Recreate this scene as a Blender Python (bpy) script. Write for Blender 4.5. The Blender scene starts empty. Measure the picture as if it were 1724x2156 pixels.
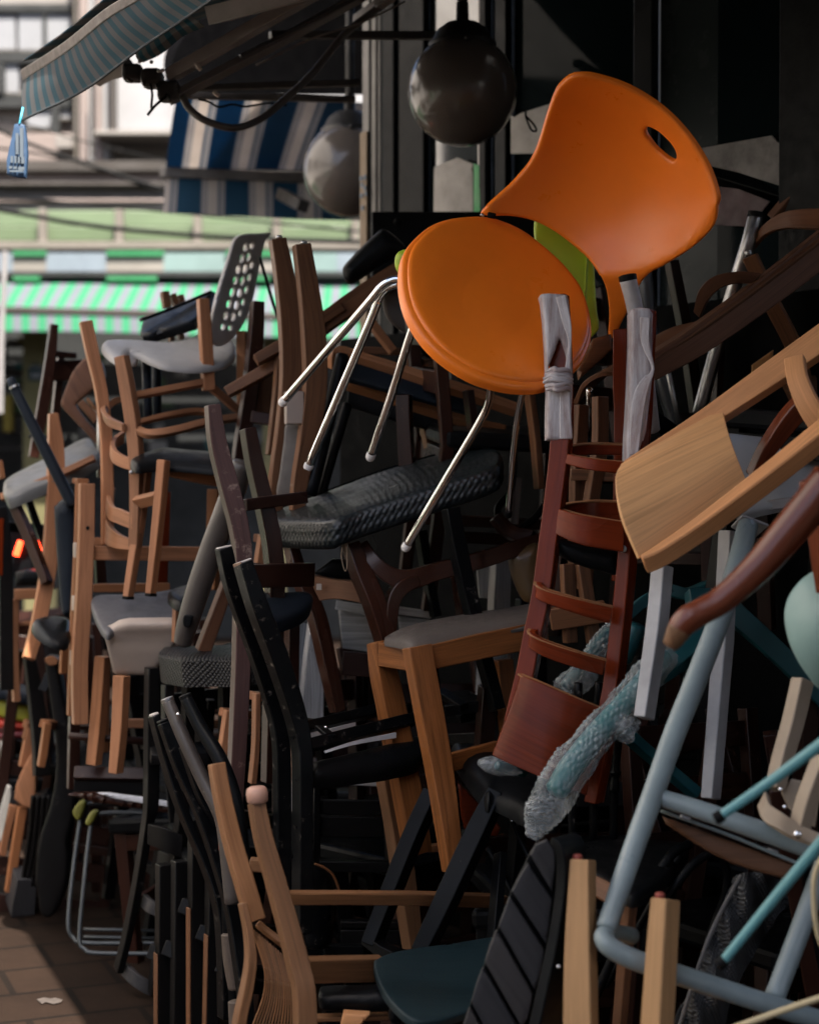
import bpy, bmesh, math, random
import numpy as np
from mathutils import Vector, Matrix
from mathutils.geometry import delaunay_2d_cdt
random.seed(7); np.random.seed(7)
SC = bpy.context.scene; COL = SC.collection
R = math.radians

# ---------------------------------------------------------------- camera, light, exposure
FPX = 3592.0; W0, H0 = 1724.0, 2156.0; HORIZON = 1000.0
CAM = Vector((0.0, 0.0, 1.45))
PITCH = math.atan((H0/2 - HORIZON)/FPX)
cd = bpy.data.cameras.new('camera'); cam = bpy.data.objects.new('camera', cd); COL.objects.link(cam)
cam.location = CAM; cam.rotation_euler = (R(90) - PITCH, 0, 0)
cd.sensor_fit = 'VERTICAL'; cd.sensor_height = 36.0; cd.lens = 36.0*FPX/H0
cd.clip_start = 0.05; cd.clip_end = 500
cd.dof.use_dof = True; cd.dof.focus_distance = 3.85; cd.dof.aperture_fstop = 2.5; cd.dof.aperture_blades = 9
SC.camera = cam
SUN_EL = R(60); SUN_AZ = math.atan2(0.38, -0.925)          # towards the sun: behind the camera, over the street
w = bpy.data.worlds.new('World'); SC.world = w; w.use_nodes = True
nt = w.node_tree; bgn = nt.nodes['Background']
sky = nt.nodes.new('ShaderNodeTexSky'); sky.sky_type = 'NISHITA'; sky.sun_disc = False
sky.sun_elevation = SUN_EL; sky.sun_rotation = SUN_AZ
nt.links.new(sky.outputs[0], bgn.inputs[0]); bgn.inputs[1].default_value = 0.09
sky.dust_density = 4.0; sky.air_density = 0.8; sky.ozone_density = 0.4
ld = bpy.data.lights.new('sun', 'SUN'); ld.energy = 5.0; ld.angle = R(0.5); ld.color = (1.0, 0.93, 0.84)
sun = bpy.data.objects.new('sun', ld); COL.objects.link(sun)
sdir = Vector((math.sin(SUN_AZ)*math.cos(SUN_EL), math.cos(SUN_AZ)*math.cos(SUN_EL), math.sin(SUN_EL)))
sun.rotation_euler = sdir.to_track_quat('Z', 'Y').to_euler(); sun.location = sdir*20
SC.view_settings.view_transform = 'Standard'; SC.view_settings.look = 'None'
SC.view_settings.exposure = 2.05; SC.view_settings.gamma = 1.0
try:
    SC.cycles.max_bounces = 8; SC.cycles.use_denoising = True
except Exception: pass

# ---------------------------------------------------------------- geometry helpers
FW = Vector((0, math.cos(PITCH), -math.sin(PITCH))); UP = Vector((0, math.sin(PITCH), math.cos(PITCH))); RT = Vector((1, 0, 0))
KS = 0.35474
TILES = {'A': (0, 0), 'B': (550.4, 0), 'C': (1112.5, 0), 'D': (0, 550.4), 'E': (550.4, 550.4), 'F': (1112.5, 550.4),
         'G': (0, 1070.3), 'H': (550.4, 1070.3), 'I': (1112.5, 1070.3), 'J': (0, 1544.9), 'K': (550.4, 1544.9), 'L': (1112.5, 1544.9)}
def P(t, x, y, d):
    x, y, d = float(x), float(y), float(d); o = TILES[t]; u = x*KS + o[0]; v = y*KS + o[1]
    return CAM + d*(RT*((u - W0/2)/FPX) + UP*((H0/2 - v)/FPX) + FW)
def px(n, d): return float(n)*float(d)*KS/FPX
def cr(pts, n, closed=False):
    pts = [np.array(p, float) for p in pts]; m = len(pts); out = []
    if m < 3 and not closed:
        return [pts[0] + (pts[-1]-pts[0])*i/n for i in range(n+1)]
    rng = range(m) if closed else range(m-1)
    for i in rng:
        p1, p2 = pts[i], pts[(i+1) % m]
        p0 = pts[i-1] if (closed or i > 0) else 2*p1-p2
        p3 = pts[(i+2) % m] if (closed or i+2 < m) else 2*p2-p1
        for k in range(n):
            s = k/n
            out.append(0.5*((2*p1)+(-p0+p2)*s+(2*p0-5*p1+4*p2-p3)*s*s+(-p0+3*p1-3*p2+p3)*s**3))
    if not closed: out.append(pts[-1])
    return out

class Thing:
    all = []
    def __init__(s, name, label, cat, group=None, kind=None):
        s.root = bpy.data.objects.new(name, None); COL.objects.link(s.root); s.root.empty_display_size = 0.05
        s.root['label'] = label; s.root['category'] = cat
        if group: s.root['group'] = group
        if kind: s.root['kind'] = kind
        s.parts = []; Thing.all.append(s)
    def link(s, name, me, m, parent=None, bevel=0, label=None):
        o = bpy.data.objects.new(name, me); COL.objects.link(o); o.parent = parent or s.root
        me.materials.append(m)
        if bevel:
            b = o.modifiers.new('bevel', 'BEVEL'); b.width = bevel; b.segments = 2; b.limit_method = 'ANGLE'; b.angle_limit = R(40)
        if label: o['label'] = label
        s.parts.append(o); return o
    # ---- rectangular section swept along a line
    def bar(s, name, m, t, pts, th=0.03, turn=25, tip=0, w=None, n=8, bevel=0.0025, parent=None, smooth=True, N=None, label=None):
        d0 = pts[0][2]
        q = [(p[0], p[1], p[2], p[3] if len(p) > 3 else w) for p in pts]
        q = cr(q, n) if (smooth and len(q) > 2) else [np.array(p, float) for p in q]
        c = [P(t, a[0], a[1], a[2]) for a in q]; wd = [px(a[3], a[2]) for a in q]
        if N is None:
            N = Vector((math.sin(R(turn)), -math.cos(R(turn))*math.cos(R(tip)), math.sin(R(tip))))
        return s.link(name, sweep_rect(c, wd, th, Vector(N), name), m, parent, bevel, label)
    def wbar(s, name, m, c, wd, th, N, bevel=0.0025, parent=None):
        c = [Vector(a) for a in c]
        return s.link(name, sweep_rect(c, [wd]*len(c), th, Vector(N), name), m, parent, bevel)
    # ---- round section
    def rod(s, name, m, t, pts, w=None, n=10, seg=16, parent=None, smooth=True, cap=0.25, label=None):
        q = [(p[0], p[1], p[2], p[3] if len(p) > 3 else w) for p in pts]
        q = cr(q, n) if (smooth and len(q) > 2) else [np.array(p, float) for p in q]
        c = [P(t, a[0], a[1], a[2]) for a in q]; r = [px(a[3], a[2])/2 for a in q]
        return s.link(name, sweep_round(c, r, seg, name, cap), m, parent, 0, label)
    def wrod(s, name, m, c, r, seg=14, parent=None, n=0, cap=0.25):
        c = [Vector(a) for a in c]
        if n: c = [Vector(a) for a in cr(c, n)]
        return s.link(name, sweep_round(c, r if isinstance(r, list) else [r]*len(c), seg, name, cap), m, parent)
    def sheet(s, name, m, t, rows, th=0.012, n=6, parent=None, bevel=0.002, nv=None, label=None):
        g = [cr(r, n) for r in rows]
        nv = n if nv is None else nv
        if len(rows) > 2: cols = [cr([g[i][j] for i in range(len(g))], nv) for j in range(len(g[0]))]
        else: cols = [[g[0][j], g[1][j]] for j in range(len(g[0]))]
        pts = [[P(t, *c) for c in col] for col in cols]
        return s.link(name, grid_mesh(pts, th, name), m, parent, bevel, label)
    def shell(s, name, m, t, outline, plane, th=0.012, rnd=0.003, extra=None, holes=(), smooth=True, step=45, n=6, grain=0, parent=None, curved=None, label=None, ext=None, relief=None):
        return s.link(name, shell_mesh(t, outline, plane, th, rnd, extra, holes, smooth, step, n, grain, extra is not None if curved is None else curved, name, ext, relief), m, parent, 0, label)
    def box(s, name, m, c, dims, rot=0, bevel=0.004, parent=None, M=None):
        me = bpy.data.meshes.new(name); bm = bmesh.new()
        bmesh.ops.create_cube(bm, size=1); uvbox(bm, dims)
        for v in bm.verts: v.co = Vector((v.co.x*dims[0], v.co.y*dims[1], v.co.z*dims[2]))
        mt = Matrix.Translation(Vector(c)) @ (M or Matrix.Rotation(rot, 4, 'Z'))
        bm.transform(mt); bm.to_mesh(me); bm.free()
        return s.link(name, me, m, parent, bevel)
    # flat board standing in the picture rectangle, facing the camera
    def slab(s, name, m, t, x0, y0, x1, y1, d, th=0.05, bevel=0.004, parent=None, rot=0):
        a = P(t, x0, y0, d); b = P(t, x1, y1, d)
        wd, hh = abs(b.x-a.x), abs(a.z-b.z)
        return s.box(name, m, ((a.x+b.x)/2, (a.y+b.y)/2 + th/2, (a.z+b.z)/2), (wd, th, hh), rot, bevel, parent)
    def lathe(s, name, m, c, prof, seg=48, parent=None):
        bm = bmesh.new(); rings = []; uv = bm.loops.layers.uv.new('UVMap')
        for r, z in prof:
            rings.append([bm.verts.new((c[0]+max(r, 1e-4)*math.cos(2*math.pi*k/seg), c[1]+max(r, 1e-4)*math.sin(2*math.pi*k/seg), c[2]+z)) for k in range(seg)])
        for i in range(len(rings)-1):
            for k in range(seg):
                f = bm.faces.new((rings[i][k], rings[i][(k+1) % seg], rings[i+1][(k+1) % seg], rings[i+1][k])); f.smooth = True
        bmesh.ops.remove_doubles(bm, verts=bm.verts, dist=2e-4); bmesh.ops.recalc_face_normals(bm, faces=bm.faces)
        me = bpy.data.meshes.new(name); bm.to_mesh(me); bm.free()
        return s.link(name, me, m, parent)

def uvbox(bm, dims):
    uv = bm.loops.layers.uv.new('UVMap'); ax = sorted(range(3), key=lambda i: -dims[i])
    for f in bm.faces:
        nrm = max(range(3), key=lambda i: abs(f.normal[i])); oth = [a for a in ax if a != nrm]
        for l in f.loops: l[uv].uv = (l.vert.co[oth[0]]*dims[oth[0]], l.vert.co[oth[1]]*dims[oth[1]] + nrm*0.37)

def tangents(c):
    out = []
    for i in range(len(c)):
        a = c[max(0, i-1)]; b = c[min(len(c)-1, i+1)]; out.append((b-a).normalized())
    return out
def sweep_rect(c, wd, th, Nr, name):
    kc, kw = [c[0]], [wd[0]]
    for i in range(1, len(c)):
        if i == len(c)-1 or ((c[i]-kc[-1]).length > .009 and (c[i]-c[-1]).length > .009): kc.append(c[i]); kw.append(wd[i])
    c, wd = kc, kw
    bm = bmesh.new(); uv = bm.loops.layers.uv.new('UVMap'); T = tangents(c); rings = []; L = [0]
    for i in range(1, len(c)): L.append(L[-1] + (c[i]-c[i-1]).length)
    off = random.random()*3
    for i in range(len(c)):
        Wv = T[i].cross(Nr).normalized(); N = Wv.cross(T[i]).normalized(); h = wd[i]/2
        p = c[i]; b = p - N*th
        rings.append([bm.verts.new(p - Wv*h), bm.verts.new(p + Wv*h), bm.verts.new(b + Wv*h), bm.verts.new(b - Wv*h)])
    def fc(vs, uvs, sm=False):
        f = bm.faces.new(vs); f.smooth = sm
        for l, u in zip(f.loops, uvs): l[uv].uv = u
    for i in range(len(c)-1):
        w = wd[i]; per = [0, w, w+th, 2*w+th, 2*(w+th)]
        for k in range(4):
            k2 = (k+1) % 4
            fc((rings[i][k], rings[i][k2], rings[i+1][k2], rings[i+1][k]),
               ((L[i]+off, per[k]), (L[i]+off, per[k+1]), (L[i+1]+off, per[k+1]), (L[i+1]+off, per[k])), True)
    fc(rings[0][::-1], ((0, 0), (.03, 0), (.03, .03), (0, .03))); fc(rings[-1], ((0, 0), (.03, 0), (.03, .03), (0, .03)))
    bmesh.ops.recalc_face_normals(bm, faces=bm.faces)
    me = bpy.data.meshes.new(name); bm.to_mesh(me); bm.free(); me.set_sharp_from_angle(angle=R(38)); return me
def sweep_round(c, r, seg, name, cap=0.25):
    bm = bmesh.new(); uv = bm.loops.layers.uv.new('UVMap'); T = tangents(c); rings = []; L = [0]
    for i in range(1, len(c)): L.append(L[-1] + (c[i]-c[i-1]).length)
    ref = Vector((0.3, -1, 0.2)); u = T[0].cross(ref).normalized(); off = random.random()*3
    if cap:   # small rounded ends
        T = [T[0]] + T + [T[-1]]; c = [c[0] - T[0]*r[0]*cap] + list(c) + [c[-1] + T[-1]*r[-1]*cap]
        r = [r[0]*0.72] + list(r) + [r[-1]*0.72]; L = [L[0] - .003] + L + [L[-1] + .003]
    for i in range(len(c)):
        u = (u - T[i]*u.dot(T[i])).normalized(); v = T[i].cross(u)
        rings.append([bm.verts.new(c[i] + (u*math.cos(2*math.pi*k/seg) + v*math.sin(2*math.pi*k/seg))*r[i]) for k in range(seg)])
    for i in range(len(c)-1):
        for k in range(seg):
            k2 = (k+1) % seg
            f = bm.faces.new((rings[i][k], rings[i][k2], rings[i+1][k2], rings[i+1][k])); f.smooth = True
            cc = 2*math.pi*r[i]/seg
            for l, q in zip(f.loops, ((L[i], k*cc), (L[i], (k+1)*cc), (L[i+1], (k+1)*cc), (L[i+1], k*cc))): l[uv].uv = (q[0]+off, q[1])
    bm.faces.new(rings[0][::-1]); bm.faces.new(rings[-1])
    bmesh.ops.recalc_face_normals(bm, faces=bm.faces)
    me = bpy.data.meshes.new(name); bm.to_mesh(me); bm.free(); me.set_sharp_from_angle(angle=R(60)); return me
def grid_mesh(pts, th, name):
    nu, nv = len(pts), len(pts[0]); bm = bmesh.new(); uv = bm.loops.layers.uv.new('UVMap')
    nor = []
    for i in range(nu):
        row = []
        for j in range(nv):
            a = pts[min(nu-1, i+1)][j] - pts[max(0, i-1)][j]; b = pts[i][min(nv-1, j+1)] - pts[i][max(0, j-1)]
            row.append(a.cross(b).normalized())
        nor.append(row)
    ci, cj = nu//2, nv//2
    sgn = -1 if nor[ci][cj].dot(CAM - pts[ci][cj]) > 0 else 1
    fr = [[bm.verts.new(p) for p in row] for row in pts]
    bk = [[bm.verts.new(pts[i][j] + nor[i][j]*th*sgn) for j in range(nv)] for i in range(nu)]
    U = [0]; V = [0]
    for i in range(1, nu): U.append(U[-1] + (pts[i][cj]-pts[i-1][cj]).length)
    for j in range(1, nv): V.append(V[-1] + (pts[ci][j]-pts[ci][j-1]).length)
    off = random.random()*3
    def fc(vs, uvs, sm=True):
        f = bm.faces.new(vs); f.smooth = sm
        for l, u in zip(f.loops, uvs): l[uv].uv = (u[0]+off, u[1])
    for i in range(nu-1):
        for j in range(nv-1):
            q = ((U[i], V[j]), (U[i+1], V[j]), (U[i+1], V[j+1]), (U[i], V[j+1]))
            fc((fr[i][j], fr[i+1][j], fr[i+1][j+1], fr[i][j+1]), q); fc((bk[i][j], bk[i][j+1], bk[i+1][j+1], bk[i+1][j]), (q[0], q[3], q[2], q[1]))
    for i in range(nu-1):
        for j in (0, nv-1): fc((fr[i][j], fr[i+1][j], bk[i+1][j], bk[i][j]), ((U[i], 0), (U[i+1], 0), (U[i+1], th), (U[i], th)))
    for j in range(nv-1):
        for i in (0, nu-1): fc((fr[i][j], fr[i][j+1], bk[i][j+1], bk[i][j]), ((V[j], 0), (V[j+1], 0), (V[j+1], th), (V[j], th)))
    bmesh.ops.recalc_face_normals(bm, faces=bm.faces)
    me = bpy.data.meshes.new(name); bm.to_mesh(me); bm.free(); me.set_sharp_from_angle(angle=R(45)); return me
def inside(poly, x, y):
    c = np.zeros(len(x), bool); j = len(poly)-1
    for i in range(len(poly)):
        xi, yi = poly[i]; xj, yj = poly[j]
        if yi != yj:
            c ^= ((yi > y) != (yj > y)) & (x < (xj-xi)*(y-yi)/(yj-yi)+xi)
        j = i
    return c
def resample(poly, step):
    out = []
    for i in range(len(poly)):
        a, b = np.array(poly[i]), np.array(poly[(i+1) % len(poly)]); k = max(1, int(np.linalg.norm(b-a)/step))
        for q in range(k): out.append(a+(b-a)*q/k)
    return out
def planefn(pl):
    if isinstance(pl, (int, float)): return lambda x, y: pl
    A = np.array([[1, a[0], a[1]] for a in pl], float); sol = np.linalg.solve(A, [1/a[2] for a in pl])
    return lambda x, y: 1/(sol[0]+sol[1]*x+sol[2]*y)
def shell_mesh(t, outline, plane, th, rnd, extra, holes, smooth, step, n, grain, curved, name, ext=None, relief=None):
    pf = planefn(plane); d_mid = pf(np.mean([p[0] for p in outline]), np.mean([p[1] for p in outline]))
    ol = cr([p[:2] for p in outline], n, True) if smooth else [np.array(p[:2], float) for p in outline]
    ol = resample(ol, step*0.8); hs = [resample(cr(h, 4, True), step*0.6) for h in holes]
    def area(p): return 0.5*sum(p[i][0]*p[(i+1) % len(p)][1]-p[(i+1) % len(p)][0]*p[i][1] for i in range(len(p)))
    if area(ol) < 0: ol = ol[::-1]
    x0, y0 = np.min(ol, 0); x1, y1 = np.max(ol, 0)
    bnd = np.array([p for l in [ol]+hs for p in resample(l, step*0.25)])
    rpx = rnd/px(1, d_mid)
    pts = []; edges = []
    for l in [ol]+hs:
        b = len(pts); pts += [tuple(p) for p in l]; edges += [(b+i, b+(i+1) % len(l)) for i in range(len(l))]
    nb = len(pts)
    ring = []
    for f in (0.12, 0.4, 1.0):
        e = rpx*f
        for l, sg in [(ol, 1)]+[(h, -1 if area(h) > 0 else 1) for h in hs]:
            for i in range(len(l)):
                tg = l[(i+1) % len(l)]-l[i-1]; tg = tg/(np.linalg.norm(tg)+1e-9); ring.append((l[i][0]-sg*tg[1]*e, l[i][1]+sg*tg[0]*e, e))
    gx, gy = np.meshgrid(np.arange(x0, x1+step, step), np.arange(y0, y1+step, step)); gx = gx+(np.arange(gx.shape[0])[:, None] % 2)*step*.5
    cand = [(a, b, None) for a, b in zip(gx.ravel(), gy.ravel())]
    cand = ring + cand
    cx = np.array([c[0] for c in cand]); cy = np.array([c[1] for c in cand])
    ok = inside(ol, cx, cy)
    for h in hs: ok &= ~inside(h, cx, cy)
    dist = np.sqrt(((cx[:, None]-bnd[None, :, 0])**2+(cy[:, None]-bnd[None, :, 1])**2).min(1))
    for k, c in enumerate(cand):
        if not ok[k]: continue
        if c[2] is not None and dist[k] < c[2]*0.85: continue
        if c[2] is None and dist[k] < max(rpx*1.2, step*0.4): continue
        pts.append((c[0], c[1]))
    res = delaunay_2d_cdt([Vector(p) for p in pts], edges, [], 0, 1e-4)
    V, F = res[0], res[2]
    vx = np.array([v.x for v in V]); vy = np.array([v.y for v in V])
    fx = np.array([vx[list(f)].mean() for f in F]); fy = np.array([vy[list(f)].mean() for f in F])
    keep = inside(ol, fx, fy)
    for h in hs: keep &= ~inside(h, fx, fy)
    dist = np.sqrt(((vx[:, None]-bnd[None, :, 0])**2+(vy[:, None]-bnd[None, :, 1])**2).min(1))
    base = []
    for i in range(len(V)):
        d = pf(vx[i], vy[i]) + (extra(vx[i], vy[i]) if extra else 0)
        base.append(P(t, vx[i], vy[i], d))
    # plane normal, away from the camera
    a = P(t, x0, y0, pf(x0, y0)); b = P(t, x1, y0, pf(x1, y0)); c = P(t, x0, y1, pf(x0, y1))
    N0 = (b-a).cross(c-a).normalized()
    if N0.dot(a-CAM) < 0: N0 = -N0
    FF = [f for f, k in zip(F, keep) if k]
    NN = [Vector() for _ in V]
    for f in FF:
        q = (base[f[1]]-base[f[0]]).cross(base[f[2]]-base[f[0]])
        if q.dot(N0) < 0: q = -q
        for i in f: NN[i] += q
    NN = [(q.normalized() if q.length > 0 else N0) if curved else N0 for q in NN]
    if ext: NN = [Vector(ext).normalized() for _ in V]
    ux = (b-a).normalized(); uy = N0.cross(ux); cg, sg = math.cos(R(grain)), math.sin(R(grain)); o0 = base[0]; off = random.random()*3
    bm = bmesh.new(); uv = bm.loops.layers.uv.new('UVMap'); used = sorted({i for f in FF for i in f}); fm = {}; bk = {}; uvs = {}
    for i in used:
        x = min(dist[i], rpx); push = (rpx - math.sqrt(max(0, rpx**2-(rpx-x)**2)))*px(1, d_mid)
        p = base[i]+NN[i]*push
        if relief:
            q = base[i]-o0; p = p - NN[i]*weave(q.dot(ux)*cg+q.dot(uy)*sg, -q.dot(ux)*sg+q.dot(uy)*cg, relief[0])*relief[1]
        fm[i] = bm.verts.new(p); bk[i] = bm.verts.new(base[i]+NN[i]*max(th, push+.001))
        q = base[i]-o0; a_, b_ = q.dot(ux), q.dot(uy); uvs[fm[i]] = uvs[bk[i]] = (a_*cg+b_*sg+off, -a_*sg+b_*cg)
    for f in FF:
        for mp in (fm, bk):
            q = bm.faces.new([mp[i] for i in (f if mp is fm else f[::-1])]); q.smooth = True
            for l in q.loops: l[uv].uv = uvs[l.vert]
    cnt = {}
    for f in FF:
        for i in range(len(f)):
            e = (f[i], f[(i+1) % len(f)]); k = tuple(sorted(e)); cnt[k] = cnt.get(k, []) + [e]
    s = 0
    for k, e in cnt.items():
        if len(e) == 1:
            i, j = e[0]; q = bm.faces.new((fm[j], fm[i], bk[i], bk[j])); q.smooth = True; ln = (base[i]-base[j]).length
            for l in q.loops:
                u = uvs[l.vert]; l[uv].uv = (u[0], u[1] + (0 if l.vert in (fm[i], fm[j]) else th))
    bmesh.ops.recalc_face_normals(bm, faces=bm.faces)
    me = bpy.data.meshes.new(name); bm.to_mesh(me); bm.free(); me.set_sharp_from_angle(angle=R(50)); return me
def weave(u, v, p):
    a, b = math.sin(math.pi*(u+.75*v)/p), math.sin(math.pi*(u-.75*v)/p)
    return math.sqrt(abs(a*b)) + (.35 if a*b > 0 else 0)
def woven_side(th, m, t, outline, plane, height, p, amp, parent, n=4, bulge=.008):
    pf = planefn(plane); ol = cr(outline, n, True); pts = [P(t, a[0], a[1], pf(a[0], a[1])) for a in ol]
    ln = [0]
    for i in range(len(pts)): ln.append(ln[-1]+(pts[(i+1) % len(pts)]-pts[i]).length)
    N = int(ln[-1]/.0032); fine = []; j = 0
    for k in range(N):
        s = ln[-1]*k/N
        while ln[j+1] < s: j += 1
        fine.append(pts[j].lerp(pts[(j+1) % len(pts)], (s-ln[j])/max(1e-9, ln[j+1]-ln[j])))
    c = sum(fine, Vector())/N; bm = bmesh.new(); rows = []; M = int(height/.0032)
    for k in range(N):
        tg = fine[(k+1) % N]-fine[k-1]; o = tg.cross(Vector((0, 0, 1))).normalized()
        if o.dot(fine[k]-c) < 0: o = -o
        col = []
        for r in range(M+1):
            f = r/M; prof = bulge*(1-(2*f-1)**4) - .006*(f > .97)
            col.append(bm.verts.new(fine[k] - Vector((0, 0, 1))*height*f + o*(prof - .004 + amp*weave(ln[-1]*k/N, height*f, p)*min(1, 6*f, 6*(1-f)))))
        rows.append(col)
    for k in range(N):
        for r in range(M):
            f = bm.faces.new((rows[k][r], rows[(k+1) % N][r], rows[(k+1) % N][r+1], rows[k][r+1])); f.smooth = True
    bmesh.ops.recalc_face_normals(bm, faces=bm.faces); me = bpy.data.meshes.new('seat_side'); bm.to_mesh(me); bm.free()
    return th.link('seat_side', me, m, parent)
def worn_lit_edge(th, m, t, pts, parent, wd=11, th_=.03, turn=32, n=6):  # pale strip: bare worn wood plus painted light on left faces
    return th.bar('worn_lit_edge', m, t, [(p[0]-p[3]*.5+wd*.45, p[1], p[2]-.003, wd) for p in pts], th_, turn=turn, n=n, parent=parent, bevel=.001)
def ell(cx, cy, rx, ry, rot=0, n=14, a0=0):
    c, s = math.cos(R(rot)), math.sin(R(rot)); o = []
    for k in range(n):
        q = 2*math.pi*k/n + a0; x, y = rx*math.cos(q), ry*math.sin(q); o.append((cx+x*c-y*s, cy+x*s+y*c))
    return o
def finalize():
    bpy.context.view_layer.update()
    for th in Thing.all:
        if not th.parts: continue
        lo = Vector((1e9,)*3); hi = -lo; seen = set()
        for o in th.parts:
            for v in o.data.vertices:
                for k in range(3): lo[k] = min(lo[k], v.co[k]); hi[k] = max(hi[k], v.co[k])
        b = Vector(((lo.x+hi.x)/2, (lo.y+hi.y)/2, lo.z)); th.root.location = b
        for o in th.parts:
            if o.data.name not in seen: o.data.transform(Matrix.Translation(-b)); seen.add(o.data.name)

# ---------------------------------------------------------------- materials
def nodes(name):
    m = bpy.data.materials.new(name); m.use_nodes = True; nt = m.node_tree; b = nt.nodes['Principled BSDF']; return m, nt, b
def N_(nt, typ, **kw):
    n = nt.nodes.new(typ)
    for k, v in kw.items():
        if k in ('op', 'operation'): n.operation = v
        else: setattr(n, k, v)
    return n
def ramp(nt, src, stops):
    r = nt.nodes.new('ShaderNodeValToRGB'); e = r.color_ramp.elements
    while len(e) > 1: e.remove(e[0])
    e[0].position = stops[0][0]; e[0].color = (*stops[0][1], 1)
    for p, c in stops[1:]:
        q = e.new(p); q.color = (*c, 1)
    nt.links.new(src, r.inputs[0]); return r.outputs[0]
def mixc(nt, fac, a, b, blend='MIX'):
    m = nt.nodes.new('ShaderNodeMix'); m.data_type = 'RGBA'; m.blend_type = blend
    for s, v in ((m.inputs[0], fac), (m.inputs[6], a), (m.inputs[7], b)):
        if isinstance(v, (int, float)): s.default_value = v
        elif isinstance(v, tuple): s.default_value = (*v, 1) if len(v) == 3 else v
        else: nt.links.new(v, s)
    return m.outputs[2]
def noise(nt, vec, scale, detail=4, rough=.55, dist=0):
    n = nt.nodes.new('ShaderNodeTexNoise'); n.inputs['Scale'].default_value = scale; n.inputs['Detail'].default_value = detail
    n.inputs['Roughness'].default_value = rough; n.inputs['Distortion'].default_value = dist
    if vec is not None: nt.links.new(vec, n.inputs['Vector'])
    return n.outputs[0]
def scaled(nt, vec, s):
    m = nt.nodes.new('ShaderNodeMapping'); m.inputs['Scale'].default_value = s; nt.links.new(vec, m.inputs[0]); return m.outputs[0]
def bump(nt, b, h, strength=.3, dist=.002):
    n = nt.nodes.new('ShaderNodeBump'); n.inputs['Strength'].default_value = strength; n.inputs['Distance'].default_value = dist
    nt.links.new(h, n.inputs['Height']); nt.links.new(n.outputs[0], b.inputs['Normal'])
def rough_var(nt, b, src, lo, hi):
    m = N_(nt, 'ShaderNodeMapRange'); m.inputs[3].default_value = lo; m.inputs[4].default_value = hi
    m.inputs[1].default_value = .3; m.inputs[2].default_value = .7
    nt.links.new(src, m.inputs[0]); nt.links.new(m.outputs[0], b.inputs['Roughness'])
def c3(c, k): return tuple(min(1, v*k) for v in c)
def wood(name, c, rough=.42, contrast=.5, wear=.25, wearcol=None, ring=1.0, spec=.16):
    m, nt, b = nodes(name); tc = nt.nodes.new('ShaderNodeTexCoord'); oi = nt.nodes.new('ShaderNodeObjectInfo')
    add = N_(nt, 'ShaderNodeVectorMath', op='ADD'); nt.links.new(tc.outputs['UV'], add.inputs[0])
    mul = N_(nt, 'ShaderNodeMath', op='MULTIPLY'); mul.inputs[1].default_value = 17; nt.links.new(oi.outputs['Random'], mul.inputs[0])
    nt.links.new(mul.outputs[0], add.inputs[1]); v = add.outputs[0]
    fine = noise(nt, scaled(nt, v, (9, 420, 1)), 1, 3, .6)
    rings = noise(nt, scaled(nt, v, (2.2, 46*ring, 1)), 1, 3, .5, 1.2)
    big = noise(nt, scaled(nt, v, (2, 8, 1)), 1, 2, .5)
    k = contrast
    col = ramp(nt, rings, [(.25, c3(c, 1-.55*k)), (.45, c3(c, 1-.1*k)), (.6, c3(c, 1+.12*k)), (.78, c3(c, 1-.35*k))])
    col = mixc(nt, .5*k, col, ramp(nt, fine, [(.3, (.35, .35, .35)), (.65, (1, 1, 1))]), 'MULTIPLY')
    col = mixc(nt, .45, col, ramp(nt, big, [(.3, (.62, .6, .58)), (.7, (1.0, 1.0, 1.0))]), 'MULTIPLY')
    if wear:
        wn = noise(nt, tc.outputs['Object'], 23, 8, .72)
        wc = wearcol or c3(c, 2.6)
        col = mixc(nt, ramp(nt, wn, [(.66-.1*wear, (0, 0, 0)), (.74, (wear*1.4,)*3)]), col, wc)
    rv = ramp(nt, oi.outputs['Random'], [(0, (.78, .80, .84)), (.5, (1, 1, 1)), (1, (1.12, 1.06, 1.0))]); col = mixc(nt, 1, col, rv, 'MULTIPLY')
    nt.links.new(col, b.inputs['Base Color']); b.inputs['Specular IOR Level'].default_value = spec
    rough_var(nt, b, big, rough*.8, rough*1.3)
    hh = N_(nt, 'ShaderNodeMath', op='ADD'); nt.links.new(fine, hh.inputs[0]); nt.links.new(rings, hh.inputs[1])
    bump(nt, b, hh.outputs[0], .22, .0012); return m
def plain(name, c, rough=.45, metal=0, var=.18, scale=9, scratch=0, scratchcol=(.3, .28, .25), bmp=0, bscale=180, spec=.5, coat=0, trans=0):
    m, nt, b = nodes(name); tc = nt.nodes.new('ShaderNodeTexCoord'); v = tc.outputs['Object']
    n = noise(nt, v, scale, 6, .65)
    col = ramp(nt, n, [(.3, c3(c, 1-var)), (.7, c3(c, 1+var))])
    if scratch:
        s = noise(nt, v, 38, 9, .78); col = mixc(nt, ramp(nt, s, [(.67-.08*scratch, (0, 0, 0)), (.73, (scratch,)*3)]), col, scratchcol)
    nt.links.new(col, b.inputs['Base Color']); b.inputs['Metallic'].default_value = metal; b.inputs['Specular IOR Level'].default_value = spec
    sm = noise(nt, v, scale*2.3, 5, .7); rough_var(nt, b, sm, rough*.75, min(1, rough*1.35))
    if coat: b.inputs['Coat Weight'].default_value = coat; b.inputs['Coat Roughness'].default_value = .15
    if bmp: bump(nt, b, noise(nt, v, bscale, 3, .6), bmp, .001)
    return m
OAK = wood('light oak', (.70, .345, .155), .42, .5, .08, ring=.8)
OAKP = wood('oak veneer', (.70, .41, .20), .36, .45, .05, ring=1.4)
HONEY = wood('honey oak', (.275, .100, .030), .40, 1.0, .4, (.08, .04, .02), ring=.7)
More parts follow.
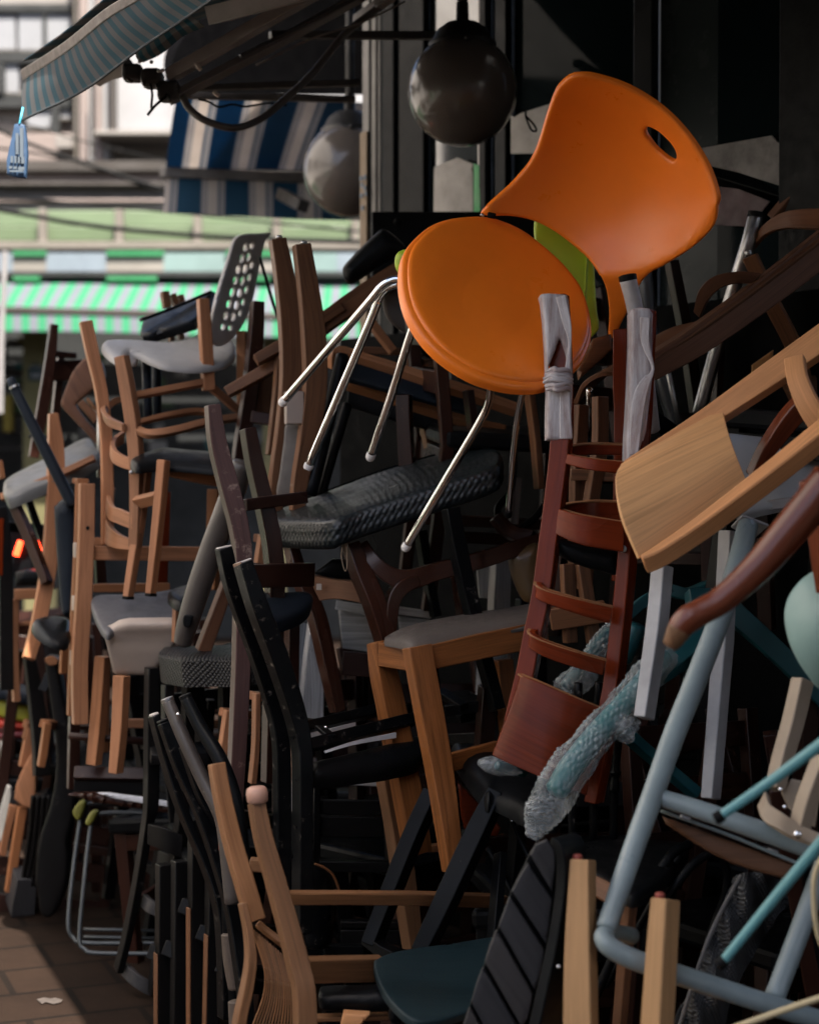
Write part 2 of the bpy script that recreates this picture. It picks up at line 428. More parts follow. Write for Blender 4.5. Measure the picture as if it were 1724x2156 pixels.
BEECH = wood('beech', (.36, .17, .088), .42, .6, .2, (.12, .05, .025))
BEECHD = wood('beech in dull lacquer', (.29, .125, .055), .45, .5, .15)
PINE = wood('pale maple', (.52, .30, .14), .42, .4, .04)
MAHOG = wood('mahogany', (.150, .0215, .0045), .25, .6, .12, (.3, .10, .04))
WALNUT = wood('walnut', (.165, .078, .045), .40, .7, .2, (.35, .2, .11))
WENGE = wood('dark brown lacquer', (.028, .0105, .007), .30, .5, .3, (.26, .15, .10), spec=.22)
WORN = wood('worn red brown lacquer', (.105, .058, .053), .34, .5, .75, (.34, .25, .2))
BROWN = wood('mid brown wood', (.165, .078, .040), .42, .8, .2)
GREYW = wood('weathered grey wood', (.40, .41, .42), .75, 1.0, .3, (.1, .1, .1))
TEAK = wood('teak', (.25, .125, .06), .46, .7, .2, (.09, .05, .03))
REDLEG = wood('red brown varnish', (.19, .045, .018), .22, .6, .45, (.05, .02, .012), spec=.5)
BLACKW = wood('black stained wood', (.0048, .0046, .0048), .42, .5, .28, (.16, .14, .12), spec=.14)
GREYBLK = wood('charcoal slat wood', (.040, .040, .043), .55, .4, .1, (.1, .1, .1), spec=.2)
PETROL = wood('petrol stained plywood', (.010, .024, .029), .42, .4, .1, (.1, .12, .12), spec=.2)
BLACKP = plain('black paint', (.003, .0034, .004), .33, scratch=1.0, scratchcol=(.20, .17, .14), spec=.10)
BLACKM = plain('black metal', (.0032, .0038, .0045), .36, 0, scratch=.25, spec=.10)
CAPBLK = plain('black rubber', (.005, .005, .005), .55, bmp=.3, spec=.10)
LEATHER = plain('black leather', (.0055, .006, .0066), .36, var=.25, bmp=.35, bscale=260, spec=.10)
LEATHG = plain('grey brown leather', (.085, .072, .064), .46, var=.06, bmp=.1, bscale=300, spec=.22)
NAVYP = plain('navy grey vinyl', (.011, .015, .021), .42, bmp=.2, spec=.10)
ORANGE = plain('orange plastic', (.92, .215, .016), .33, var=.05, scale=5, bmp=.05, bscale=500, scratch=.35, scratchcol=(.95, .42, .14))
LIME = plain('lime plastic', (.36, .50, .025), .4, var=.06)
GREYPL = plain('light grey plastic', (.32, .31, .295), .45, var=.08)
GREYPLD = plain('grey back plastic', (.56, .54, .53), .45, var=.08)
TAUPE = plain('taupe plastic', (.30, .245, .205), .5, var=.07)
SLATE = plain('slate grey plastic', (.062, .062, .068), .55, var=.08)
CHROME = plain('chrome', (.85, .85, .85), .05, 1.0, var=.05)
STEEL = plain('brushed steel', (.42, .42, .42), .34, 1.0, var=.12)
RUBW = plain('white rubber foot', (.66, .64, .62), .6, var=.08)
WHITEP = plain('white painted wood', (.33, .335, .35), .5, var=.2, scratch=.6, scratchcol=(.28, .26, .24))
WHITES = plain('white seat paint', (.42, .45, .48), .42, var=.06)
BLUEP = plain('pale blue grey enamel', (.205, .258, .27), .33, var=.14, scratch=.35, scratchcol=(.2, .22, .23))
MINT = plain('mint plastic', (.22, .345, .33), .42, var=.06)
TURQ = plain('turquoise metal', (.11, .30, .32), .34, var=.06)
TEAL = plain('teal enamel', (.010, .075, .088), .36, var=.1, scratch=.1)
BEIGE = plain('beige plastic', (.33, .26, .19), .45, var=.08)
BEIGEB = plain('cream cane', (.48, .40, .24), .5, var=.1)
YELG = plain('yellow green plastic', (.33, .33, .03), .42, var=.08)
REDP = plain('red plastic', (.55, .055, .03), .42, var=.1)
WINE = plain('wine red plastic', (.16, .025, .03), .42, var=.1)
LAMPW = plain('smoked globe glass', (.100, .086, .077), .22, var=.05, scale=3, spec=.6)
LAMPW.node_tree.nodes['Principled BSDF'].inputs['Roughness'].default_value = .2
for l_ in list(LAMPW.node_tree.links):
    if l_.to_socket.name == 'Roughness': LAMPW.node_tree.links.remove(l_)
LAMPB = plain('black lamp holder', (.012, .011, .011), .5)
BRONZE = plain('dark bronze metal', (.055, .047, .042), .34, var=.15, scratch=.3, spec=.4)
BRASS = plain('bronze vinyl', (.10, .06, .026), .3, var=.1)
CLOTHG = plain('grey cloth', (.12, .108, .098), .9, bmp=.4, bscale=300)
WHITEC = plain('white lining cloth', (.62, .63, .66), .85)
LABELW = plain('white paper label', (.45, .41, .38), .8)
REDCAP = plain('red brown plug', (.24, .05, .035), .5)
GLOW = None
def emis(name, c, s):
    m, nt, b = nodes(name); b.inputs['Base Color'].default_value = (*c, 1); b.inputs['Emission Color'].default_value = (*c, 1); b.inputs['Emission Strength'].default_value = s; return m
GLOW = emis('glowing heater bar', (1, .045, .012), 2.2)
# woven vinyl: diamonds in relief
def woven(name, c, k, hstr=1.0):
    m, nt, b = nodes(name); tc = nt.nodes.new('ShaderNodeTexCoord'); sp = nt.nodes.new('ShaderNodeSeparateXYZ'); nt.links.new(tc.outputs['UV'], sp.inputs[0])
    def lin(a, bb):
        x = N_(nt, 'ShaderNodeMath', op='MULTIPLY'); x.inputs[1].default_value = a; nt.links.new(sp.outputs[0], x.inputs[0])
        y = N_(nt, 'ShaderNodeMath', op='MULTIPLY_ADD'); y.inputs[1].default_value = bb; nt.links.new(sp.outputs[1], y.inputs[0]); nt.links.new(x.outputs[0], y.inputs[2])
        s = N_(nt, 'ShaderNodeMath', op='SINE'); nt.links.new(y.outputs[0], s.inputs[0]); return s.outputs[0]
    a = lin(k, k*.8); c_ = lin(k, -k*.8)
    p = N_(nt, 'ShaderNodeMath', op='MULTIPLY'); nt.links.new(a, p.inputs[0]); nt.links.new(c_, p.inputs[1])
    ab = N_(nt, 'ShaderNodeMath', op='ABSOLUTE'); nt.links.new(p.outputs[0], ab.inputs[0])
    pw = N_(nt, 'ShaderNodeMath', op='POWER'); pw.inputs[1].default_value = .5; nt.links.new(ab.outputs[0], pw.inputs[0])
    sg = N_(nt, 'ShaderNodeMath', op='GREATER_THAN'); sg.inputs[1].default_value = 0; nt.links.new(p.outputs[0], sg.inputs[0])
    hh = N_(nt, 'ShaderNodeMath', op='MULTIPLY_ADD'); hh.inputs[1].default_value = .35; nt.links.new(sg.outputs[0], hh.inputs[0]); nt.links.new(pw.outputs[0], hh.inputs[2])
    nt.links.new(ramp(nt, pw.outputs[0], [(.12, c3(c, .04)), (.75, c)]), b.inputs['Base Color'])  # valleys darkened in the colour, standing in for shade between strands
    b.inputs['Roughness'].default_value = .40; b.inputs['Specular IOR Level'].default_value = .22
    bump(nt, b, hh.outputs[0], hstr, .007); return m
WOVEN = woven('woven black vinyl', (.060, .068, .073), 165)
WOVENS = woven('woven black vinyl side', (.03, .034, .037), 210)
WOVEN2 = woven('woven black leather', (.013, .0135, .015), 240, .7)
MESHB = woven('grey net fabric', (.060, .064, .068), 420, .5)
# striped awning cloth, u runs along the front bar
def stripes(name, cols, period, along=0, trans=0, rough=.85):
    m, nt, b = nodes(name); tc = nt.nodes.new('ShaderNodeTexCoord'); sp = nt.nodes.new('ShaderNodeSeparateXYZ'); nt.links.new(tc.outputs['UV'], sp.inputs[0])
    q = N_(nt, 'ShaderNodeMath', op='DIVIDE'); q.inputs[1].default_value = period; nt.links.new(sp.outputs[along], q.inputs[0])
    fr = N_(nt, 'ShaderNodeMath', op='FRACT'); nt.links.new(q.outputs[0], fr.inputs[0])
    r = nt.nodes.new('ShaderNodeValToRGB'); r.color_ramp.interpolation = 'CONSTANT'; e = r.color_ramp.elements
    while len(e) > 1: e.remove(e[0])
    e[0].position = 0; e[0].color = (*cols[0][1], 1)
    for p, c in cols[1:]: x = e.new(p); x.color = (*c, 1)
    nt.links.new(fr.outputs[0], r.inputs[0])
    g = noise(nt, tc.outputs['Object'], 5, 5, .6)
    col = mixc(nt, .35, r.outputs[0], ramp(nt, g, [(.3, (.55, .52, .5)), (.7, (1, 1, 1))]), 'MULTIPLY')
    nt.links.new(col, b.inputs['Base Color']); b.inputs['Roughness'].default_value = rough
    if trans:
        tr = nt.nodes.new('ShaderNodeBsdfTranslucent'); nt.links.new(col, tr.inputs[0]); mx = nt.nodes.new('ShaderNodeMixShader'); mx.inputs[0].default_value = trans
        out = nt.nodes['Material Output']; nt.links.new(b.outputs[0], mx.inputs[1]); nt.links.new(tr.outputs[0], mx.inputs[2]); nt.links.new(mx.outputs[0], out.inputs[0])
    bump(nt, b, noise(nt, tc.outputs['Object'], 3, 3), .3, .02)
    return m
BL, CR_, TH_ = (.010, .070, .135), (.50, .46, .43), (.17, .20, .24)
VALANCE = stripes('blue striped valance cloth', [(0, (.066, .070, .074)), (.5, (.004, .046, .068))], .058, 0, .25)
AWNCLOTH = stripes('blue and cream awning cloth', [(0, BL), (.25, TH_), (.28, CR_), (.31, TH_), (.335, CR_), (.36, TH_), (.385, CR_), (.60, TH_), (.665, CR_), (.69, TH_), (.715, CR_), (.74, TH_), (.765, BL)], .22, 0, .6)
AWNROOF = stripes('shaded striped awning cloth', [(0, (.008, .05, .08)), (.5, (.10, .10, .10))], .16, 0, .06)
GREENAW = stripes('green and lilac awning cloth', [(0, (.018, .19, .085)), (.5, (.115, .125, .15))], .13, 0, .3)
def foam():
    m, nt, b = nodes('foam tape'); tc = nt.nodes.new('ShaderNodeTexCoord')
    n = noise(nt, scaled(nt, tc.outputs['UV'], (6, 55, 1)), 1, 8, .72); g = noise(nt, tc.outputs['Object'], 60, 6, .65)
    col = mixc(nt, ramp(nt, n, [(.38, (0, 0, 0)), (.62, (1, 1, 1))]), (.27, .205, .20), (.54, .53, .55))
    nt.links.new(col, b.inputs['Base Color']); b.inputs['Roughness'].default_value = .55; bump(nt, b, g, .35, .003); return m
FOAM = foam()
def bubble():
    m, nt, b = nodes('bubble wrap film'); tc = nt.nodes.new('ShaderNodeTexCoord')
    vo = nt.nodes.new('ShaderNodeTexVoronoi'); vo.inputs['Scale'].default_value = 1; nt.links.new(scaled(nt, tc.outputs['UV'], (105, 105, 1)), vo.inputs['Vector'])
    inv = N_(nt, 'ShaderNodeMath', op='SUBTRACT'); inv.inputs[0].default_value = 1; nt.links.new(vo.outputs[0], inv.inputs[1])
    nn = noise(nt, tc.outputs['Object'], 25, 4)
    nt.links.new(ramp(nt, nn, [(.3, (.26, .30, .31)), (.7, (.46, .50, .51))]), b.inputs['Base Color'])
    b.inputs['Roughness'].default_value = .10; b.inputs['Specular IOR Level'].default_value = 1.0
    bump(nt, b, inv.outputs[0], .7, .004)
    al = ramp(nt, nn, [(.3, (.14,)*3), (.7, (.46,)*3)]); nt.links.new(al, b.inputs['Alpha'])
    return m
BUBBLE = bubble()

DULLST = plain('dull bluish steel', (.055, .062, .065), .38, .5, var=.2)

WEAVE = plain('black woven strips', (.007, .0105, .012), .34, spec=.35, var=.25)
PLY = wood('plywood edge', (.30, .15, .07), .5, .5, .1)
EDGEW = wood('worn and lit wood edge', (.22, .15, .11), .55, .6, .3, (.05, .03, .02))

WALD = wood('dark polished walnut', (.048, .0165, .0095), .26, .6, .15, spec=.4)
TEALM = plain('teal tube', (.025, .15, .155), .35, var=.1)
YELD = plain('dull yellow pad', (.16, .155, .02), .5)

# ---------------------------------------------------------------- ground
def ground_mat():
    m, nt, b = nodes('brick paving'); tc = nt.nodes.new('ShaderNodeTexCoord'); mp = nt.nodes.new('ShaderNodeMapping')
    mp.inputs['Rotation'].default_value = (0, 0, R(-22)); nt.links.new(tc.outputs['Object'], mp.inputs[0])
    br = nt.nodes.new('ShaderNodeTexBrick'); nt.links.new(mp.outputs[0], br.inputs['Vector']); br.inputs['Scale'].default_value = 1
    br.inputs['Brick Width'].default_value = .30; br.inputs['Row Height'].default_value = .24; br.inputs['Mortar Size'].default_value = .010; br.offset = .5
    br.inputs['Color1'].default_value = (0.0185, 0.0112, 0.0076, 1); br.inputs['Color2'].default_value = (0.0150, 0.0092, 0.0064, 1); br.inputs['Mortar'].default_value = (.0075, .0052, .0040, 1)
    n = noise(nt, tc.outputs['Object'], 3, 8, .7); n2 = noise(nt, tc.outputs['Object'], 60, 4, .6)
    col = mixc(nt, .8, br.outputs[0], ramp(nt, n, [(.3, (.5, .48, .46)), (.7, (1.1, 1.05, 1.0))]), 'MULTIPLY')
    col = mixc(nt, ramp(nt, n2, [(.60, (0, 0, 0)), (.75, (.35,)*3)]), col, (.028, .020, .015))
    nt.links.new(col, b.inputs['Base Color']); b.inputs['Roughness'].default_value = .85; b.inputs['Specular IOR Level'].default_value = .08
    bump(nt, b, br.outputs[1], -.5, .004); return m
bm = bmesh.new(); bmesh.ops.create_grid(bm, x_segments=2, y_segments=2, size=150)
me = bpy.data.meshes.new('pavement'); bm.to_mesh(me); bm.free(); me.materials.append(ground_mat())
gr = bpy.data.objects.new('pavement', me); COL.objects.link(gr); gr['kind'] = 'structure'; gr['label'] = 'reddish brick pavement with a diagonal edge of shade'; gr['category'] = 'pavement'
paint = Thing('paint_mark', 'small worn white paint smear on the sunlit brick pavement', 'paint mark')
def gp(t, x, y, z=0.0):
    a = P(t, x, y, 1.0)-CAM; k = (z-CAM.z)/a.z; return CAM+a*k
def flat_poly(th, name, m, pts, h=0.004):
    bm = bmesh.new(); vs = [bm.verts.new(p) for p in pts]; f = bm.faces.new(vs); bmesh.ops.recalc_face_normals(bm, faces=bm.faces)
    me = bpy.data.meshes.new(name); bm.to_mesh(me); bm.free(); return th.link(name, me, m)
PAINT = plain('worn white road paint', (.040, .031, .026), .8, var=.4, scale=40)
flat_poly(paint, 'smear', PAINT, [gp('J', x+random.uniform(-8, 8), y+random.uniform(-4, 4), .004) for x, y in ((222, 1578), (260, 1568), (300, 1572), (340, 1566), (382, 1580), (370, 1596), (320, 1602), (280, 1594), (250, 1600))])

# ---------------------------------------------------------------- the shop
O_ = Vector((-.154, 6.0, 0)); FD = Vector((.6225, -.7826, 0)); FN = Vector((-.7826, -.6225, 0)); FROT = math.atan2(FD.y, FD.x)
def fac(s, off, z): return O_ + FD*s + FN*off + Vector((0, 0, z))
def su(u): k = (u-W0/2)/FPX; return (6*k+.154)/(.6225+.7826*k)
def fz(u, v): return 1.45 + (HORIZON-v)/FPX*(6-.7826*su(u))
def fbox(th, name, m, u0, u1, z0, z1, off, dep, bevel=.004):
    a, b = su(u0), su(u1); c = fac((a+b)/2, off, (z0+z1)/2); return th.box(name, m, c, (abs(b-a), dep, z1-z0), FROT, bevel)
SHOPW = plain('dark shop wall', (.004, .0045, .005), .6, var=.3, bmp=.2, bscale=40, spec=.15)
FRAMEB = plain('black window frame', (.0035, .004, .0045), .4, spec=.1)
FRAMEA = plain('grey aluminium', (.30, .285, .275), .42, .5, var=.15)
FRAMEP = plain('dull aluminium pillar', (.11, .105, .10), .4, .4, var=.2)
POSTM = plain('bluish sticker', (.08, .11, .15), .5)
PANELB = plain('brown pillar panel', (.15, .10, .055), .5, var=.2)
def glass_mat(name, c, ior=2.0, r=.02):
    m, nt, b = nodes(name); b.inputs['Base Color'].default_value = (*c, 1); b.inputs['IOR'].default_value = ior; b.inputs['Specular IOR Level'].default_value = .5 if ior > 1.5 else .15
    tc = nt.nodes.new('ShaderNodeTexCoord'); n = noise(nt, tc.outputs['Object'], 7, 6, .7); rough_var(nt, b, n, r, r*3.0)
    bump(nt, b, noise(nt, tc.outputs['Object'], 1.3, 2), .02, .02); return m
GLASS = glass_mat('dark shop glass', (.006, .009, .010), 2.3)
GLASSD = glass_mat('deep dark shop glass', (.004, .007, .008), 1.22)
GLASSG = glass_mat('frosted shop glass', (.020, .026, .027), 1.4, .12)
shop = Thing('shop_building', 'dark shop with glazed front standing behind the pile of chairs', 'building')
fbox(shop, 'wall', SHOPW, 748, 2600, -.02, .95, -.14, .2)
fbox(shop, 'lintel', SHOPW, 748, 2600, 3.35, 3.8, -.12, .24)
fbox(shop, 'upper_wall', plain('upper shop wall', (.30, .27, .24), .8), 748, 2600, 3.8, 6.5, -.25, .5)
side = su(748)
shop.box('side_wall', SHOPW, fac(side-.02, -1.7, 3.2), (.12, 3.2, 6.4), FROT)
fbox(shop, 'wall', SHOPW, 1655, 1900, .95, 3.35, -.06, .2)
fbox(shop, 'pillar', FRAMEP, 758, 795, 0, 3.35, -.06, .10)
for u in (774, 788): fbox(shop, 'pillar_groove', FRAMEB, u, u+2.2, 0, 3.35, -.008, .006, 0)
pn = fbox(shop, 'pillar_panel', PANELB, 759, 773, 0, fz(760, 283), -.004, .012, .001)
for u, v in ((762, 378), (770, 376), (764, 392), (772, 410), (763, 414), (765, 440), (770, 398)): fbox(shop, 'sticker', POSTM, u-2, u+3, fz(u, v+5), fz(u, v-4), .004, .004, 0)
for u0, u1, off in ((816, 838, .02), (846, 898, .0), (1016, 1030, .015), (1052, 1075, .03), (1340, 1380, .02)):
    fbox(shop, 'mullion', FRAMEB, u0, u1, .95, 3.35, off*.3, .03)
fbox(shop, 'mullion', FRAMEA, 1012, 1016, .95, 3.35, .0, .03, .001)
for u0, u1, m in ((796, 816, GLASSD), (838, 846, GLASS), (898, 1012, GLASS), (1030, 1052, GLASSD), (1075, 1340, GLASSD), (1380, 1500, GLASSG), (1500, 1655, GLASSD)):
    fbox(shop, 'window_pane', m, u0, u1, .95, 3.35, -.02, .012, 0)
fbox(shop, 'sill', FRAMEB, 771, 1655, .93, 1.02, .05, .12)
fbox(shop, 'added_gap_panel', plain('dark gap panel', (.004, .0042, .0045), .9, spec=.03), 771, 2400, -.02, 1.92, .10, .03)  # dark panel added so the gaps between the chairs stay black
def fsheet(name, m, t, pts):  # flat sheets at the panes that paint the street's reflections
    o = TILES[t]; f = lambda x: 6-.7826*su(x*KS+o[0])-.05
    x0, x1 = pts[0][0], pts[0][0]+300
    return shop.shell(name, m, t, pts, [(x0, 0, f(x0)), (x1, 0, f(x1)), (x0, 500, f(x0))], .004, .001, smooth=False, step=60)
REFLG = plain('pale painted reflection', (.26, .245, .235), .7, var=.3, scale=7)
fsheet('window_reflection', REFLG, 'B', [(1024, 992), (1160, 935), (1254, 972), (1254, 1270), (1020, 1270)])
fsheet('window_reflection', plain('green painted reflection', (.03, .22, .07), .6), 'B', [(1258, 968), (1296, 985), (1296, 1270), (1258, 1270)])
fsheet('window_reflection', REFLG, 'B', [(1478, 690), (1790, 590), (1800, 910), (1478, 912)])
fsheet('window_reflection', plain('grey painted reflection', (.15, .142, .138), .7, var=.4, scale=12), 'C', [(960, 890), (1440, 803), (1520, 892), (1512, 1110), (1230, 1020), (960, 960)])
fsheet('window_reflection', plain('red painted reflection', (.085, .055, .06), .7, var=.4, scale=9), 'C', [(1060, 1100), (1240, 1120), (1430, 1195), (1310, 1345), (1100, 1335)])
board = Thing('notice_board', 'plain black board fixed upright below the dark shop window', 'board')
pb = board.slab('panel', BLACKM, 'B', 655, 1256, 1830, 1760, 5.25, .03)
board.rod('screw', FRAMEB, 'B', [(805, 1318, 5.25), (805, 1318, 5.235)], 42, parent=pb)
# a brace and an arm of the shop's own awning in front of the glass
brace = Thing('awning_brace', 'black diagonal steel brace across the upper right shop window', 'brace')
brace.bar('bar', BLACKM, 'C', [(1010, -60, 4.8), (1420, 390, 4.65), (1800, 780, 4.5)], .04, w=88)
brace2 = Thing('awning_brace', 'black steel strut behind the right edge of the orange backrest', 'brace')
brace2.bar('bar', BLACKM, 'C', [(900, 940, 4.75), (1250, 1050, 4.65), (1720, 1195, 4.5)], .04, w=98)

# ---------------------------------------------------------------- awning over the pile
aw = Thing('striped_awning', 'blue and grey striped awning jutting over the street above the chairs', 'awning')
def hd(v, h): return h*FPX/(HORIZON-v)
top = [(140, 470), (400, 300), (640, 105), (860, -30), (1200, -290), (1700, -700)]
hz = 1.10
trow = [(x, y, hd(y*KS, hz)) for x, y in top]
bot = [(136, 712), (500, 535), (830, 292), (1060, 135), (1420, -120), (1960, -520)]
brow = [(x, y, trow[i][2]-.06) for i, (x, y) in enumerate(bot)]
mid = [((a[0]*.55+b[0]*.45)-8, (a[1]*.5+b[1]*.5), a[2]-.03) for a, b in zip(trow, brow)]
aw.sheet('valance', VALANCE, 'A', [trow, mid, brow], .004, n=8, bevel=0)
HEM = plain('dark hem', (.012, .02, .026), .8)
aw.rod('hem', HEM, 'A', [(p[0], p[1], p[2]-.005) for p in brow], 16, n=8)
aw.bar('front_bar', plain('dirty bar', (.10, .085, .075), .6, .2, var=.4, scale=14, bmp=.3, bscale=60), 'A', [(p[0]-12, p[1]-22, p[2]+.0) for p in trow], .07, w=62, turn=-30, tip=-10, n=6)
tip3 = P('A', *trow[0]); end3 = P('A', *trow[-1])
dirA = (end3-tip3); dirA.z = 0; dirA.normalize()
# roof cloth from the bar up to the shop wall
def roofcloth():
    pts = []
    for i in range(13):
        a = P('A', *[np.interp(i/12, np.linspace(0, 1, 6), [p[k] for p in trow]) for k in range(3)]) + Vector((0, 0, .05))
        s = (a-O_).dot(FD); b = fac(s, .06, 3.35); pts.append([a.lerp(b, j/6) - Vector((0, 0, .10*math.sin(math.pi*j/6))) for j in range(7)])
    return grid_mesh(pts, .003, 'roof_cloth')
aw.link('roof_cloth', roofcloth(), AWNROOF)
# unseen near awning, added and shaped to keep sun and sky off the pile
front = [(-.62, 3.93, 2.60), (-.30, 3.12, 2.60), (.10, 2.05, 2.60), (.15, 1.0, 2.60), (.3, -.6, 2.60), (.4, -2.4, 2.60)]
shade_aw = Thing('striped_awning', 'unseen dark awning added overhead nearer the viewer to shade the pile', 'awning')
pts = []
for k, a in enumerate(front):
    a = Vector(a); b = fac(1.25+1.2*k, .06, 3.30); pts.append([a.lerp(b, j/8) for j in range(9)])
shade_aw.link('roof_cloth', grid_mesh(pts, .003, 'roof_cloth'), plain('unseen shade awning cloth', (.05, .055, .06), .9))
shade_aw.link('front_bar', sweep_rect([Vector(a) for a in front], [.07]*6, .06, Vector((-1, 0, 0)), 'front_bar'), FRAMEA)
shop.box('wall', SHOPW, fac(7.5, -.1, 1.7), (9, .2, 3.4), FROT); shop.box('upper_wall', SHOPW, fac(7.5, -.2, 4.9), (9, .3, 3), FROT)
ARM = plain('grey enamelled arm', (.20, .175, .16), .45, .2, var=.15)
ARMD = plain('dark steel', (.05, .045, .042), .45, .4, var=.3)
aw.bar('arm', ARM, 'A', [(985, 445, 4.7), (1724, 20, 4.45), (2100, -190, 4.3)], .05, w=72, turn=-35, tip=-15, smooth=False)
aw.bar('arm', ARM, 'A', [(1010, 565, 4.72), (1700, 205, 4.9), (2180, -60, 5.0)], .035, w=48, turn=-35, tip=-15, smooth=False)
aw.bar('roller_cover', ARM, 'A', [(1225, 95, 4.4), (1700, -30, 4.2), (2000, -110, 4.1)], .08, w=110, turn=-35, tip=-20, smooth=False)
aw.bar('arm', ARMD, 'B', [(-540, 520, 5.0), (590, 485, 5.1)], .03, w=36, smooth=False)
aw.bar('arm', ARMD, 'B', [(-500, 560, 5.25), (560, 585, 5.35)], .03, w=34, smooth=False)
aw.bar('arm', ARMD, 'B', [(60, 200, 5.0), (1120, 205, 5.2)], .03, w=44, smooth=False)
aw.bar('arm', ARMD, 'B', [(-120, 330, 4.8), (420, 60, 4.9), (700, -80, 4.9)], .02, w=22, smooth=False)
aw.bar('arm', ARM, 'B', [(560, 150, 5.1), (830, -40, 4.9)], .03, w=50, smooth=False, tip=-30)
aw.sheet('roller_cloth', stripes('rolled blue striped cloth', [(0, (.20, .2, .2)), (.5, (.010, .115, .165))], .045, 0, .2), 'A',
         [[(800, 300, 4.66), (900, 215, 4.6), (1010, 125, 4.52), (1110, 75, 4.45)], [(815, 350, 4.60), (930, 280, 4.52), (1060, 180, 4.46), (1180, 130, 4.4)], [(850, 372, 4.66), (960, 320, 4.62), (1090, 215, 4.55), (1215, 160, 4.5)]], .004, bevel=0)
aw.bar('end_plate', ARM, 'A', [(560, 500, 4.9), (660, 445, 4.8), (760, 410, 4.75)], .03, w=82, tip=-20)
j = aw.slab('joint', ARMD, 'A', 720, 370, 840, 470, 4.72, .06, .012)
aw.slab('joint', ARMD, 'A', 830, 395, 960, 505, 4.7, .07, .015); aw.slab('joint', ARMD, 'A', 930, 470, 1060, 590, 4.7, .06, .012)
for (x, y) in ((830, 365), (900, 368), (945, 420), (965, 418)):
    aw.rod('bolt', STEEL, 'A', [(x, y, 4.69), (x, y, 4.665)], 24, parent=j)
for pts in (((760, 470, 4.7), (790, 485, 4.7)), ((860, 480, 4.7), (855, 505, 4.7)), ((930, 500, 4.7), (940, 530, 4.7)), ((1000, 570, 4.7), (1008, 600, 4.7))):
    aw.rod('bolt', ARMD, 'A', list(pts), 22, parent=j)
for a in (((1165, 375), (1190, 415)), ((1270, 545), (1300, 570))):
    aw.rod('plug', plain('cream plug', (.5, .42, .36), .5), 'A', [(*a[0], 4.6), (*a[1], 4.6)], 26)
hose = Thing('hose', 'thick grey hose sagging in a loop under the awning arms', 'hose')
hose.rod('tube', plain('grey rubber hose', (.09, .078, .072), .45), 'A', [(1085, 575, 4.72), (1130, 650, 4.72), (1230, 720, 4.72), (1390, 760, 4.75), (1540, 710, 4.8), (1680, 600, 4.85), (1850, 440, 4.9), (2050, 200, 4.95), (2230, 60, 5.0), (2400, -60, 5.0)], 44, n=8)
wire = Thing('loose_wire', 'short black wire ends dangling below the awning joint', 'wire')
wire.rod('strand', CAPBLK, 'A', [(895, 500, 4.7), (905, 560, 4.69), (900, 630, 4.7), (905, 655, 4.7)], 15)
wire.rod('strand', CAPBLK, 'A', [(878, 682, 4.7), (920, 630, 4.7), (965, 590, 4.7), (995, 560, 4.7)], 17)
wire2 = Thing('loose_wire', 'tangled thin black cable looping along the dark awning arms', 'wire')
wire2.rod('strand', CAPBLK, 'A', [(1180, 590, 5.0), (1240, 605, 5.0), (1300, 635, 5.0), (1380, 620, 5.0), (1460, 632, 5.0), (1600, 612, 5.0), (1700, 625, 5.0)], 13)
wire3 = Thing('loose_wire', 'thin grey cable slanting from the arm up to the dark lintel', 'wire')
wire3.rod('strand', ARM, 'B', [(-30, 385, 4.9), (300, 230, 4.9), (600, 130, 4.95), (850, 10, 5.0)], 12)
wire4 = Thing('loose_wire', 'looped dark cord hanging on the bright window reflection', 'wire')
wire4.rod('strand', CAPBLK, 'B', [(1495, 690, 5.02), (1560, 655, 5.02), (1570, 700, 5.02), (1600, 770, 5.02), (1630, 775, 5.02), (1615, 740, 5.02), (1570, 690, 5.02)], 13)
# plastic pouch hanging from the awning's tip
POUCH = plain('blue plastic', (.014, .045, .10), .6, var=.15); POUCHW = plain('pale print', (.07, .09, .11), .6, var=.1)
pouch = Thing('plastic_pouch', 'blue printed plastic pouch hanging from the tip of the awning', 'pouch')
tipd = trow[0][2]-.1
pouch.shell('bag', POUCH, 'A', [(85, 735), (120, 728), (148, 740), (160, 830), (165, 920), (155, 1055), (95, 1050), (40, 1035), (38, 950), (60, 850)], tipd, .015, .006, smooth=False, step=30)
for (x0, y0, x1, y1) in ((95, 790, 112, 915), (120, 760, 140, 930), (65, 925, 80, 965), (88, 925, 100, 968), (108, 930, 120, 968), (128, 930, 146, 970), (55, 985, 75, 1000), (82, 988, 102, 1003), (110, 990, 146, 1008), (60, 1010, 140, 1020)):
    pouch.slab('print', POUCHW, 'A', x0, y0, x1, y1, tipd-.012, .004, 0)
pouch.rod('cord', plain('turquoise cord', (.05, .35, .5), .5), 'A', [(118, 735, tipd), (128, 690, tipd), (138, 640, tipd+.02)], 13)

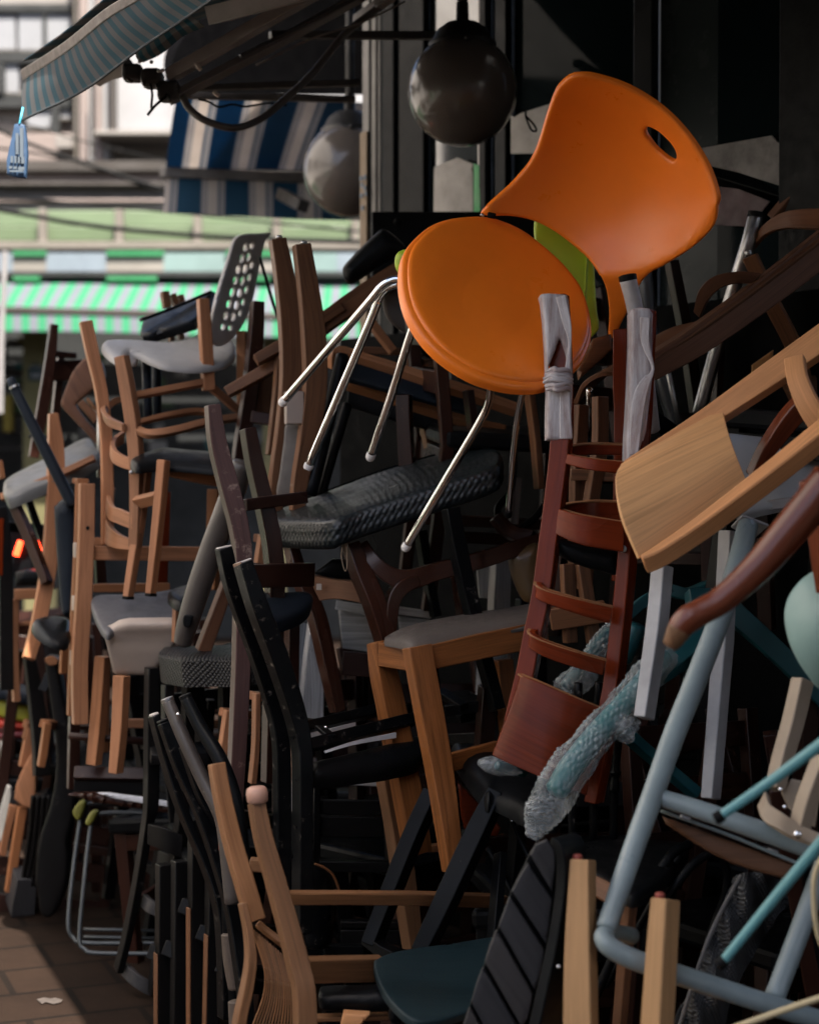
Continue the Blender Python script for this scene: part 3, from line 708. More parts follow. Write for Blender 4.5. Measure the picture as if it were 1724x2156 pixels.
# ---------------------------------------------------------------- second awning, round the corner
cw = Thing('corner_awning', 'blue and cream striped awning behind the smaller globe lamp', 'awning')
trow = [(1050, 560, 7.0), (1490, 575, 7.0), (1960, 600, 7.0), (2430, 640, 7.0), (2800, 660, 7.0)]
brow = [(985, 1000, 7.8), (1400, 1005, 7.8), (1800, 1010, 7.8), (2150, 1015, 7.8), (2500, 1020, 7.8)]
mid = [((a[0]+b[0])/2-4, (a[1]+b[1])/2+6, 7.42) for a, b in zip(trow, brow)]
cw.sheet('roof_cloth', AWNCLOTH, 'A', [trow, mid, brow], .004, bevel=0)
cw.bar('front_bar', ARMD, 'A', [(948, 1018, 7.78), (1724, 1050, 7.78), (2500, 1075, 7.78)], .06, w=62, smooth=False, turn=0)
cw.sheet('valance', AWNCLOTH, 'A', [[(985, 1050, 7.8), (1400, 1055, 7.8), (1800, 1060, 7.8), (2500, 1065, 7.8)], [(968, 1262, 7.74), (1400, 1280, 7.74), (1800, 1300, 7.74), (2500, 1312, 7.74)]], .004, bevel=0)
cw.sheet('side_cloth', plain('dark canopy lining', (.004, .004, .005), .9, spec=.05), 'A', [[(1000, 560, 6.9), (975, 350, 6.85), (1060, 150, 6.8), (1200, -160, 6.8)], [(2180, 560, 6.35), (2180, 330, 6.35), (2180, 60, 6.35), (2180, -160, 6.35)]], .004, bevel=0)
cw.link('shade_roof', grid_mesh([[Vector((x, y, 3.6)) for y in (4.7, 5.4, 6.0, 6.6)] for x in (-1.05, 0, 1, 2.4)], .01, 'shade_roof'), plain('unseen shade roof', (.02, .02, .02), .9))  # unseen roof added to keep light off the top of the smaller lamp
cw.bar('arm', ARMD, 'B', [(130, 1120, 7.6), (260, 1190, 7.3)], .05, w=70, smooth=False)

# ---------------------------------------------------------------- globe lamps
def lamp(label, t, cx, cy, r_px, d, top):
    th = Thing('globe_lamp', label, 'lamp', 'smoked glass globe lamps under the awning')
    c = P(t, cx, cy, d); r = px(r_px, d)
    prof = [(r*math.sin(a), -r*math.cos(a)) for a in np.linspace(0, math.pi*.86, 40)]
    th.lathe('globe', LAMPW, c, prof)
    th.lathe('holder', LAMPB, c, [(r*.60, r*.74), (r*.62, r*.86), (r*.56, r*.9), (r*.46, r*1.1), (r*.38, r*1.16), (r*.30, r*1.22), (r*.12, r*1.25), (r*.11, r*1.6), (1e-4, r*1.6)])
    for k in range(3):
        a = k*2.1+.6; th.wrod('screw', LAMPB, [c+Vector((math.cos(a)*r*.6, math.sin(a)*r*.6, r*.8)), c+Vector((math.cos(a)*r*.72, math.sin(a)*r*.72, r*.8))], .008)
    th.wrod('rod', LAMPB, [c+Vector((0, 0, r*1.55)), Vector((c.x, c.y, top))], .016)
lamp('large smoked glass globe lamp left of the orange backrest', 'B', 1192, 540, 325, 5.0, 3.3)
lamp('smaller globe lamp half hidden behind the shop pillar', 'B', 525, 1010, 278, 6.3, 3.4)

# ---------------------------------------------------------------- market across the street
D0 = 15.0
def cm(n, c, var=.18, r=.85): return plain(n, tuple(v*.27 for v in c), r, var=var, scale=1.6)
MW = cm('cream render', (.62, .57, .52)); MWH = cm('white render', (.80, .80, .82), .1); MPK = cm('pinkish stone', (.62, .50, .45))
MDK = cm('dark opening', (.035, .04, .04)); MGL = cm('pale blind', (.66, .68, .72), .12); MBR = cm('brown ledge', (.12, .10, .085))
MGR = cm('green translucent roof', (.34, .47, .26), .12, .5); MYE = cm('yellow painted wall', (.38, .34, .14), .15); MRL = cm('beige rail', (.42, .37, .31))
market = Thing('market_building', 'sunlit cream market building across the street with dark window bands', 'building')
def mb(name, m, x0, y0, x1, y1, d=D0, th=.12, t='A', parent=None): return market.slab(name, m, t, x0, y0, x1, y1, d, th, .01, parent)
mb('wall', MW, -2600, -900, 2700, 1240, D0+.3, .5)
mb('wall', MWH, 690, -300, 1010, 772, D0, .3); mb('wall', MWH, 1010, -300, 2700, 772, D0+.05, .3)
mb('ledge', MW, 560, 772, 2700, 800, D0-.25, .5)
for y0, y1 in ((20, 72), (305, 372), (560, 640)):
    mb('window_band', MDK, -1800, y0, 430, y1, D0+.18, .1)
for k, (x0, y0, x1, y1) in enumerate(((-420, 92, -60, 296), (-30, 92, 92, 296), (108, 66, 255, 298), (276, 84, 422, 300), (30, 362, 112, 552), (-60, 400, 12, 552), (150, 470, 330, 560), (-400, 372, -90, 552), (160, 640, 330, 760), (352, 648, 420, 705), (-300, 660, -40, 770))):
    f = mb('window', MGL, x0, y0, x1, y1, D0+.22, .06)
    mb('frame', MRL, x0, y1, x1, y1+7, D0+.18, .08, parent=f)
mb('louvre', MDK, 255, 80, 275, 310, D0+.19, .08); mb('post', MDK, 300, 620, 350, 790, D0+.1, .1); mb('post', MDK, -30, 380, 25, 560, D0+.15, .1)
mb('window_band', MDK, -1800, 372, -110, 640, D0+.24, .04)
for x0, x1, m, o in ((438, 470, MRL, .0), (470, 520, MPK, -.12), (522, 566, MWH, -.05), (566, 600, MPK, -.12), (604, 640, MWH, -.02)):
    mb('column', m, x0, -400, x1, 950, D0+o, .3)
mb('pipe', MBR, 540, 420, 556, 930, D0-.3, .06); mb('pipe', MBR, 652, -200, 688, 800, D0-.15, .1)
mb('ledge', MBR, -2200, 955, 2700, 1016, D0-.35, .5); mb('ledge', MPK, -2200, 1016, 2700, 1078, D0-.25, .4); mb('ledge', MBR, -2200, 1078, 2700, 1102, D0-.4, .5)
mb('wall', MWH, -2200, 1102, 2700, 1180, D0-.2, .4); mb('ledge', MPK, -2200, 1180, 2700, 1200, D0-.35, .5); mb('ledge', MW, -2200, 1200, 2700, 1248, D0-.3, .4)
mb('wall', MW, 330, 800, 430, 880, D0-.1, .3); mb('wall', MPK, -900, 790, 440, 955, D0+.1, .3)
# translucent arcade roof, its posts and the rail below
mb('roof_panel', MGR, -2200, 1248, 2700, 1345, D0-.6, .1); mb('roof_panel', cm('darker green roof', (.25, .36, .18), .12, .5), -2200, 1345, 2700, 1432, D0-.7, .1)
for x in (-650, -220, 250, 705, 1170, 1640, 2110): mb('post', MRL, x-24, 1235, x+24, 1440, D0-.8, .1)
mb('rail', MRL, -2200, 1432, 2700, 1480, D0-.9, .2); mb('rail', MDK, -2200, 1480, 2700, 1502, D0-.85, .1)
BAN = [cm('banner green', (.03, .42, .14)), cm('banner pale blue', (.46, .56, .66)), cm('banner beige', (.55, .50, .44)), cm('banner mint', (.42, .62, .60))]
sb = Thing('shop_sign', 'row of pale and green sign panels above the green striped stall awning', 'sign')
for k, (x0, x1, m) in enumerate(((-700, -330, 2), (-330, 78, 1), (78, 276, 2), (276, 632, 1), (632, 972, 2), (972, 1340, 3), (1340, 1640, 2), (1640, 2000, 3), (2000, 2500, 1))):
    sb.slab('panel', BAN[m], 'A', x0, 1502 + (0 if m in (1, 3) else 18), x1, 1612, D0-.95, .06)
    if m == 2: sb.slab('panel', BAN[0], 'A', x0, 1488, x1, 1520, D0-.98, .06); sb.slab('panel', BAN[0], 'A', x0, 1640, x1-40, 1668, D0-1.0, .06)
sb.slab('beam', MDK, 'A', -2200, 1612, 2600, 1642, D0-.97, .2)
stall = Thing('stall_awning', 'bright green and lilac striped stall awning across the street', 'awning')
stall.sheet('roof_cloth', GREENAW, 'D', [[(-1500, 95, 14.2), (500, 105, 14.2), (1300, 118, 14.2), (2500, 130, 14.2)], [(-1560, 280, 13.3), (400, 285, 13.3), (1250, 310, 13.3), (2500, 330, 13.3)]], .01, bevel=0)
stall.bar('front_bar', MBR, 'D', [(-1560, 285, 13.28), (60, 285, 13.28), (2500, 345, 13.28)], .05, w=34, turn=0, smooth=False)
stall.sheet('valance', GREENAW, 'D', [[(-1560, 300, 13.3), (400, 305, 13.3), (1250, 330, 13.3), (2500, 350, 13.3)], [(-1570, 408, 13.25), (400, 415, 13.25), (1250, 440, 13.25), (2500, 465, 13.25)]], .008, bevel=0)
mk2 = Thing('market_stall', 'dark open stall with yellow wall below the green striped awning', 'stall')
mk2.slab('back_wall', MDK, 'D', -2500, 60, 2600, 2250, 15.2, .2); mk2.slab('pier', MYE, 'D', 140, 405, 290, 2100, 14.0, .3); mk2.slab('pier', MYE, 'D', 1560, 440, 1680, 2100, 14.0, .3)
for y in (480, 560, 640, 720, 800, 900, 1000, 1100):
    mk2.slab('shelf', MBR, 'D', -900, y, 135, y+14, 14.4, .4)
SHC = [cm('goods yellow', (.55, .40, .04)), cm('goods green', (.10, .22, .07)), cm('goods grey', (.25, .25, .25)), cm('goods white', (.55, .53, .5)), cm('goods teal', (.04, .25, .25))]
for i in range(34):
    y = random.choice((480, 560, 640, 720, 800, 900, 1000)); x = random.uniform(-300, 110); h = random.uniform(18, 46)
    mk2.slab('goods', random.choice(SHC), 'D', x, y-h, x+random.uniform(14, 50), y-1, 14.3, .15)
mk2.slab('goods', SHC[0], 'D', 20, 790, 74, 1010, 14.1, .1)
for i in range(20):
    x = random.uniform(330, 1500); y = random.uniform(520, 1100); mk2.slab('goods', random.choice(SHC[1:]), 'D', x, y, x+random.uniform(30, 100), y+random.uniform(20, 70), 14.8, .1)
badge = Thing('door_badge', 'dark teal house badge with pale print on the yellow wall', 'badge')
badge.shell('plate', cm('badge teal', (.012, .09, .12)), 'D', [(170, 640), (185, 615), (215, 604), (245, 615), (258, 640), (258, 708), (170, 708)], 13.98, .02, .004, smooth=False, step=25)
for (x0, y0, x1, y1) in ((180, 622, 248, 630), (190, 662, 206, 690), (212, 662, 222, 690), (228, 662, 242, 690)): badge.slab('print', MWH, 'D', x0, y0, x1, y1, 13.965, .006, 0)
post = Thing('street_pole', 'pale metal pole at the left edge before the green awning', 'pole')
post.rod('shaft', plain('pale metal pole', (.20, .19, .185), .5), 'D', [(32, -60, 11.5), (22, 200, 11.5), (10, 500, 11.5), (5, 900, 11.5)], 34, cap=0)
cabs = (('thick dark cable sagging across the green roof', [(-400, 1170), (0, 1245), (250, 1290), (450, 1325), (850, 1372), (1424, 1412), (2300, 1440)], 30), ('dark cable bundle falling to the right over the pale wall', [(-500, 560), (0, 770), (170, 850), (420, 940), (700, 1035), (960, 1115), (1500, 1230)], 26),
        ('thin black cable crossing below the brown ledge', [(-300, 860), (0, 880), (300, 925), (520, 975), (850, 1100), (1200, 1210)], 16), ('thin dark cable along the pale ledge above the green roof', [(-300, 1165), (0, 1178), (280, 1190), (600, 1225), (1000, 1255), (1700, 1330), (2300, 1390)], 16),
        ('fine cable slanting behind the blue pouch', [(-200, 690), (160, 740), (500, 840), (880, 930), (1000, 960)], 10))
for lb, pts, wd in cabs:
    c = Thing('overhead_cable', lb, 'cable'); c.rod('strand', CAPBLK, 'A', [(x, y, 12.0) for x, y in pts], wd, seg=8)
# long pale building along the far side of the street, left of the picture: seen only in the shop glass
MOPP = plain('white street render', (.86, .80, .73), .85); 
rear = Thing('street_building', 'plain low building added unseen behind the viewer to block low light', 'building')  # unseen house added to cut the low frontal light
rear.box('wall', plain('added unseen building render', (.30, .28, .26), .9), (1.5, -7.0, 2.3), (13, .4, 4.6)); rear.box('door', MDK, (.5, -6.75, 1.1), (1.2, .1, 2.2))
opp = Thing('street_building', 'pale sunlit building along the left side of the street', 'building')
d2 = Vector((.431, .902, 0)); c2 = Vector((-6.3, 3.0, 0)); rot2 = math.atan2(d2.y, d2.x)
opp.box('wall', MOPP, c2+Vector((0, 0, 4.6)), (13, .4, 9.2), rot2); opp.box('ground_floor', MOPP, c2+Vector((.09, -.043, .9)), (12.9, .4, 1.8), rot2)
for k in range(7):
    q = c2 + d2*(-5.6+1.85*k) + Vector((.16, -.077, 0))
    opp.box('window', MDK, q+Vector((0, 0, 3.3)), (.9, .1, 1.1), rot2); opp.box('shutter', BAN[0] if k % 3 == 0 else MRL, q+Vector((.09, -.043, 1.0)), (1.5, .1, 1.5), rot2)

# ================================================================ the pile: chairs at the top and on the right
def foot(th, m, t, a, b, w, parent): th.rod('foot', m, t, [a, b], w, parent=parent, cap=.5)
# ---- orange chair
oc = Thing('plastic_chair', 'bright orange plastic chair with chrome legs tipped on top of the pile', 'chair')
SEAT = [(830, 60), (848, -52), (900, -132), (1000, -217), (1120, -262), (1270, -276), (1400, -255), (1560, -182), (1724, -52), (1834, 60), (1925, 200), (1966, 400), (1934, 540), (1864, 640), (1704, 735), (1580, 752), (1450, 740), (1300, 700), (1180, 640), (1060, 555), (960, 450), (880, 320), (840, 190)]
SPL = [(1400, 240, 3.75), (1642, -134, 3.89), (1820, 512, 3.75)]
st = oc.shell('seat', ORANGE, 'E', SEAT, SPL, .026, .010, step=38)
sc_ = [(1400+(x-1400)*.955+14, 240+(y-240)*.955-24) for x, y in SEAT]
oc.shell('seat_pad', ORANGE, 'E', sc_, [(a, b, d-.009) for a, b, d in SPL], .015, .009, step=38, parent=st,
         extra=lambda x, y: .012*max(0, 1-((x-1400)**2+(y-240)**2)/420**2), curved=False)
BACK = [(-285, 1262), (-190, 1180), (-100, 1100), (-40, 1035), (15, 965), (60, 870), (110, 700), (160, 560), (200, 505), (255, 465), (330, 455), (420, 470), (560, 515), (700, 590), (830, 690), (940, 810), (1020, 930), (1070, 1030), (1105, 1140), (1117, 1240), (1105, 1320), (1060, 1390), (960, 1480), (820, 1570), (720, 1625), (665, 1685), (620, 1780), (560, 1900), (500, 2010), (470, 2000), (475, 1880), (470, 1800), (450, 1700), (400, 1600), (330, 1510), (240, 1430), (140, 1360), (30, 1308), (-100, 1283), (-200, 1283), (-262, 1284)]
HOLE = [(688, 780), (705, 760), (760, 785), (820, 838), (858, 890), (870, 935), (852, 957), (805, 932), (745, 880), (700, 820)]
def bowl(x, y):
    q = ((x-430)/720)**2+((y-1000)/640)**2
    return .13*max(0, 1-q)**1.0 - .02*max(0, (x-700)/400) + .03*max(0, (y-1500)/500)
oc.shell('backrest', ORANGE, 'C', BACK, [(-280, 1265, 3.84), (330, 455, 3.56), (1100, 1250, 3.66)], .013, .006, extra=bowl, holes=[HOLE], step=42, n=4)
for pts, ft in (([(850, 112, 3.86), (790, 108, 3.87), (715, 148, 3.88), (620, 262, 3.91), (135, 828, 4.1)], 1), ([(1362, 725, 3.74), (1347, 840, 3.79), (1292, 960, 3.83), (1080, 1320, 3.93), (862, 1688, 4.02)], 1),
                ([(915, 345, 3.88), (870, 480, 3.92), (760, 830, 4.02), (650, 1150, 4.12)], 1), ([(1550, 755, 3.85), (1510, 1000, 3.95), (1464, 1492, 4.1)], 0)):
    w_ = 50 if ft else 40
    l = oc.rod('leg', CHROME, 'E', pts, w_, n=12)
    a, b = np.array(pts[-2]), np.array(pts[-1]); dr = (b-a)/np.linalg.norm((b-a)[:2])
    foot(oc, RUBW if ft else CAPBLK, 'E', tuple(b-dr*8), tuple(b+dr*16), w_+7, l)
oc.rod('seat_frame', CHROME, 'E', [(860, 115, 3.9), (1100, 260, 3.9), (1362, 700, 3.86), (1550, 700, 3.9)], 46)
oc.rod('screw', CAPBLK, 'B', [(1345, 1275, 3.83), (1385, 1283, 3.83)], 34); oc.rod('screw', STEEL, 'B', [(1302, 1272, 3.82), (1318, 1282, 3.82)], 20)
# ---- lime chair behind
lc = Thing('plastic_chair', 'lime green plastic chair mostly hidden behind the orange chair', 'chair')
lc.shell('seat', LIME, 'E', [(790, 0), (800, -45), (832, -70), (900, -80), (1250, -100), (1550, 60), (1550, 300), (1100, 380), (920, 200), (835, 85), (802, 45)], 4.0, .03, .012)
lc.shell('backrest', LIME, 'C', [(40, 1290), (115, 1318), (200, 1340), (330, 1470), (385, 1570), (396, 1700), (405, 1830), (412, 1960), (300, 2000), (150, 1750), (50, 1500)], 3.99, .014, .005)
lc.bar('rib', LIME, 'C', [(345, 1500, 3.975, 12), (335, 1650, 3.97, 12), (328, 1900, 3.97, 12)], .012, turn=-30)
for pts in ([(810, 135, 3.95), (745, 160, 3.96), (692, 228, 3.97), (640, 370, 4.0), (282, 1212, 4.2)],):
    l = lc.rod('leg', CHROME, 'E', pts, 52, n=12); foot(lc, RUBW, 'E', (285, 1205, 4.2), (276, 1225, 4.2), 58, l)
lc.rod('leg', CHROME, 'F', [(362, 760, 4.02), (364, 1085, 4.15)], 42)
# ---- mahogany ladder-back, upside down with taped legs
mc = Thing('ladder_back_chair', 'dark red mahogany ladder-back chair upside down with taped leg ends', 'chair')
pL = mc.bar('post', MAHOG, 'F', [(158, 195, 3.64, 118), (182, 700, 3.63, 118), (182, 1060, 3.62, 116), (137, 1466, 3.61, 112), (110, 1666, 3.6, 112), (70, 1966, 3.59, 112), (15, 2236, 3.58, 110), (-30, 2466, 3.57, 112), (-90, 2716, 3.56, 112), (-140, 2936, 3.55, 105)], .035, turn=-22, n=5)
pR = mc.bar('post', MAHOG, 'F', [(672, 280, 3.62, 92), (655, 700, 3.62, 92), (640, 1000, 3.61, 90), (605, 1250, 3.60, 84), (578, 1466, 3.59, 78), (550, 1886, 3.58, 84), (485, 2466, 3.56, 90), (455, 2646, 3.55, 88), (405, 2966, 3.54, 84), (362, 3215, 3.54, 80)], .045, turn=-30, n=5)
wl = mc.shell('tape_wrap', FOAM, 'F', [(68, 200), (80, 190), (120, 186), (170, 190), (228, 196), (238, 230), (246, 320), (252, 430), (256, 560), (264, 660), (262, 760), (256, 900), (258, 1056), (182, 1062), (108, 1058), (108, 900), (112, 780), (106, 640), (100, 500), (90, 350), (78, 240)], 3.618, .058, .008,
              holes=[[(186, 462), (212, 530), (224, 580), (216, 640), (150, 650), (118, 640), (140, 575), (160, 525)]], smooth=False, step=28, grain=90)
for k in range(6):
    y = 640+k*22; x0 = 84+abs(k-2.5)*9
    mc.rod('tape_roll', FOAM, 'F', [(x0, y+12, 3.606, 18), (x0+45, y+random.uniform(-10, 10), 3.596, 34), (170, y+random.uniform(-12, 12), 3.592, 38), (225, y+random.uniform(-8, 12), 3.596, 32), (262-abs(k-2.5)*5, y+18, 3.606, 18)], n=5, seg=10, parent=wl)
mc.bar('tape_flap', FOAM, 'F', [(190, 205, 3.612, 60), (225, 360, 3.608, 52), (243, 470, 3.605, 22), (232, 620, 3.604, 30), (215, 800, 3.606, 60), (222, 1054, 3.610, 76)], .004, turn=-10, parent=wl)
mc.shell('tape_wrap', FOAM, 'F', [(604, 300), (620, 278), (670, 270), (720, 278), (740, 310), (738, 420), (735, 560), (742, 640), (728, 760), (712, 900), (700, 1010), (672, 1110), (640, 1180), (572, 1230), (578, 1060), (588, 900), (596, 700), (604, 500)], 3.598, .058, .010, smooth=False, step=28, grain=90)
mc.bar('tape_flap', FOAM, 'F', [(690, 330, 3.59, 60), (692, 480, 3.588, 50), (738, 640, 3.588, 16), (690, 720, 3.588, 60), (650, 850, 3.59, 80), (625, 1150, 3.592, 50)], .004, turn=-10, parent=pR)
def band(th, name, m, t, top, bot, dth=.014, **k):
    if len(bot[0]) == 2: bot = [(b[0], b[1], a[2]) for a, b in zip(top, bot)]
    edge = k.pop('edge', None); o = th.sheet(name, m, t, [top, bot], dth, n=8, **k)
    if edge: th.bar('edge', edge, t, [(a[0], a[1]-2, a[2]+.005) for a in top], .003, w=34, N=(0, -.3, .95), parent=o, bevel=.0008)
    return o
band(mc, 'hoop', MAHOG, 'F', [(600, 1085, 3.80), (400, 1080, 3.80), (290, 1086, 3.77), (215, 1108, 3.69), (238, 1143, 3.63), (380, 1172, 3.585), (580, 1192, 3.58)], [(600, 1150), (400, 1148), (290, 1152), (203, 1172), (222, 1200), (370, 1240), (578, 1264)], edge=PLY)
band(mc, 'hoop', MAHOG, 'F', [(585, 1425, 3.78), (400, 1420, 3.78), (270, 1430, 3.75), (186, 1450, 3.67), (212, 1475, 3.61), (340, 1510, 3.57), (565, 1547, 3.56)], [(585, 1560), (400, 1560), (270, 1565), (168, 1600), (180, 1620), (330, 1684), (562, 1724)], edge=PLY)
mc.shell('cushion', LEATHER, 'I', [(158, 172), (230, 190), (380, 225), (535, 255), (535, 392), (430, 375), (330, 348), (225, 305), (175, 250)], 3.60, .06, .03)
band(mc, 'slat', MAHOG, 'I', [(120, 425, 3.68), (75, 420, 3.63), (45, 445, 3.58), (110, 482, 3.555), (300, 536, 3.54), (500, 582, 3.55)], [(115, 520), (62, 522), (38, 532), (120, 572), (300, 632), (482, 684)], edge=PLY)
band(mc, 'slat', MAHOG, 'I', [(80, 705, 3.66), (35, 704, 3.60), (5, 735, 3.56), (80, 777, 3.535), (280, 846, 3.52), (460, 897, 3.53)], [(72, 800), (22, 812), (0, 830), (100, 886), (280, 946), (440, 992)], edge=PLY)
mc.sheet('top_panel', MAHOG, 'I', [[(-20, 972, 3.62), (-48, 985, 3.56), (60, 1030, 3.525), (240, 1108, 3.505), (420, 1182, 3.51)], [(-90, 1180, 3.60), (-110, 1195, 3.545), (20, 1280, 3.51), (200, 1370, 3.49), (390, 1440, 3.50)], [(-185, 1462, 3.60), (-208, 1470, 3.54), (0, 1566, 3.50), (130, 1618, 3.485), (345, 1705, 3.49)]], .016)
mc.rod('bolt', STEEL, 'I', [(560, 242, 3.585), (560, 242, 3.572)], 44, parent=pR)
mc.bar('edge', PLY, 'I', [(-20, 970, 3.626), (-46, 983, 3.566), (60, 1028, 3.532), (240, 1106, 3.512), (420, 1180, 3.517)], .003, w=36, N=(0, -.3, .95), bevel=.0008)
# ---- teal chair with bubble wrapped legs
tc_ = Thing('metal_chair', 'teal metal chair with legs wrapped in bubble wrap', 'chair')
tc_.bar('frame', TEAL, 'I', [(735, 965, 3.52, 125), (870, 870, 3.55, 130), (1010, 765, 3.62, 125), (1150, 640, 3.7, 120)], .04, turn=-20, tip=25)
tc_.bar('frame', TEAL, 'I', [(960, 520, 3.72, 100), (1120, 540, 3.74, 130), (1260, 650, 3.76, 130), (1500, 870, 3.8, 120), (1800, 1170, 3.85, 110)], .03, turn=-20, tip=25)
tc_.bar('frame', TEAL, 'I', [(590, 640, 3.72, 60), (720, 530, 3.76, 64), (850, 465, 3.8, 60)], .03, tip=20)
tc_.bar('frame', TEAL, 'I', [(830, 480, 3.9), (960, 510, 3.9), (1090, 470, 3.9)], .03, w=72)
tc_.bar('frame', TEAL, 'I', [(580, 1310, 3.62), (760, 1470, 3.66), (1020, 1690, 3.7)], .03, w=66, tip=20)
pts = [(800, 880, 3.52, 118), (700, 1000, 3.48, 120), (560, 1168, 3.44, 132), (410, 1335, 3.41, 142), (250, 1540, 3.38, 150), (165, 1680, 3.36, 142)]
lg = tc_.rod('leg', TEALM, 'I', pts)
def film(th, t, pts, parent, amp=.0022):
    from mathutils import noise as mn
    q = cr(pts, 60 if len(pts) < 6 else 34); c = [P(t, *a[:3]) for a in q]; r = [px(a[3], a[2])/2 for a in q]
    o = th.link('bubble_wrap', sweep_round(c, r, 84, 'bubble_wrap', 0), BUBBLE, parent)
    for v in o.data.vertices:
        i = v.index//84
        if i >= len(c): continue
        k = v.index % 84; out = (v.co-c[i]).normalized()
        a_ = 2*math.pi*k/84*r[i]; b_ = ACC(c)[i]; pitch = .0125; row = round(b_/(pitch*.87)); uu = a_/pitch + (.5 if row % 2 else 0); du = (uu-round(uu))*pitch; dv = b_-row*pitch*.87
        dome = max(0, 1-(du*du+dv*dv)/.0058**2)**.5
        v.co += out*dome*.0055 + mn.noise_vector(v.co*26)*amp*2.2 + out*abs(mn.noise(v.co*60))*.004
    return o
_acc = {}
def ACC(c):
    k = id(c)
    if k not in _acc:
        L = [0]
        for m in range(len(c)-1): L.append(L[-1]+(c[m+1]-c[m]).length)
        _acc[k] = (c, L)
    return _acc[k][1]
film(tc_, 'I', [(810, 872, 3.52, 135), (700, 1000, 3.48, 160), (560, 1168, 3.44, 165), (410, 1335, 3.41, 184), (250, 1540, 3.38, 208), (130, 1735, 3.355, 215), (65, 1850, 3.34, 160), (12, 1955, 3.33, 40)], lg, .0026)
film(tc_, 'I', [(600, 1230, 3.42, 110), (560, 1310, 3.42, 130), (590, 1370, 3.43, 40)], lg, .003)
lg = tc_.rod('leg', TEAL, 'I', [(480, 730, 3.78, 80), (360, 870, 3.76, 80), (220, 1060, 3.74, 80)])
film(tc_, 'I', [(520, 690, 3.78, 70), (450, 780, 3.77, 100), (370, 890, 3.75, 110), (310, 1000, 3.74, 140), (180, 1085, 3.73, 110)], lg)
lg = tc_.rod('leg', TEAL, 'K', [(1560, 230, 3.66, 60), (1400, 190, 3.62, 60)])
tc_.shell('bubble_wrap', BUBBLE, 'K', [(1282, 190), (1290, 165), (1330, 148), (1400, 138), (1450, 158), (1500, 195), (1556, 242), (1500, 264), (1460, 256), (1420, 264), (1370, 250), (1325, 236)], 3.6, .03, .02, parent=lg, step=18, smooth=False)
tc_.rod('leg', TEAL, 'I', [(640, 700, 3.9, 120), (560, 900, 3.92, 100)])
# ---- oak chair lying across the right
ok = Thing('oak_chair', 'light oak chair with bent veneer back tipped diagonally at right', 'chair')
ok.sheet('back_panel', OAKP, 'F', [[(548, 1198, 3.46), (850, 1032, 3.50), (1150, 868, 3.54)], [(513, 1290, 3.39), (850, 1125, 3.43), (1176, 980, 3.47)], [(548, 1500, 3.33), (890, 1325, 3.37), (1225, 1130, 3.41)], [(655, 1762, 3.312), (970, 1546, 3.352), (1296, 1310, 3.392)]], .012, n=8)
ok.bar('post', OAK, 'F', [(570, 1200, 3.53, 40), (1000, 955, 3.53, 110), (1450, 650, 3.51, 150), (1950, 300, 3.49, 170)], .04, turn=-15, tip=18)
ok.bar('post', OAK, 'F', [(664, 1752, 3.30, 36), (760, 1702, 3.298, 62), (1000, 1540, 3.29, 80), (1400, 1235, 3.27, 98), (1980, 770, 3.23, 115)], .046, N=(-.25, -.62, .74), bevel=.004)
ok.bar('slat', OAK, 'F', [(1568, 560, 3.43, 118), (1590, 700, 3.40, 122), (1670, 880, 3.38, 135), (1820, 1090, 3.38, 140)], .022, turn=-25)
ok.bar('leg', OAK, 'F', [(1900, 340, 3.6, 150), (2300, 900, 3.7, 150)], .04)
# ---- red brown varnished leg poking in from the right
rb = Thing('wooden_armchair', 'armchair with thick red brown varnished leg pointing in from right edge', 'chair')
lg = rb.rod('leg', REDLEG, 'I', [(880, 745, 2.8, 135), (915, 690, 2.8, 158), (960, 650, 2.8, 168), (1040, 605, 2.8, 160), (1150, 540, 2.8, 165), (1350, 360, 2.8, 188), (1550, 130, 2.8, 215), (1800, -170, 2.8, 250)], n=10, seg=24)
rb.rod('bare_tip', TEAK, 'I', [(838, 815, 2.8, 95), (860, 780, 2.8, 120), (893, 722, 2.8, 148)], parent=lg, n=5, seg=24)
rb.bar('rail', REDLEG, 'F', [(1330, 1290, 3.52, 30), (1430, 1130, 3.5, 90), (1560, 950, 3.48, 120), (1700, 800, 3.46, 120)], .03)
rb.bar('seat_rail', REDLEG, 'I', [(1800, -170, 2.85, 220), (1900, 500, 2.9, 220)], .05)
# ---- white painted chair
wc = Thing('white_chair', 'white painted wooden chair with legs hanging down behind the oak chair', 'chair')
wc.shell('seat', WHITES, 'F', [(1140, 985), (1200, 1008), (1480, 1040), (1850, 1060), (1850, 1330), (1600, 1420), (1400, 1462), (1290, 1492), (1180, 1440)], [(1190, 1010, 3.72), (1700, 1060, 3.75), (1400, 1460, 3.6)], .03, .01, smooth=False)
wc.bar('leg', WHITEP, 'I', [(765, 330, 3.42, 88), (730, 700, 3.40, 90), (655, 1235, 3.36, 80)], .04, turn=-38, n=6)
wc.bar('leg', WHITEP, 'I', [(1160, 130, 3.5, 82), (1128, 800, 3.48, 84), (1105, 1050, 3.48, 84), (1052, 1720, 3.44, 78)], .04, turn=-38, smooth=False)
wc.bar('apron', WHITEP, 'F', [(1180, 1480, 3.62, 60), (1800, 1400, 3.6, 60)], .02)
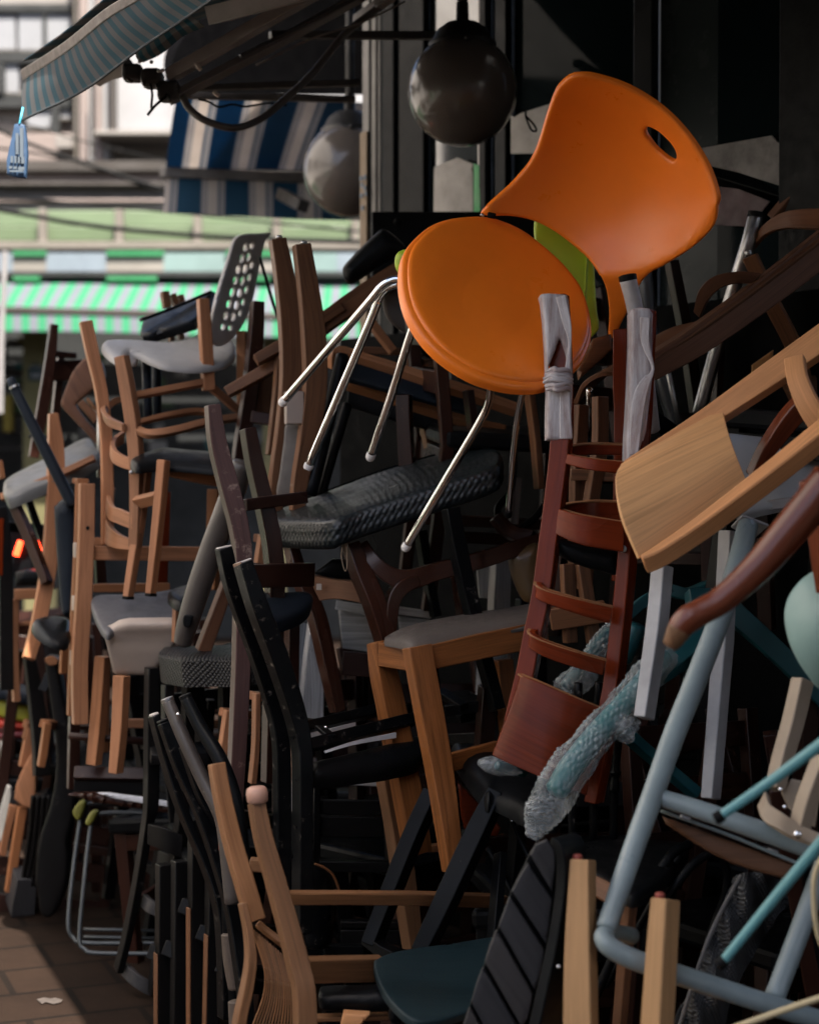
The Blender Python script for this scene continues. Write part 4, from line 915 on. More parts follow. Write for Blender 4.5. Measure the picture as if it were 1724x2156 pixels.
# ---- pale blue tubular stool
bs = Thing('tubular_stool', 'pale blue grey tubular steel stool lying on its side at lower right', 'stool')
bs.rod('tube', BLUEP, 'L', [(1300, -1240, 3.45, 122), (1190, -840, 3.35, 130), (1000, -338, 3.25, 135), (865, 0, 3.18, 134), (745, 340, 3.1, 132), (620, 690, 3.03, 130), (462, 1150, 2.95, 122)], seg=24)
bs.rod('tube', BLUEP, 'L', [(470, 1180, 2.95, 100), (442, 1205, 2.94, 112), (480, 1262, 2.93, 122), (600, 1330, 2.93, 124), (760, 1388, 2.94, 124), (1100, 1500, 2.97, 122), (1440, 1612, 3.0, 122), (1850, 1740, 3.05, 122)], seg=24)
bs.rod('tube', BLUEP, 'L', [(752, 372, 3.1, 108), (1000, 448, 3.08, 112), (1300, 550, 3.06, 120), (1780, 715, 3.04, 130)], seg=24)
bs.rod('tube', BLUEP, 'L', [(1765, 740, 3.12, 118), (1600, 1190, 3.08, 122), (1460, 1560, 3.03, 122)], seg=24)
bs.rod('tube', BLUEP, 'L', [(500, 1175, 2.98, 90), (610, 1200, 3.06, 100)], seg=20)
bs.bar('flange', WHITEP, 'I', [(1262, 42, 3.46), (1300, 52, 3.46), (1425, 100, 3.46)], .09, w=16, tip=10)
wd_ = bs.shell('seat', BROWN, 'L', [(790, 485), (1100, 600), (1600, 785), (1522, 858), (1350, 815), (1200, 765), (1060, 695), (930, 610), (810, 530)], [(800, 480, 3.14), (1600, 785, 3.08), (1200, 770, 3.1)], .03, .006, smooth=False)
bs.bar('seat_edge', BLUEP, 'L', [(785, 458, 3.12), (1200, 605, 3.1), (1610, 775, 3.07)], .02, w=20)
for x, y in ((935, 498), (1455, 698)): bs.bar('clip', WHITEP, 'L', [(x-28, y-10, 3.09), (x+28, y+10, 3.09)], .02, w=22, smooth=False)
# ---- mint shell chair with turquoise rods
mt_ = Thing('shell_chair', 'mint plastic shell chair with thin turquoise rod legs at right edge', 'chair')
mt_.shell('seat', MINT, 'I', [(1760, 335), (1640, 390), (1560, 470), (1515, 560), (1505, 660), (1528, 780), (1580, 900), (1650, 1005), (1730, 1090), (1900, 1150), (2060, 900), (2060, 500), (1900, 330)], 2.95, .012, .006, extra=lambda x, y: .09*((x-1850)/350)**2+.08*((y-700)/400)**2)
for a in ([(1135, 490, 2.72, 58), (1430, 285, 2.7, 64), (1780, 28, 2.66, 74)], [(1150, 1355, 2.7, 56), (1430, 1010, 2.67, 62), (1780, 588, 2.62, 72)]):
    l = mt_.rod('leg', TURQ, 'L', a, seg=20)
    x, y, d, _ = a[0]; mt_.rod('foot', CAPBLK, 'L', [(x-30, y+18, d), (x-8, y+6, d), (x+12, y-8, d)], 76, parent=l, smooth=False, cap=.1)
mt_.rod('leg', TURQ, 'L', [(1780, 28, 2.66), (1900, -100, 2.8), (2000, -350, 2.95)], 70)
# ---- beige chair
bg_ = Thing('beige_chair', 'beige plastic chair with bent strap and screws behind the turquoise rods', 'chair')
bg_.bar('leg', BEIGE, 'L', [(1660, -320, 3.16, 105), (1600, -60, 3.14, 102), (1540, 150, 3.12, 95), (1495, 330, 3.1, 80)], .03, turn=30)
bg_.bar('leg', BEIGE, 'L', [(1790, 150, 2.98, 112), (1690, 400, 2.98, 100), (1640, 575, 2.98, 90)], .03, turn=30)
s_ = bg_.sheet('strap', BEIGE, 'L', [[(1400, 335, 3.06), (1425, 410, 3.02), (1510, 470, 2.99), (1600, 530, 2.98), (1730, 590, 2.97)], [(1352, 430, 3.04), (1385, 505, 3.0), (1480, 560, 2.97), (1580, 610, 2.96), (1720, 655, 2.95)]], .012)
bg_.sheet('back', BEIGE, 'L', [[(1560, 270, 3.12), (1640, 285, 3.12), (1740, 300, 3.12)], [(1500, 350, 3.12), (1560, 460, 3.12), (1700, 560, 3.12)]], .01)
for x, y, d in ((1595, 597, 2.955), (1495, 330, 3.06), (1520, 435, 3.04)): bg_.rod('screw', CHROME, 'L', [(x, y, d), (x, y, d-.012)], 48 if x > 1550 else 26, parent=s_)
hp = Thing('cane_hoop', 'cream cane hoop and rod of a chair cut by lower right corner', 'chair')
hp.rod('hoop', BEIGEB, 'L', [(1760, 700, 2.75), (1700, 830, 2.75), (1692, 1000, 2.75), (1715, 1180, 2.75), (1780, 1350, 2.75)], 34)
hp.rod('rod', BEIGEB, 'L', [(1150, 1770, 2.8), (1400, 1680, 2.78), (1600, 1610, 2.76), (1800, 1545, 2.74)], 40)
# ---- net backed chair
nb_ = Thing('net_chair', 'dark chair with grey net back standing behind the blue stool', 'chair')
nb_.shell('net_back', MESHB, 'L', [(1250, 830), (1450, 850), (1620, 950), (1480, 1080), (1300, 1380), (1200, 1600), (1130, 1800), (860, 1800), (980, 1450), (1070, 1200), (1150, 1030)], [(1250, 850, 3.3), (1600, 950, 3.35), (900, 1724, 3.25)], .004, .002, extra=lambda x, y: .022*math.sin((x+.35*y)/55)+.012*math.sin((x-.2*y)/23+1)+.01*math.sin(y/90), step=22)
nb_.rod('edge', plain('frayed net hem', (.10, .10, .10), .9, bmp=.6), 'L', [(1260, 840, 3.29), (1150, 1040, 3.28), (1070, 1210, 3.27), (985, 1450, 3.25), (880, 1780, 3.24)], 26)
nb_.rod('frame', BLACKM, 'L', [(1350, 1000, 3.42), (1500, 1000, 3.4), (1640, 950, 3.4)], 60)
# ---- round black seat stool behind
rs = Thing('round_stool', 'stool with rounded black seat between slatted back and blue tube', 'stool')
rs.shell('seat', LEATHER, 'L', [(210, 668), (260, 640), (380, 615), (560, 608), (780, 612), (950, 640), (900, 740), (800, 850), (700, 915), (620, 942), (520, 895), (400, 820), (280, 740)], [(215, 660, 3.5), (620, 930, 3.22), (900, 640, 3.6)], .03, .012)
rs.bar('apron', BROWN, 'L', [(370, 885, 3.3, 110), (490, 950, 3.26, 120)], .02, turn=25); rs.bar('leg', BROWN, 'L', [(630, 960, 3.35, 70), (610, 1160, 3.35, 60), (560, 1800, 3.35, 55)], .03)
rs.bar('leg', BLACKW, 'L', [(850, 760, 3.55, 60), (860, 1400, 3.55, 60)], .03)
bw = Thing('bentwood_chair', 'black bent tube chair back arching beneath the blue rail', 'chair')
bw.rod('hoop', BLACKM, 'L', [(380, 1600, 3.42), (520, 1280, 3.41), (640, 1060, 3.4), (750, 860, 3.4), (850, 715, 3.42), (950, 655, 3.46)], 58)
bw.rod('hoop', BLACKM, 'L', [(740, 1080, 3.4), (850, 930, 3.39), (960, 790, 3.4), (1060, 720, 3.42), (1135, 735, 3.44), (1178, 840, 3.45), (1155, 990, 3.45), (1090, 1160, 3.45), (1000, 1500, 3.45)], 52)
bw.rod('hoop', BLACKM, 'L', [(450, 1500, 3.46), (600, 1240, 3.45), (700, 1060, 3.44), (800, 880, 3.44), (900, 720, 3.46)], 46)
tp = Thing('spindle_chair', 'black chair with turned spindles standing in shade behind the bubble wrap', 'chair')
for x in (265, 390, 510):
    z = 3.62 + (x-390)/2000
    tp.rod('spindle', BLACKP, 'L', [(x+30, -300, z, 50), (x+18, 0, z, 62), (x+5, 200, z, 50), (x+4, 230, z, 74), (x, 260, z, 50), (x-4, 330, z, 70), (x-6, 370, z, 56), (x-8, 620, z, 46)], n=6)
tp.shell('seat', BLACKM, 'L', [(180, 600), (600, 590), (720, 700), (200, 700)], [(180, 600, 3.75), (700, 600, 3.8), (300, 700, 3.55)], .03, .006, smooth=False)
# ---- pale legs with red plugs, bottom
pm = Thing('maple_chair', 'upside-down maple chair, only its two pale red-plugged legs in view', 'chair')
l = pm.bar('leg', PINE, 'L', [(298, 745, 2.98, 118), (285, 1250, 2.95, 158), (285, 1700, 2.93, 178), (290, 2150, 2.92, 178)], .04, turn=-26)
pm.rod('plug', REDCAP, 'L', [(290, 722, 3.0), (290, 745, 3.0)], 58, parent=l)
l = pm.bar('leg', PINE, 'L', [(768, 975, 2.9, 112), (745, 1300, 2.88, 128), (715, 1800, 2.86, 140), (700, 2150, 2.86, 140)], .045, turn=-42)
pm.rod('plug', REDCAP, 'L', [(778, 950, 2.93), (778, 972, 2.93)], 58, parent=l)
b_ = P('L', 500, 2150, 2.95); pm.box('seat', PINE, (b_.x, b_.y+.16, b_.z-.01), (.42, .42, .03)); pm.box('backrest', PINE, (b_.x, b_.y+.36, b_.z/2-.015), (.40, .025, b_.z-.04))
# ---- oval slatted back
sl = Thing('slatted_chair', 'dark charcoal chair with oval back of slanting slats at the bottom', 'chair')
sl.shell('back_board', BLACKM, 'L', [(5, 715), (45, 655), (110, 632), (165, 670), (190, 780), (170, 950), (130, 1200), (70, 1480), (0, 1800), (-60, 2050), (-400, 2050), (-385, 1750), (-340, 1590), (-262, 1370), (-180, 1150), (-100, 930)], 3.06, .01, .002, smooth=False)
for k, s_ in enumerate(([(12, 722), (42, 662), (108, 634), (156, 690), (158, 800), (138, 938)], [(-4, 772), (138, 985), (122, 1140), (102, 1245), (-96, 938), (-55, 855)], [(-112, 968), (94, 1286), (66, 1430), (36, 1518), (-176, 1142), (-140, 1045)],
           [(-190, 1170), (26, 1548), (-5, 1690), (-40, 1745), (-258, 1358), (-228, 1260)], [(-270, 1390), (-55, 1765), (-90, 1930), (-150, 1960), (-338, 1594), (-305, 1480)], [(-348, 1625), (-170, 1960), (-250, 2060), (-395, 1760)])):
    sl.shell('slat', GREYBLK, 'L', s_, 3.045 - .004*k, .014, .0022, smooth=False, grain=57)
sl.bar('frame', BLACKM, 'L', [(128, 634, 3.0, 40), (172, 672, 2.99, 62), (192, 790, 2.985, 66), (182, 960, 2.98, 68), (142, 1220, 2.97, 70), (82, 1500, 2.96, 74), (10, 1830, 2.95, 78), (-50, 2060, 2.95, 78)], .075, turn=-35)
sl.rod('screw', STEEL, 'L', [(178, 1382, 2.98), (178, 1382, 2.955)], 26)
# ---- upper right: dark ladder chair
uc = Thing('ladder_back_chair', 'dark walnut chair lying diagonally with hooped rails at upper right', 'chair')
uc.bar('post', WALNUT, 'F', [(700, 655, 3.98, 145), (1000, 478, 4.0, 172), (1400, 195, 4.05, 185), (1850, -150, 4.1, 195)], .045, turn=-25, tip=-25)
uc.bar('post_face', BROWN, 'F', [(690, 600, 3.98, 40), (1000, 400, 4.0, 44), (1400, 105, 4.05, 48), (1850, -240, 4.1, 52)], .03, turn=-10, tip=40)
uc.sheet('back_panel', WALNUT, 'F', [[(262, 840, 4.12), (318, 722, 4.06), (430, 658, 4.02), (600, 662, 4.0)], [(330, 760, 4.16), (460, 640, 4.12), (600, 560, 4.09), (790, 520, 4.06)], [(560, 560, 4.22), (700, 470, 4.18), (850, 390, 4.14), (1010, 350, 4.10)]], .012)
band(uc, 'rail', WALNUT, 'F', [(975, 300, 4.16), (1010, 170, 4.12), (1100, 88, 4.09), (1250, 58, 4.07), (1380, 70, 4.06)], [(1012, 338), (1062, 232), (1135, 160), (1235, 126), (1330, 130)])
band(uc, 'rail', WALNUT, 'C', [(1308, 1440, 4.42), (1400, 1325, 4.36), (1520, 1255, 4.3), (1720, 1235, 4.2), (1950, 1260, 4.1)], [(1298, 1494), (1385, 1400), (1500, 1356), (1660, 1350), (1900, 1380)])
uc.bar('post', WALNUT, 'C', [(1480, 1330, 4.5, 110), (1600, 1190, 4.48, 120), (1850, 880, 4.44, 130)], .04)
ll = Thing('wooden_chair', 'chair with light ridged wooden leg crossing under the walnut chair', 'chair')
ll.bar('leg', BROWN, 'F', [(1305, -30, 4.28, 85), (1420, 220, 4.28, 90), (1570, 520, 4.28, 92), (1640, 800, 4.3, 92)], .035, turn=-25); ll.rod('plug', STEEL, 'F', [(1300, -60, 4.3), (1305, -35, 4.3)], 44)
ll.shell('seat', BROWN, 'F', [(1500, 700), (1900, 650), (1900, 850), (1600, 900)], 4.32, .03, .006, smooth=False)
gt = Thing('metal_chair', 'chair with grey oval tube leg and black cap at upper right', 'chair')
gt.rod('leg', STEEL, 'C', [(1345, 1290, 4.4, 92), (1300, 1450, 4.4, 88), (1245, 1620, 4.42, 84), (1160, 1900, 4.45, 84), (1010, 2450, 4.5, 80)], 84); gt.rod('cap', CAPBLK, 'C', [(1352, 1262, 4.4), (1346, 1290, 4.4)], 104, cap=.1)
gt.rod('leg', plain('dull grey tube', (.06, .065, .072), .4, .3), 'F', [(690, 60, 4.5), (720, 350, 4.5), (790, 700, 4.48), (880, 1010, 4.46)], 88); gt.rod('leg', STEEL, 'F', [(815, 600, 4.42), (890, 960, 4.42)], 34)
cpt = Thing('metal_chair', 'chair with scuffed white pipe leg, black cap, below the orange backrest', 'chair')
cpt.rod('leg', plain('scuffed pipe', (.42, .40, .39), .5, var=.2, scratch=.6, scratchcol=(.05, .045, .04)), 'F', [(590, 112, 3.645, 102), (630, 280, 3.665, 98), (690, 640, 3.72, 92), (735, 1000, 3.78, 90)]); cpt.rod('cap', CAPBLK, 'F', [(585, 84, 3.643), (590, 112, 3.643)], 108, cap=.1)
cpt.bar('frame', BLACKM, 'F', [(720, 900, 3.80, 80), (1000, 1100, 4.1, 80)], .03)
rd = Thing('wooden_chair', 'red brown chair standing upright directly behind the taped mahogany legs', 'chair')
rd.bar('post', MAHOG, 'F', [(540, 400, 3.86, 88), (540, 720, 3.86, 90), (545, 1000, 3.86, 86), (530, 1900, 3.86, 84)], .035, turn=-25); rd.bar('post', BROWN, 'F', [(445, 800, 3.95, 78), (440, 1100, 3.95, 78), (385, 1470, 3.95, 75), (350, 1950, 3.95, 70)], .03)
rd.bar('post', BROWN, 'F', [(330, 850, 4.0, 70), (310, 1300, 4.0, 80), (300, 1950, 4.0, 80)], .03)
rd.shell('seat', BROWN, 'F', [(385, 455), (490, 430), (500, 520), (300, 700), (290, 640), (340, 540)], 3.9, .03, .008, smooth=False)
rd.bar('rail', BROWN, 'F', [(250, 1265, 3.97), (560, 1275, 3.95)], .02, w=70); rd.bar('rail', BROWN, 'F', [(130, 2130, 3.9), (460, 2080, 3.9)], .025, w=130)
rd.bar('slat', BROWN, 'I', [(240, 330, 3.92), (260, 800, 3.92)], .02, w=80); rd.bar('slat', BROWN, 'I', [(330, 330, 3.92), (400, 800, 3.92)], .02, w=80)
dk = Thing('dark_chair', 'dark slim legged chair deep in shade under the walnut chair', 'chair')
dk.bar('leg', WENGE, 'F', [(865, -10, 4.55, 66), (950, 430, 4.55, 70), (1020, 900, 4.55, 72)], .03); dk.bar('leg', WENGE, 'F', [(1150, 430, 4.5, 44), (1130, 900, 4.5, 44)], .03); dk.bar('rail', WENGE, 'F', [(840, 940, 4.5), (1320, 960, 4.5)], .03, w=90)
dk.shell('seat', BLACKM, 'F', [(1000, 900), (1500, 880), (1560, 1050), (1000, 1060)], 4.45, .03, .006, smooth=False)
dk.rod('bolt', STEEL, 'F', [(1472, 968, 4.44), (1472, 968, 4.42)], 36)
crm = Thing('stool_corner', 'cream corner of a seat lit between dark chairs at right', 'seat')
crm.shell('seat', PINE, 'F', [(1330, 612), (1452, 525), (1450, 610), (1330, 665)], 4.36, .02, .004, smooth=False)
mnt = Thing('seat_corner', 'small mint seat corner peeking under the walnut post', 'seat')
mnt.shell('seat', MINT, 'F', [(832, 622), (935, 562), (945, 580), (840, 652)], 4.2, .015, .003, smooth=False)

# ================================================================ middle of the pile
# ---- woven black seat chair
wv = Thing('woven_seat_chair', 'dark walnut chair with woven black seat pad in the middle', 'chair')
WVO = [(30, 1512), (46, 1484), (140, 1446), (400, 1350), (700, 1240), (1000, 1150), (1160, 1115), (1280, 1104), (1380, 1112), (1415, 1140), (1412, 1185), (1370, 1215), (1150, 1290), (900, 1372), (600, 1472), (460, 1528), (400, 1542), (330, 1546), (110, 1542), (52, 1532)]
WVP = [(400, 1540, 4.14), (50, 1500, 4.5), (1400, 1180, 4.2)]
wvs = wv.shell('seat', WEAVE, 'E', WVO, WVP, .020, .010, step=9, n=4, ext=(0, 0, -1), relief=(.0115, .0014), grain=20)
woven_side(wv, WEAVE, 'E', WVO, WVP, .068, .018, .0036, wvs)
_l = wv.bar('leg', WALD, 'H', [(185, 185, 4.36, 62), (250, 400, 4.34, 80), (350, 640, 4.32, 92), (420, 950, 4.30, 86), (475, 1205, 4.3, 70)], .04, turn=32)
worn_lit_edge(wv, EDGEW, 'H', [(185, 185, 4.36, 62), (250, 400, 4.34, 80), (350, 640, 4.32, 92), (420, 950, 4.30, 86), (475, 1205, 4.3, 70)], _l, 16)
_l = wv.bar('leg', WALD, 'H', [(548, 200, 4.2, 80), (620, 380, 4.19, 108), (695, 560, 4.18, 112), (760, 785, 4.18, 92)], .045, turn=32)
worn_lit_edge(wv, EDGEW, 'H', [(548, 200, 4.2, 80), (620, 380, 4.19, 108), (695, 560, 4.18, 112), (760, 785, 4.18, 92)], _l, 22)
wv.bar('rail', WALD, 'H', [(600, 200, 4.22, 60), (665, 310, 4.2, 80), (760, 395, 4.2, 100), (880, 425, 4.21, 118), (1050, 375, 4.23, 104), (1300, 310, 4.26, 100), (1500, 245, 4.3, 92), (1680, 180, 4.34, 80)], .035, turn=10)
wv.bar('brace', WALD, 'H', [(940, 430, 4.21, 60), (850, 465, 4.2, 90), (790, 560, 4.19, 80), (770, 780, 4.19, 60)], .035, turn=20)
ap = wv.sheet('apron', WALNUT, 'H', [[(290, 398, 4.34), (450, 425, 4.30), (620, 430, 4.24)], [(322, 552, 4.34), (460, 540, 4.30), (655, 578, 4.24)]], .02)
wv.slab('label', LABELW, 'H', 326, 448, 356, 484, 4.31, .004, 0, parent=ap)
wv.shell('under_pad', LEATHER, 'H', [(310, 385), (420, 300), (600, 300), (600, 425), (450, 420), (350, 402)], 4.36, .03, .012, smooth=False)
wv.bar('rear_leg', WALD, 'H', [(1400, 40, 4.4, 70), (1480, 130, 4.4, 80), (1600, 170, 4.38, 90)], .035); wv.bar('leg', WALD, 'H', [(1180, 360, 4.4, 70), (1260, 900, 4.45, 70)], .035)
wv.rod('thread', plain('loose thread', (.3, .22, .15), .9), 'H', [(480, 215, 4.14), (475, 290, 4.13), (495, 370, 4.13), (508, 340, 4.13), (505, 230, 4.14)], 4, seg=5); wv.rod('thread', CAPBLK, 'H', [(660, 165, 4.12), (685, 220, 4.12), (680, 275, 4.12)], 4, seg=5)
# ---- black bar-legged chair leaning behind
bl = Thing('black_chair', 'black chair with straight tapered legs leaning under the woven seat', 'chair')
bl.bar('leg', BLACKP, 'H', [(1140, -5, 4.1, 88), (1200, 300, 4.1, 88), (1270, 600, 4.1, 84), (1345, 900, 4.08, 80), (1420, 1190, 4.06, 74)], .035, turn=28, n=4)
bl.bar('leg', BLACKP, 'H', [(960, 130, 4.45, 60), (1010, 450, 4.45, 55), (1050, 640, 4.45, 50)], .03, turn=28); bl.bar('rail', BLACKP, 'H', [(1090, 1205, 4.12), (1360, 1168, 4.1)], .03, w=66)
bl.shell('seat', BLACKM, 'H', [(1080, 1085), (1230, 1070), (1400, 1180), (1180, 1230)], [(1080, 1085, 4.4), (1400, 1180, 4.2), (1180, 1230, 4.15)], .02, .005, smooth=False)
bl.bar('bracket', BLACKM, 'H', [(1060, 1070, 4.2), (1200, 1160, 4.1)], .02, w=60)
# ---- honey oak stool with leather seat
hk = Thing('honey_oak_chair', 'honey oak chair with worn grey leather seat and two square legs', 'chair')
hk.shell('cushion', LEATHG, 'H', [(728, 738), (752, 712), (850, 668), (1000, 628), (1250, 584), (1500, 546), (1760, 505), (1800, 580), (1600, 640), (1300, 692), (1060, 738), (960, 758), (885, 766), (800, 750)], [(730, 738, 3.92), (900, 762, 3.79), (1590, 640, 3.92)], .030, .024, step=40, ext=(0, 0, -1))
hk.bar('apron', HONEY, 'H', [(690, 866, 3.94), (890, 898, 3.84)], .025, w=142, N=(-.85, -.5, 0), smooth=False)
hk.bar('apron', HONEY, 'H', [(1010, 884, 3.79, 148), (1300, 822, 3.84, 150), (1700, 738, 3.95, 156)], .025, turn=-5, smooth=False)
hk.bar('leg', HONEY, 'H', [(945, 815, 3.76, 150), (1022, 1240, 3.75, 148), (1080, 1560, 3.74, 138), (1130, 1900, 3.72, 118), (1160, 2160, 3.71, 90)], .045, turn=24, n=5)
hk.bar('leg', HONEY, 'H', [(712, 790, 3.95, 70), (752, 960, 3.95, 130), (805, 1200, 3.95, 146), (850, 1440, 3.95, 150), (930, 1880, 3.95, 146), (960, 2050, 3.95, 140)], .045, turn=35, n=5)
hk.bar('stretcher', HONEY, 'H', [(1130, 1512, 3.84), (1430, 1432, 3.95)], .025, w=106, turn=-10, smooth=False)
hk.bar('leg', HONEY, 'H', [(1450, 900, 4.25, 100), (1500, 1500, 4.25, 90)], .04, turn=20)
h2 = Thing('wooden_chair', 'plain brown wooden chair leg rising behind the honey oak legs', 'chair')
h2.bar('leg', TEAK, 'H', [(770, 1585, 4.08, 108), (830, 1900, 4.08, 116), (880, 2260, 4.06, 112), (928, 2615, 4.05, 96)], .04, turn=35, n=5); h2.bar('rail', BEECHD, 'K', [(985, 685, 4.1), (1100, 680, 4.1), (1470, 625, 4.2)], .025, w=44, smooth=False)
h2.bar('leg', BEECHD, 'K', [(1475, 560, 4.25, 30), (1460, 800, 4.25, 30), (1440, 1150, 4.2, 30)], .03)
h2.shell('seat', MAHOG, 'K', [(1165, 290), (1310, 430), (1420, 560), (1400, 610), (1215, 600), (1185, 500)], 4.05, .03, .006, smooth=False)
# ---- tall black chair
tb = Thing('black_chair', 'tall black chair with scratched flat posts and torn seat, front centre', 'chair')
p1 = tb.bar('post', BLACKP, 'H', [(-208, 236, 3.73, 86), (-150, 480, 3.75, 92), (-20, 830, 3.78, 98), (80, 1130, 3.8, 100), (130, 1350, 3.8, 96), (140, 1600, 3.8, 92), (140, 2320, 3.8, 90)], .03, turn=30, n=5)
tb.bar('post_end', LABELW, 'H', [(-211, 222, 3.735), (-208, 236, 3.735)], .026, w=82, turn=30, parent=p1, smooth=False)
p2 = tb.bar('post', BLACKP, 'H', [(-88, 318, 3.68, 84), (0, 580, 3.68, 106), (110, 870, 3.7, 112), (215, 1190, 3.72, 104), (262, 1400, 3.72, 92), (272, 1640, 3.71, 88), (270, 2530, 3.7, 88)], .045, turn=30, n=5)
tb.bar('post_end', LABELW, 'H', [(-93, 304, 3.685), (-88, 318, 3.685)], .04, w=80, turn=30, parent=p2, smooth=False)
worn_lit_edge(tb, EDGEW, 'H', [(-88, 318, 3.68, 84), (0, 580, 3.68, 106), (110, 870, 3.7, 112), (215, 1190, 3.72, 104), (262, 1400, 3.72, 92), (272, 1640, 3.71, 88)], p2, 15, .04, 30, 5)
tb.bar('seat_rail', BLACKP, 'H', [(250, 1292, 3.82), (500, 1232, 3.97), (790, 1160, 4.1)], .03, w=62, tip=30); tb.bar('seat_rail', BLACKP, 'H', [(285, 1398, 3.73), (520, 1335, 3.82), (930, 1235, 3.98)], .03, w=72, tip=30)
br_ = tb.bar('bracket', BLACKM, 'H', [(345, 1285, 3.84), (420, 1345, 3.78)], .01, w=62, tip=40, smooth=False); tb.rod('rivet', CHROME, 'H', [(382, 1300, 3.8), (382, 1299, 3.785)], 16, parent=br_)
tb.sheet('lining', WHITEC, 'H', [[(375, 1438, 3.76), (560, 1380, 3.83), (800, 1330, 3.92)], [(385, 1450, 3.76), (560, 1402, 3.83), (800, 1362, 3.92)]], .004, bevel=0); tb.sheet('lining', WHITEC, 'H', [[(275, 1335, 3.84), (400, 1310, 3.9), (560, 1270, 4.0)], [(285, 1370, 3.84), (400, 1335, 3.9), (560, 1290, 4.0)]], .004, bevel=0)
tb.shell('cushion', LEATHER, 'H', [(312, 1482), (340, 1462), (500, 1425), (800, 1352), (960, 1320), (980, 1450), (800, 1508), (600, 1536), (400, 1556), (320, 1542)], [(312, 1480, 3.77), (800, 1360, 3.95), (600, 1536, 3.8)], .05, .028)
tb.shell('torn_edge', BEECHD, 'H', [(600, 1535), (800, 1505), (810, 1560), (760, 1560), (680, 1552)], 3.9, .01, .004, smooth=False)
tb.bar('leg', BLACKP, 'H', [(335, 1550, 4.0, 40), (325, 2400, 4.0, 40)], .03)
# ---- worn red brown post chair
wr = Thing('dark_wood_chair', 'dark reddish chair with worn scuffed back posts left of woven seat', 'chair')
wr.bar('post', WORN, 'D', [(1274, 848, 4.0, 78), (1305, 1080, 4.0, 100), (1372, 1340, 4.0, 112), (1432, 1580, 4.0, 106), (1455, 1800, 4.0, 100), (1448, 2300, 4.0, 96), (1430, 2770, 4.0, 94), (1395, 3420, 4.0, 84)], .035, turn=25, n=5)
wr.bar('post', WENGE, 'D', [(1488, 985, 4.12, 74), (1530, 1200, 4.12, 88), (1600, 1500, 4.12, 96), (1640, 1730, 4.12, 98), (1650, 2050, 4.12, 95), (1620, 3100, 4.12, 80)], .04, turn=28, n=5)
wr.bar('rail', WENGE, 'D', [(1470, 1446, 4.04), (1620, 1425, 4.1), (1830, 1400, 4.18)], .025, w=70); wr.bar('apron', WENGE, 'H', [(-60, 405, 4.04), (120, 400, 4.1), (320, 395, 4.22)], .025, w=140)
wr.shell('cushion', NAVYP, 'H', [(-30, 488), (120, 474), (275, 470), (320, 520), (260, 590), (110, 640), (-20, 620)], [(-30, 488, 4.12), (275, 470, 4.2), (110, 640, 4.05)], .05, .02)
wr.bar('leg', WENGE, 'H', [(200, 620, 4.2, 70), (190, 1500, 4.2, 60)], .04)
# ---- brown back posts
bp = Thing('walnut_chair', 'brown chair with two tall curved back posts beside chrome legs', 'chair')
bp.bar('post', BROWN, 'E', [(105, -140, 4.5, 92), (145, 80, 4.5, 112), (182, 380, 4.5, 132), (188, 680, 4.5, 126), (155, 980, 4.5, 110), (100, 1330, 4.5, 88), (80, 1700, 4.5, 80)], .035, turn=22, n=6)
bp.bar('post', BROWN, 'E', [(250, -106, 4.44, 98), (288, 150, 4.44, 118), (322, 450, 4.44, 138), (328, 750, 4.44, 134), (290, 1050, 4.44, 118), (235, 1340, 4.44, 88), (220, 1700, 4.44, 80)], .035, turn=22, n=6)
bp.bar('worn_lit_edge', EDGEW, 'E', [(207, -104, 4.437, 10), (234, 150, 4.437, 10), (258, 450, 4.437, 11), (266, 750, 4.437, 11), (236, 1050, 4.437, 10), (194, 1340, 4.437, 10)], .03, turn=22)
bp.bar('block', TAUPE, 'E', [(200, 770, 4.43), (202, 965, 4.43)], .03, w=108, turn=15, smooth=False); bp.shell('cloth', CLOTHG, 'E', [(150, 955), (252, 960), (248, 1150), (232, 1395), (95, 1395), (108, 1250), (130, 1080)], 4.48, .015, .008)
bp.rod('dowel', STEEL, 'E', [(105, -150, 4.52), (105, -138, 4.52)], 40); bp.rod('dowel', STEEL, 'E', [(252, -116, 4.46), (252, -104, 4.46)], 40)
# ---- chair lying with legs out to the left and a padded seat
ly = Thing('upturned_chair', 'brown chair lying with legs poking left and a black padded back', 'chair')
ly.bar('leg', BROWN, 'E', [(-210, 772, 4.75, 60), (100, 590, 4.75, 76), (400, 340, 4.76, 112), (600, 200, 4.78, 125), (900, 10, 4.8, 130)], .04, turn=10, tip=15)
ly.bar('leg', BROWN, 'E', [(-32, 578, 4.7, 62), (160, 465, 4.72, 70), (480, 260, 4.76, 75)], .04, turn=10, tip=15)
ly.shell('cushion', LEATHER, 'B', [(482, 1578), (530, 1520), (600, 1448), (690, 1366), (730, 1352), (785, 1385), (868, 1470), (860, 1510), (800, 1508), (640, 1605), (540, 1668), (500, 1660), (484, 1625)], 4.78, .06, .03)
ly.shell('seat', LEATHG, 'E', [(720, 180), (800, 140), (900, 200), (930, 380), (860, 420), (740, 320)], 4.85, .04, .012)
ly.bar('brace', BEECH, 'E', [(650, 345, 4.8, 50), (720, 440, 4.8, 50), (790, 530, 4.8, 46)], .025, turn=25)
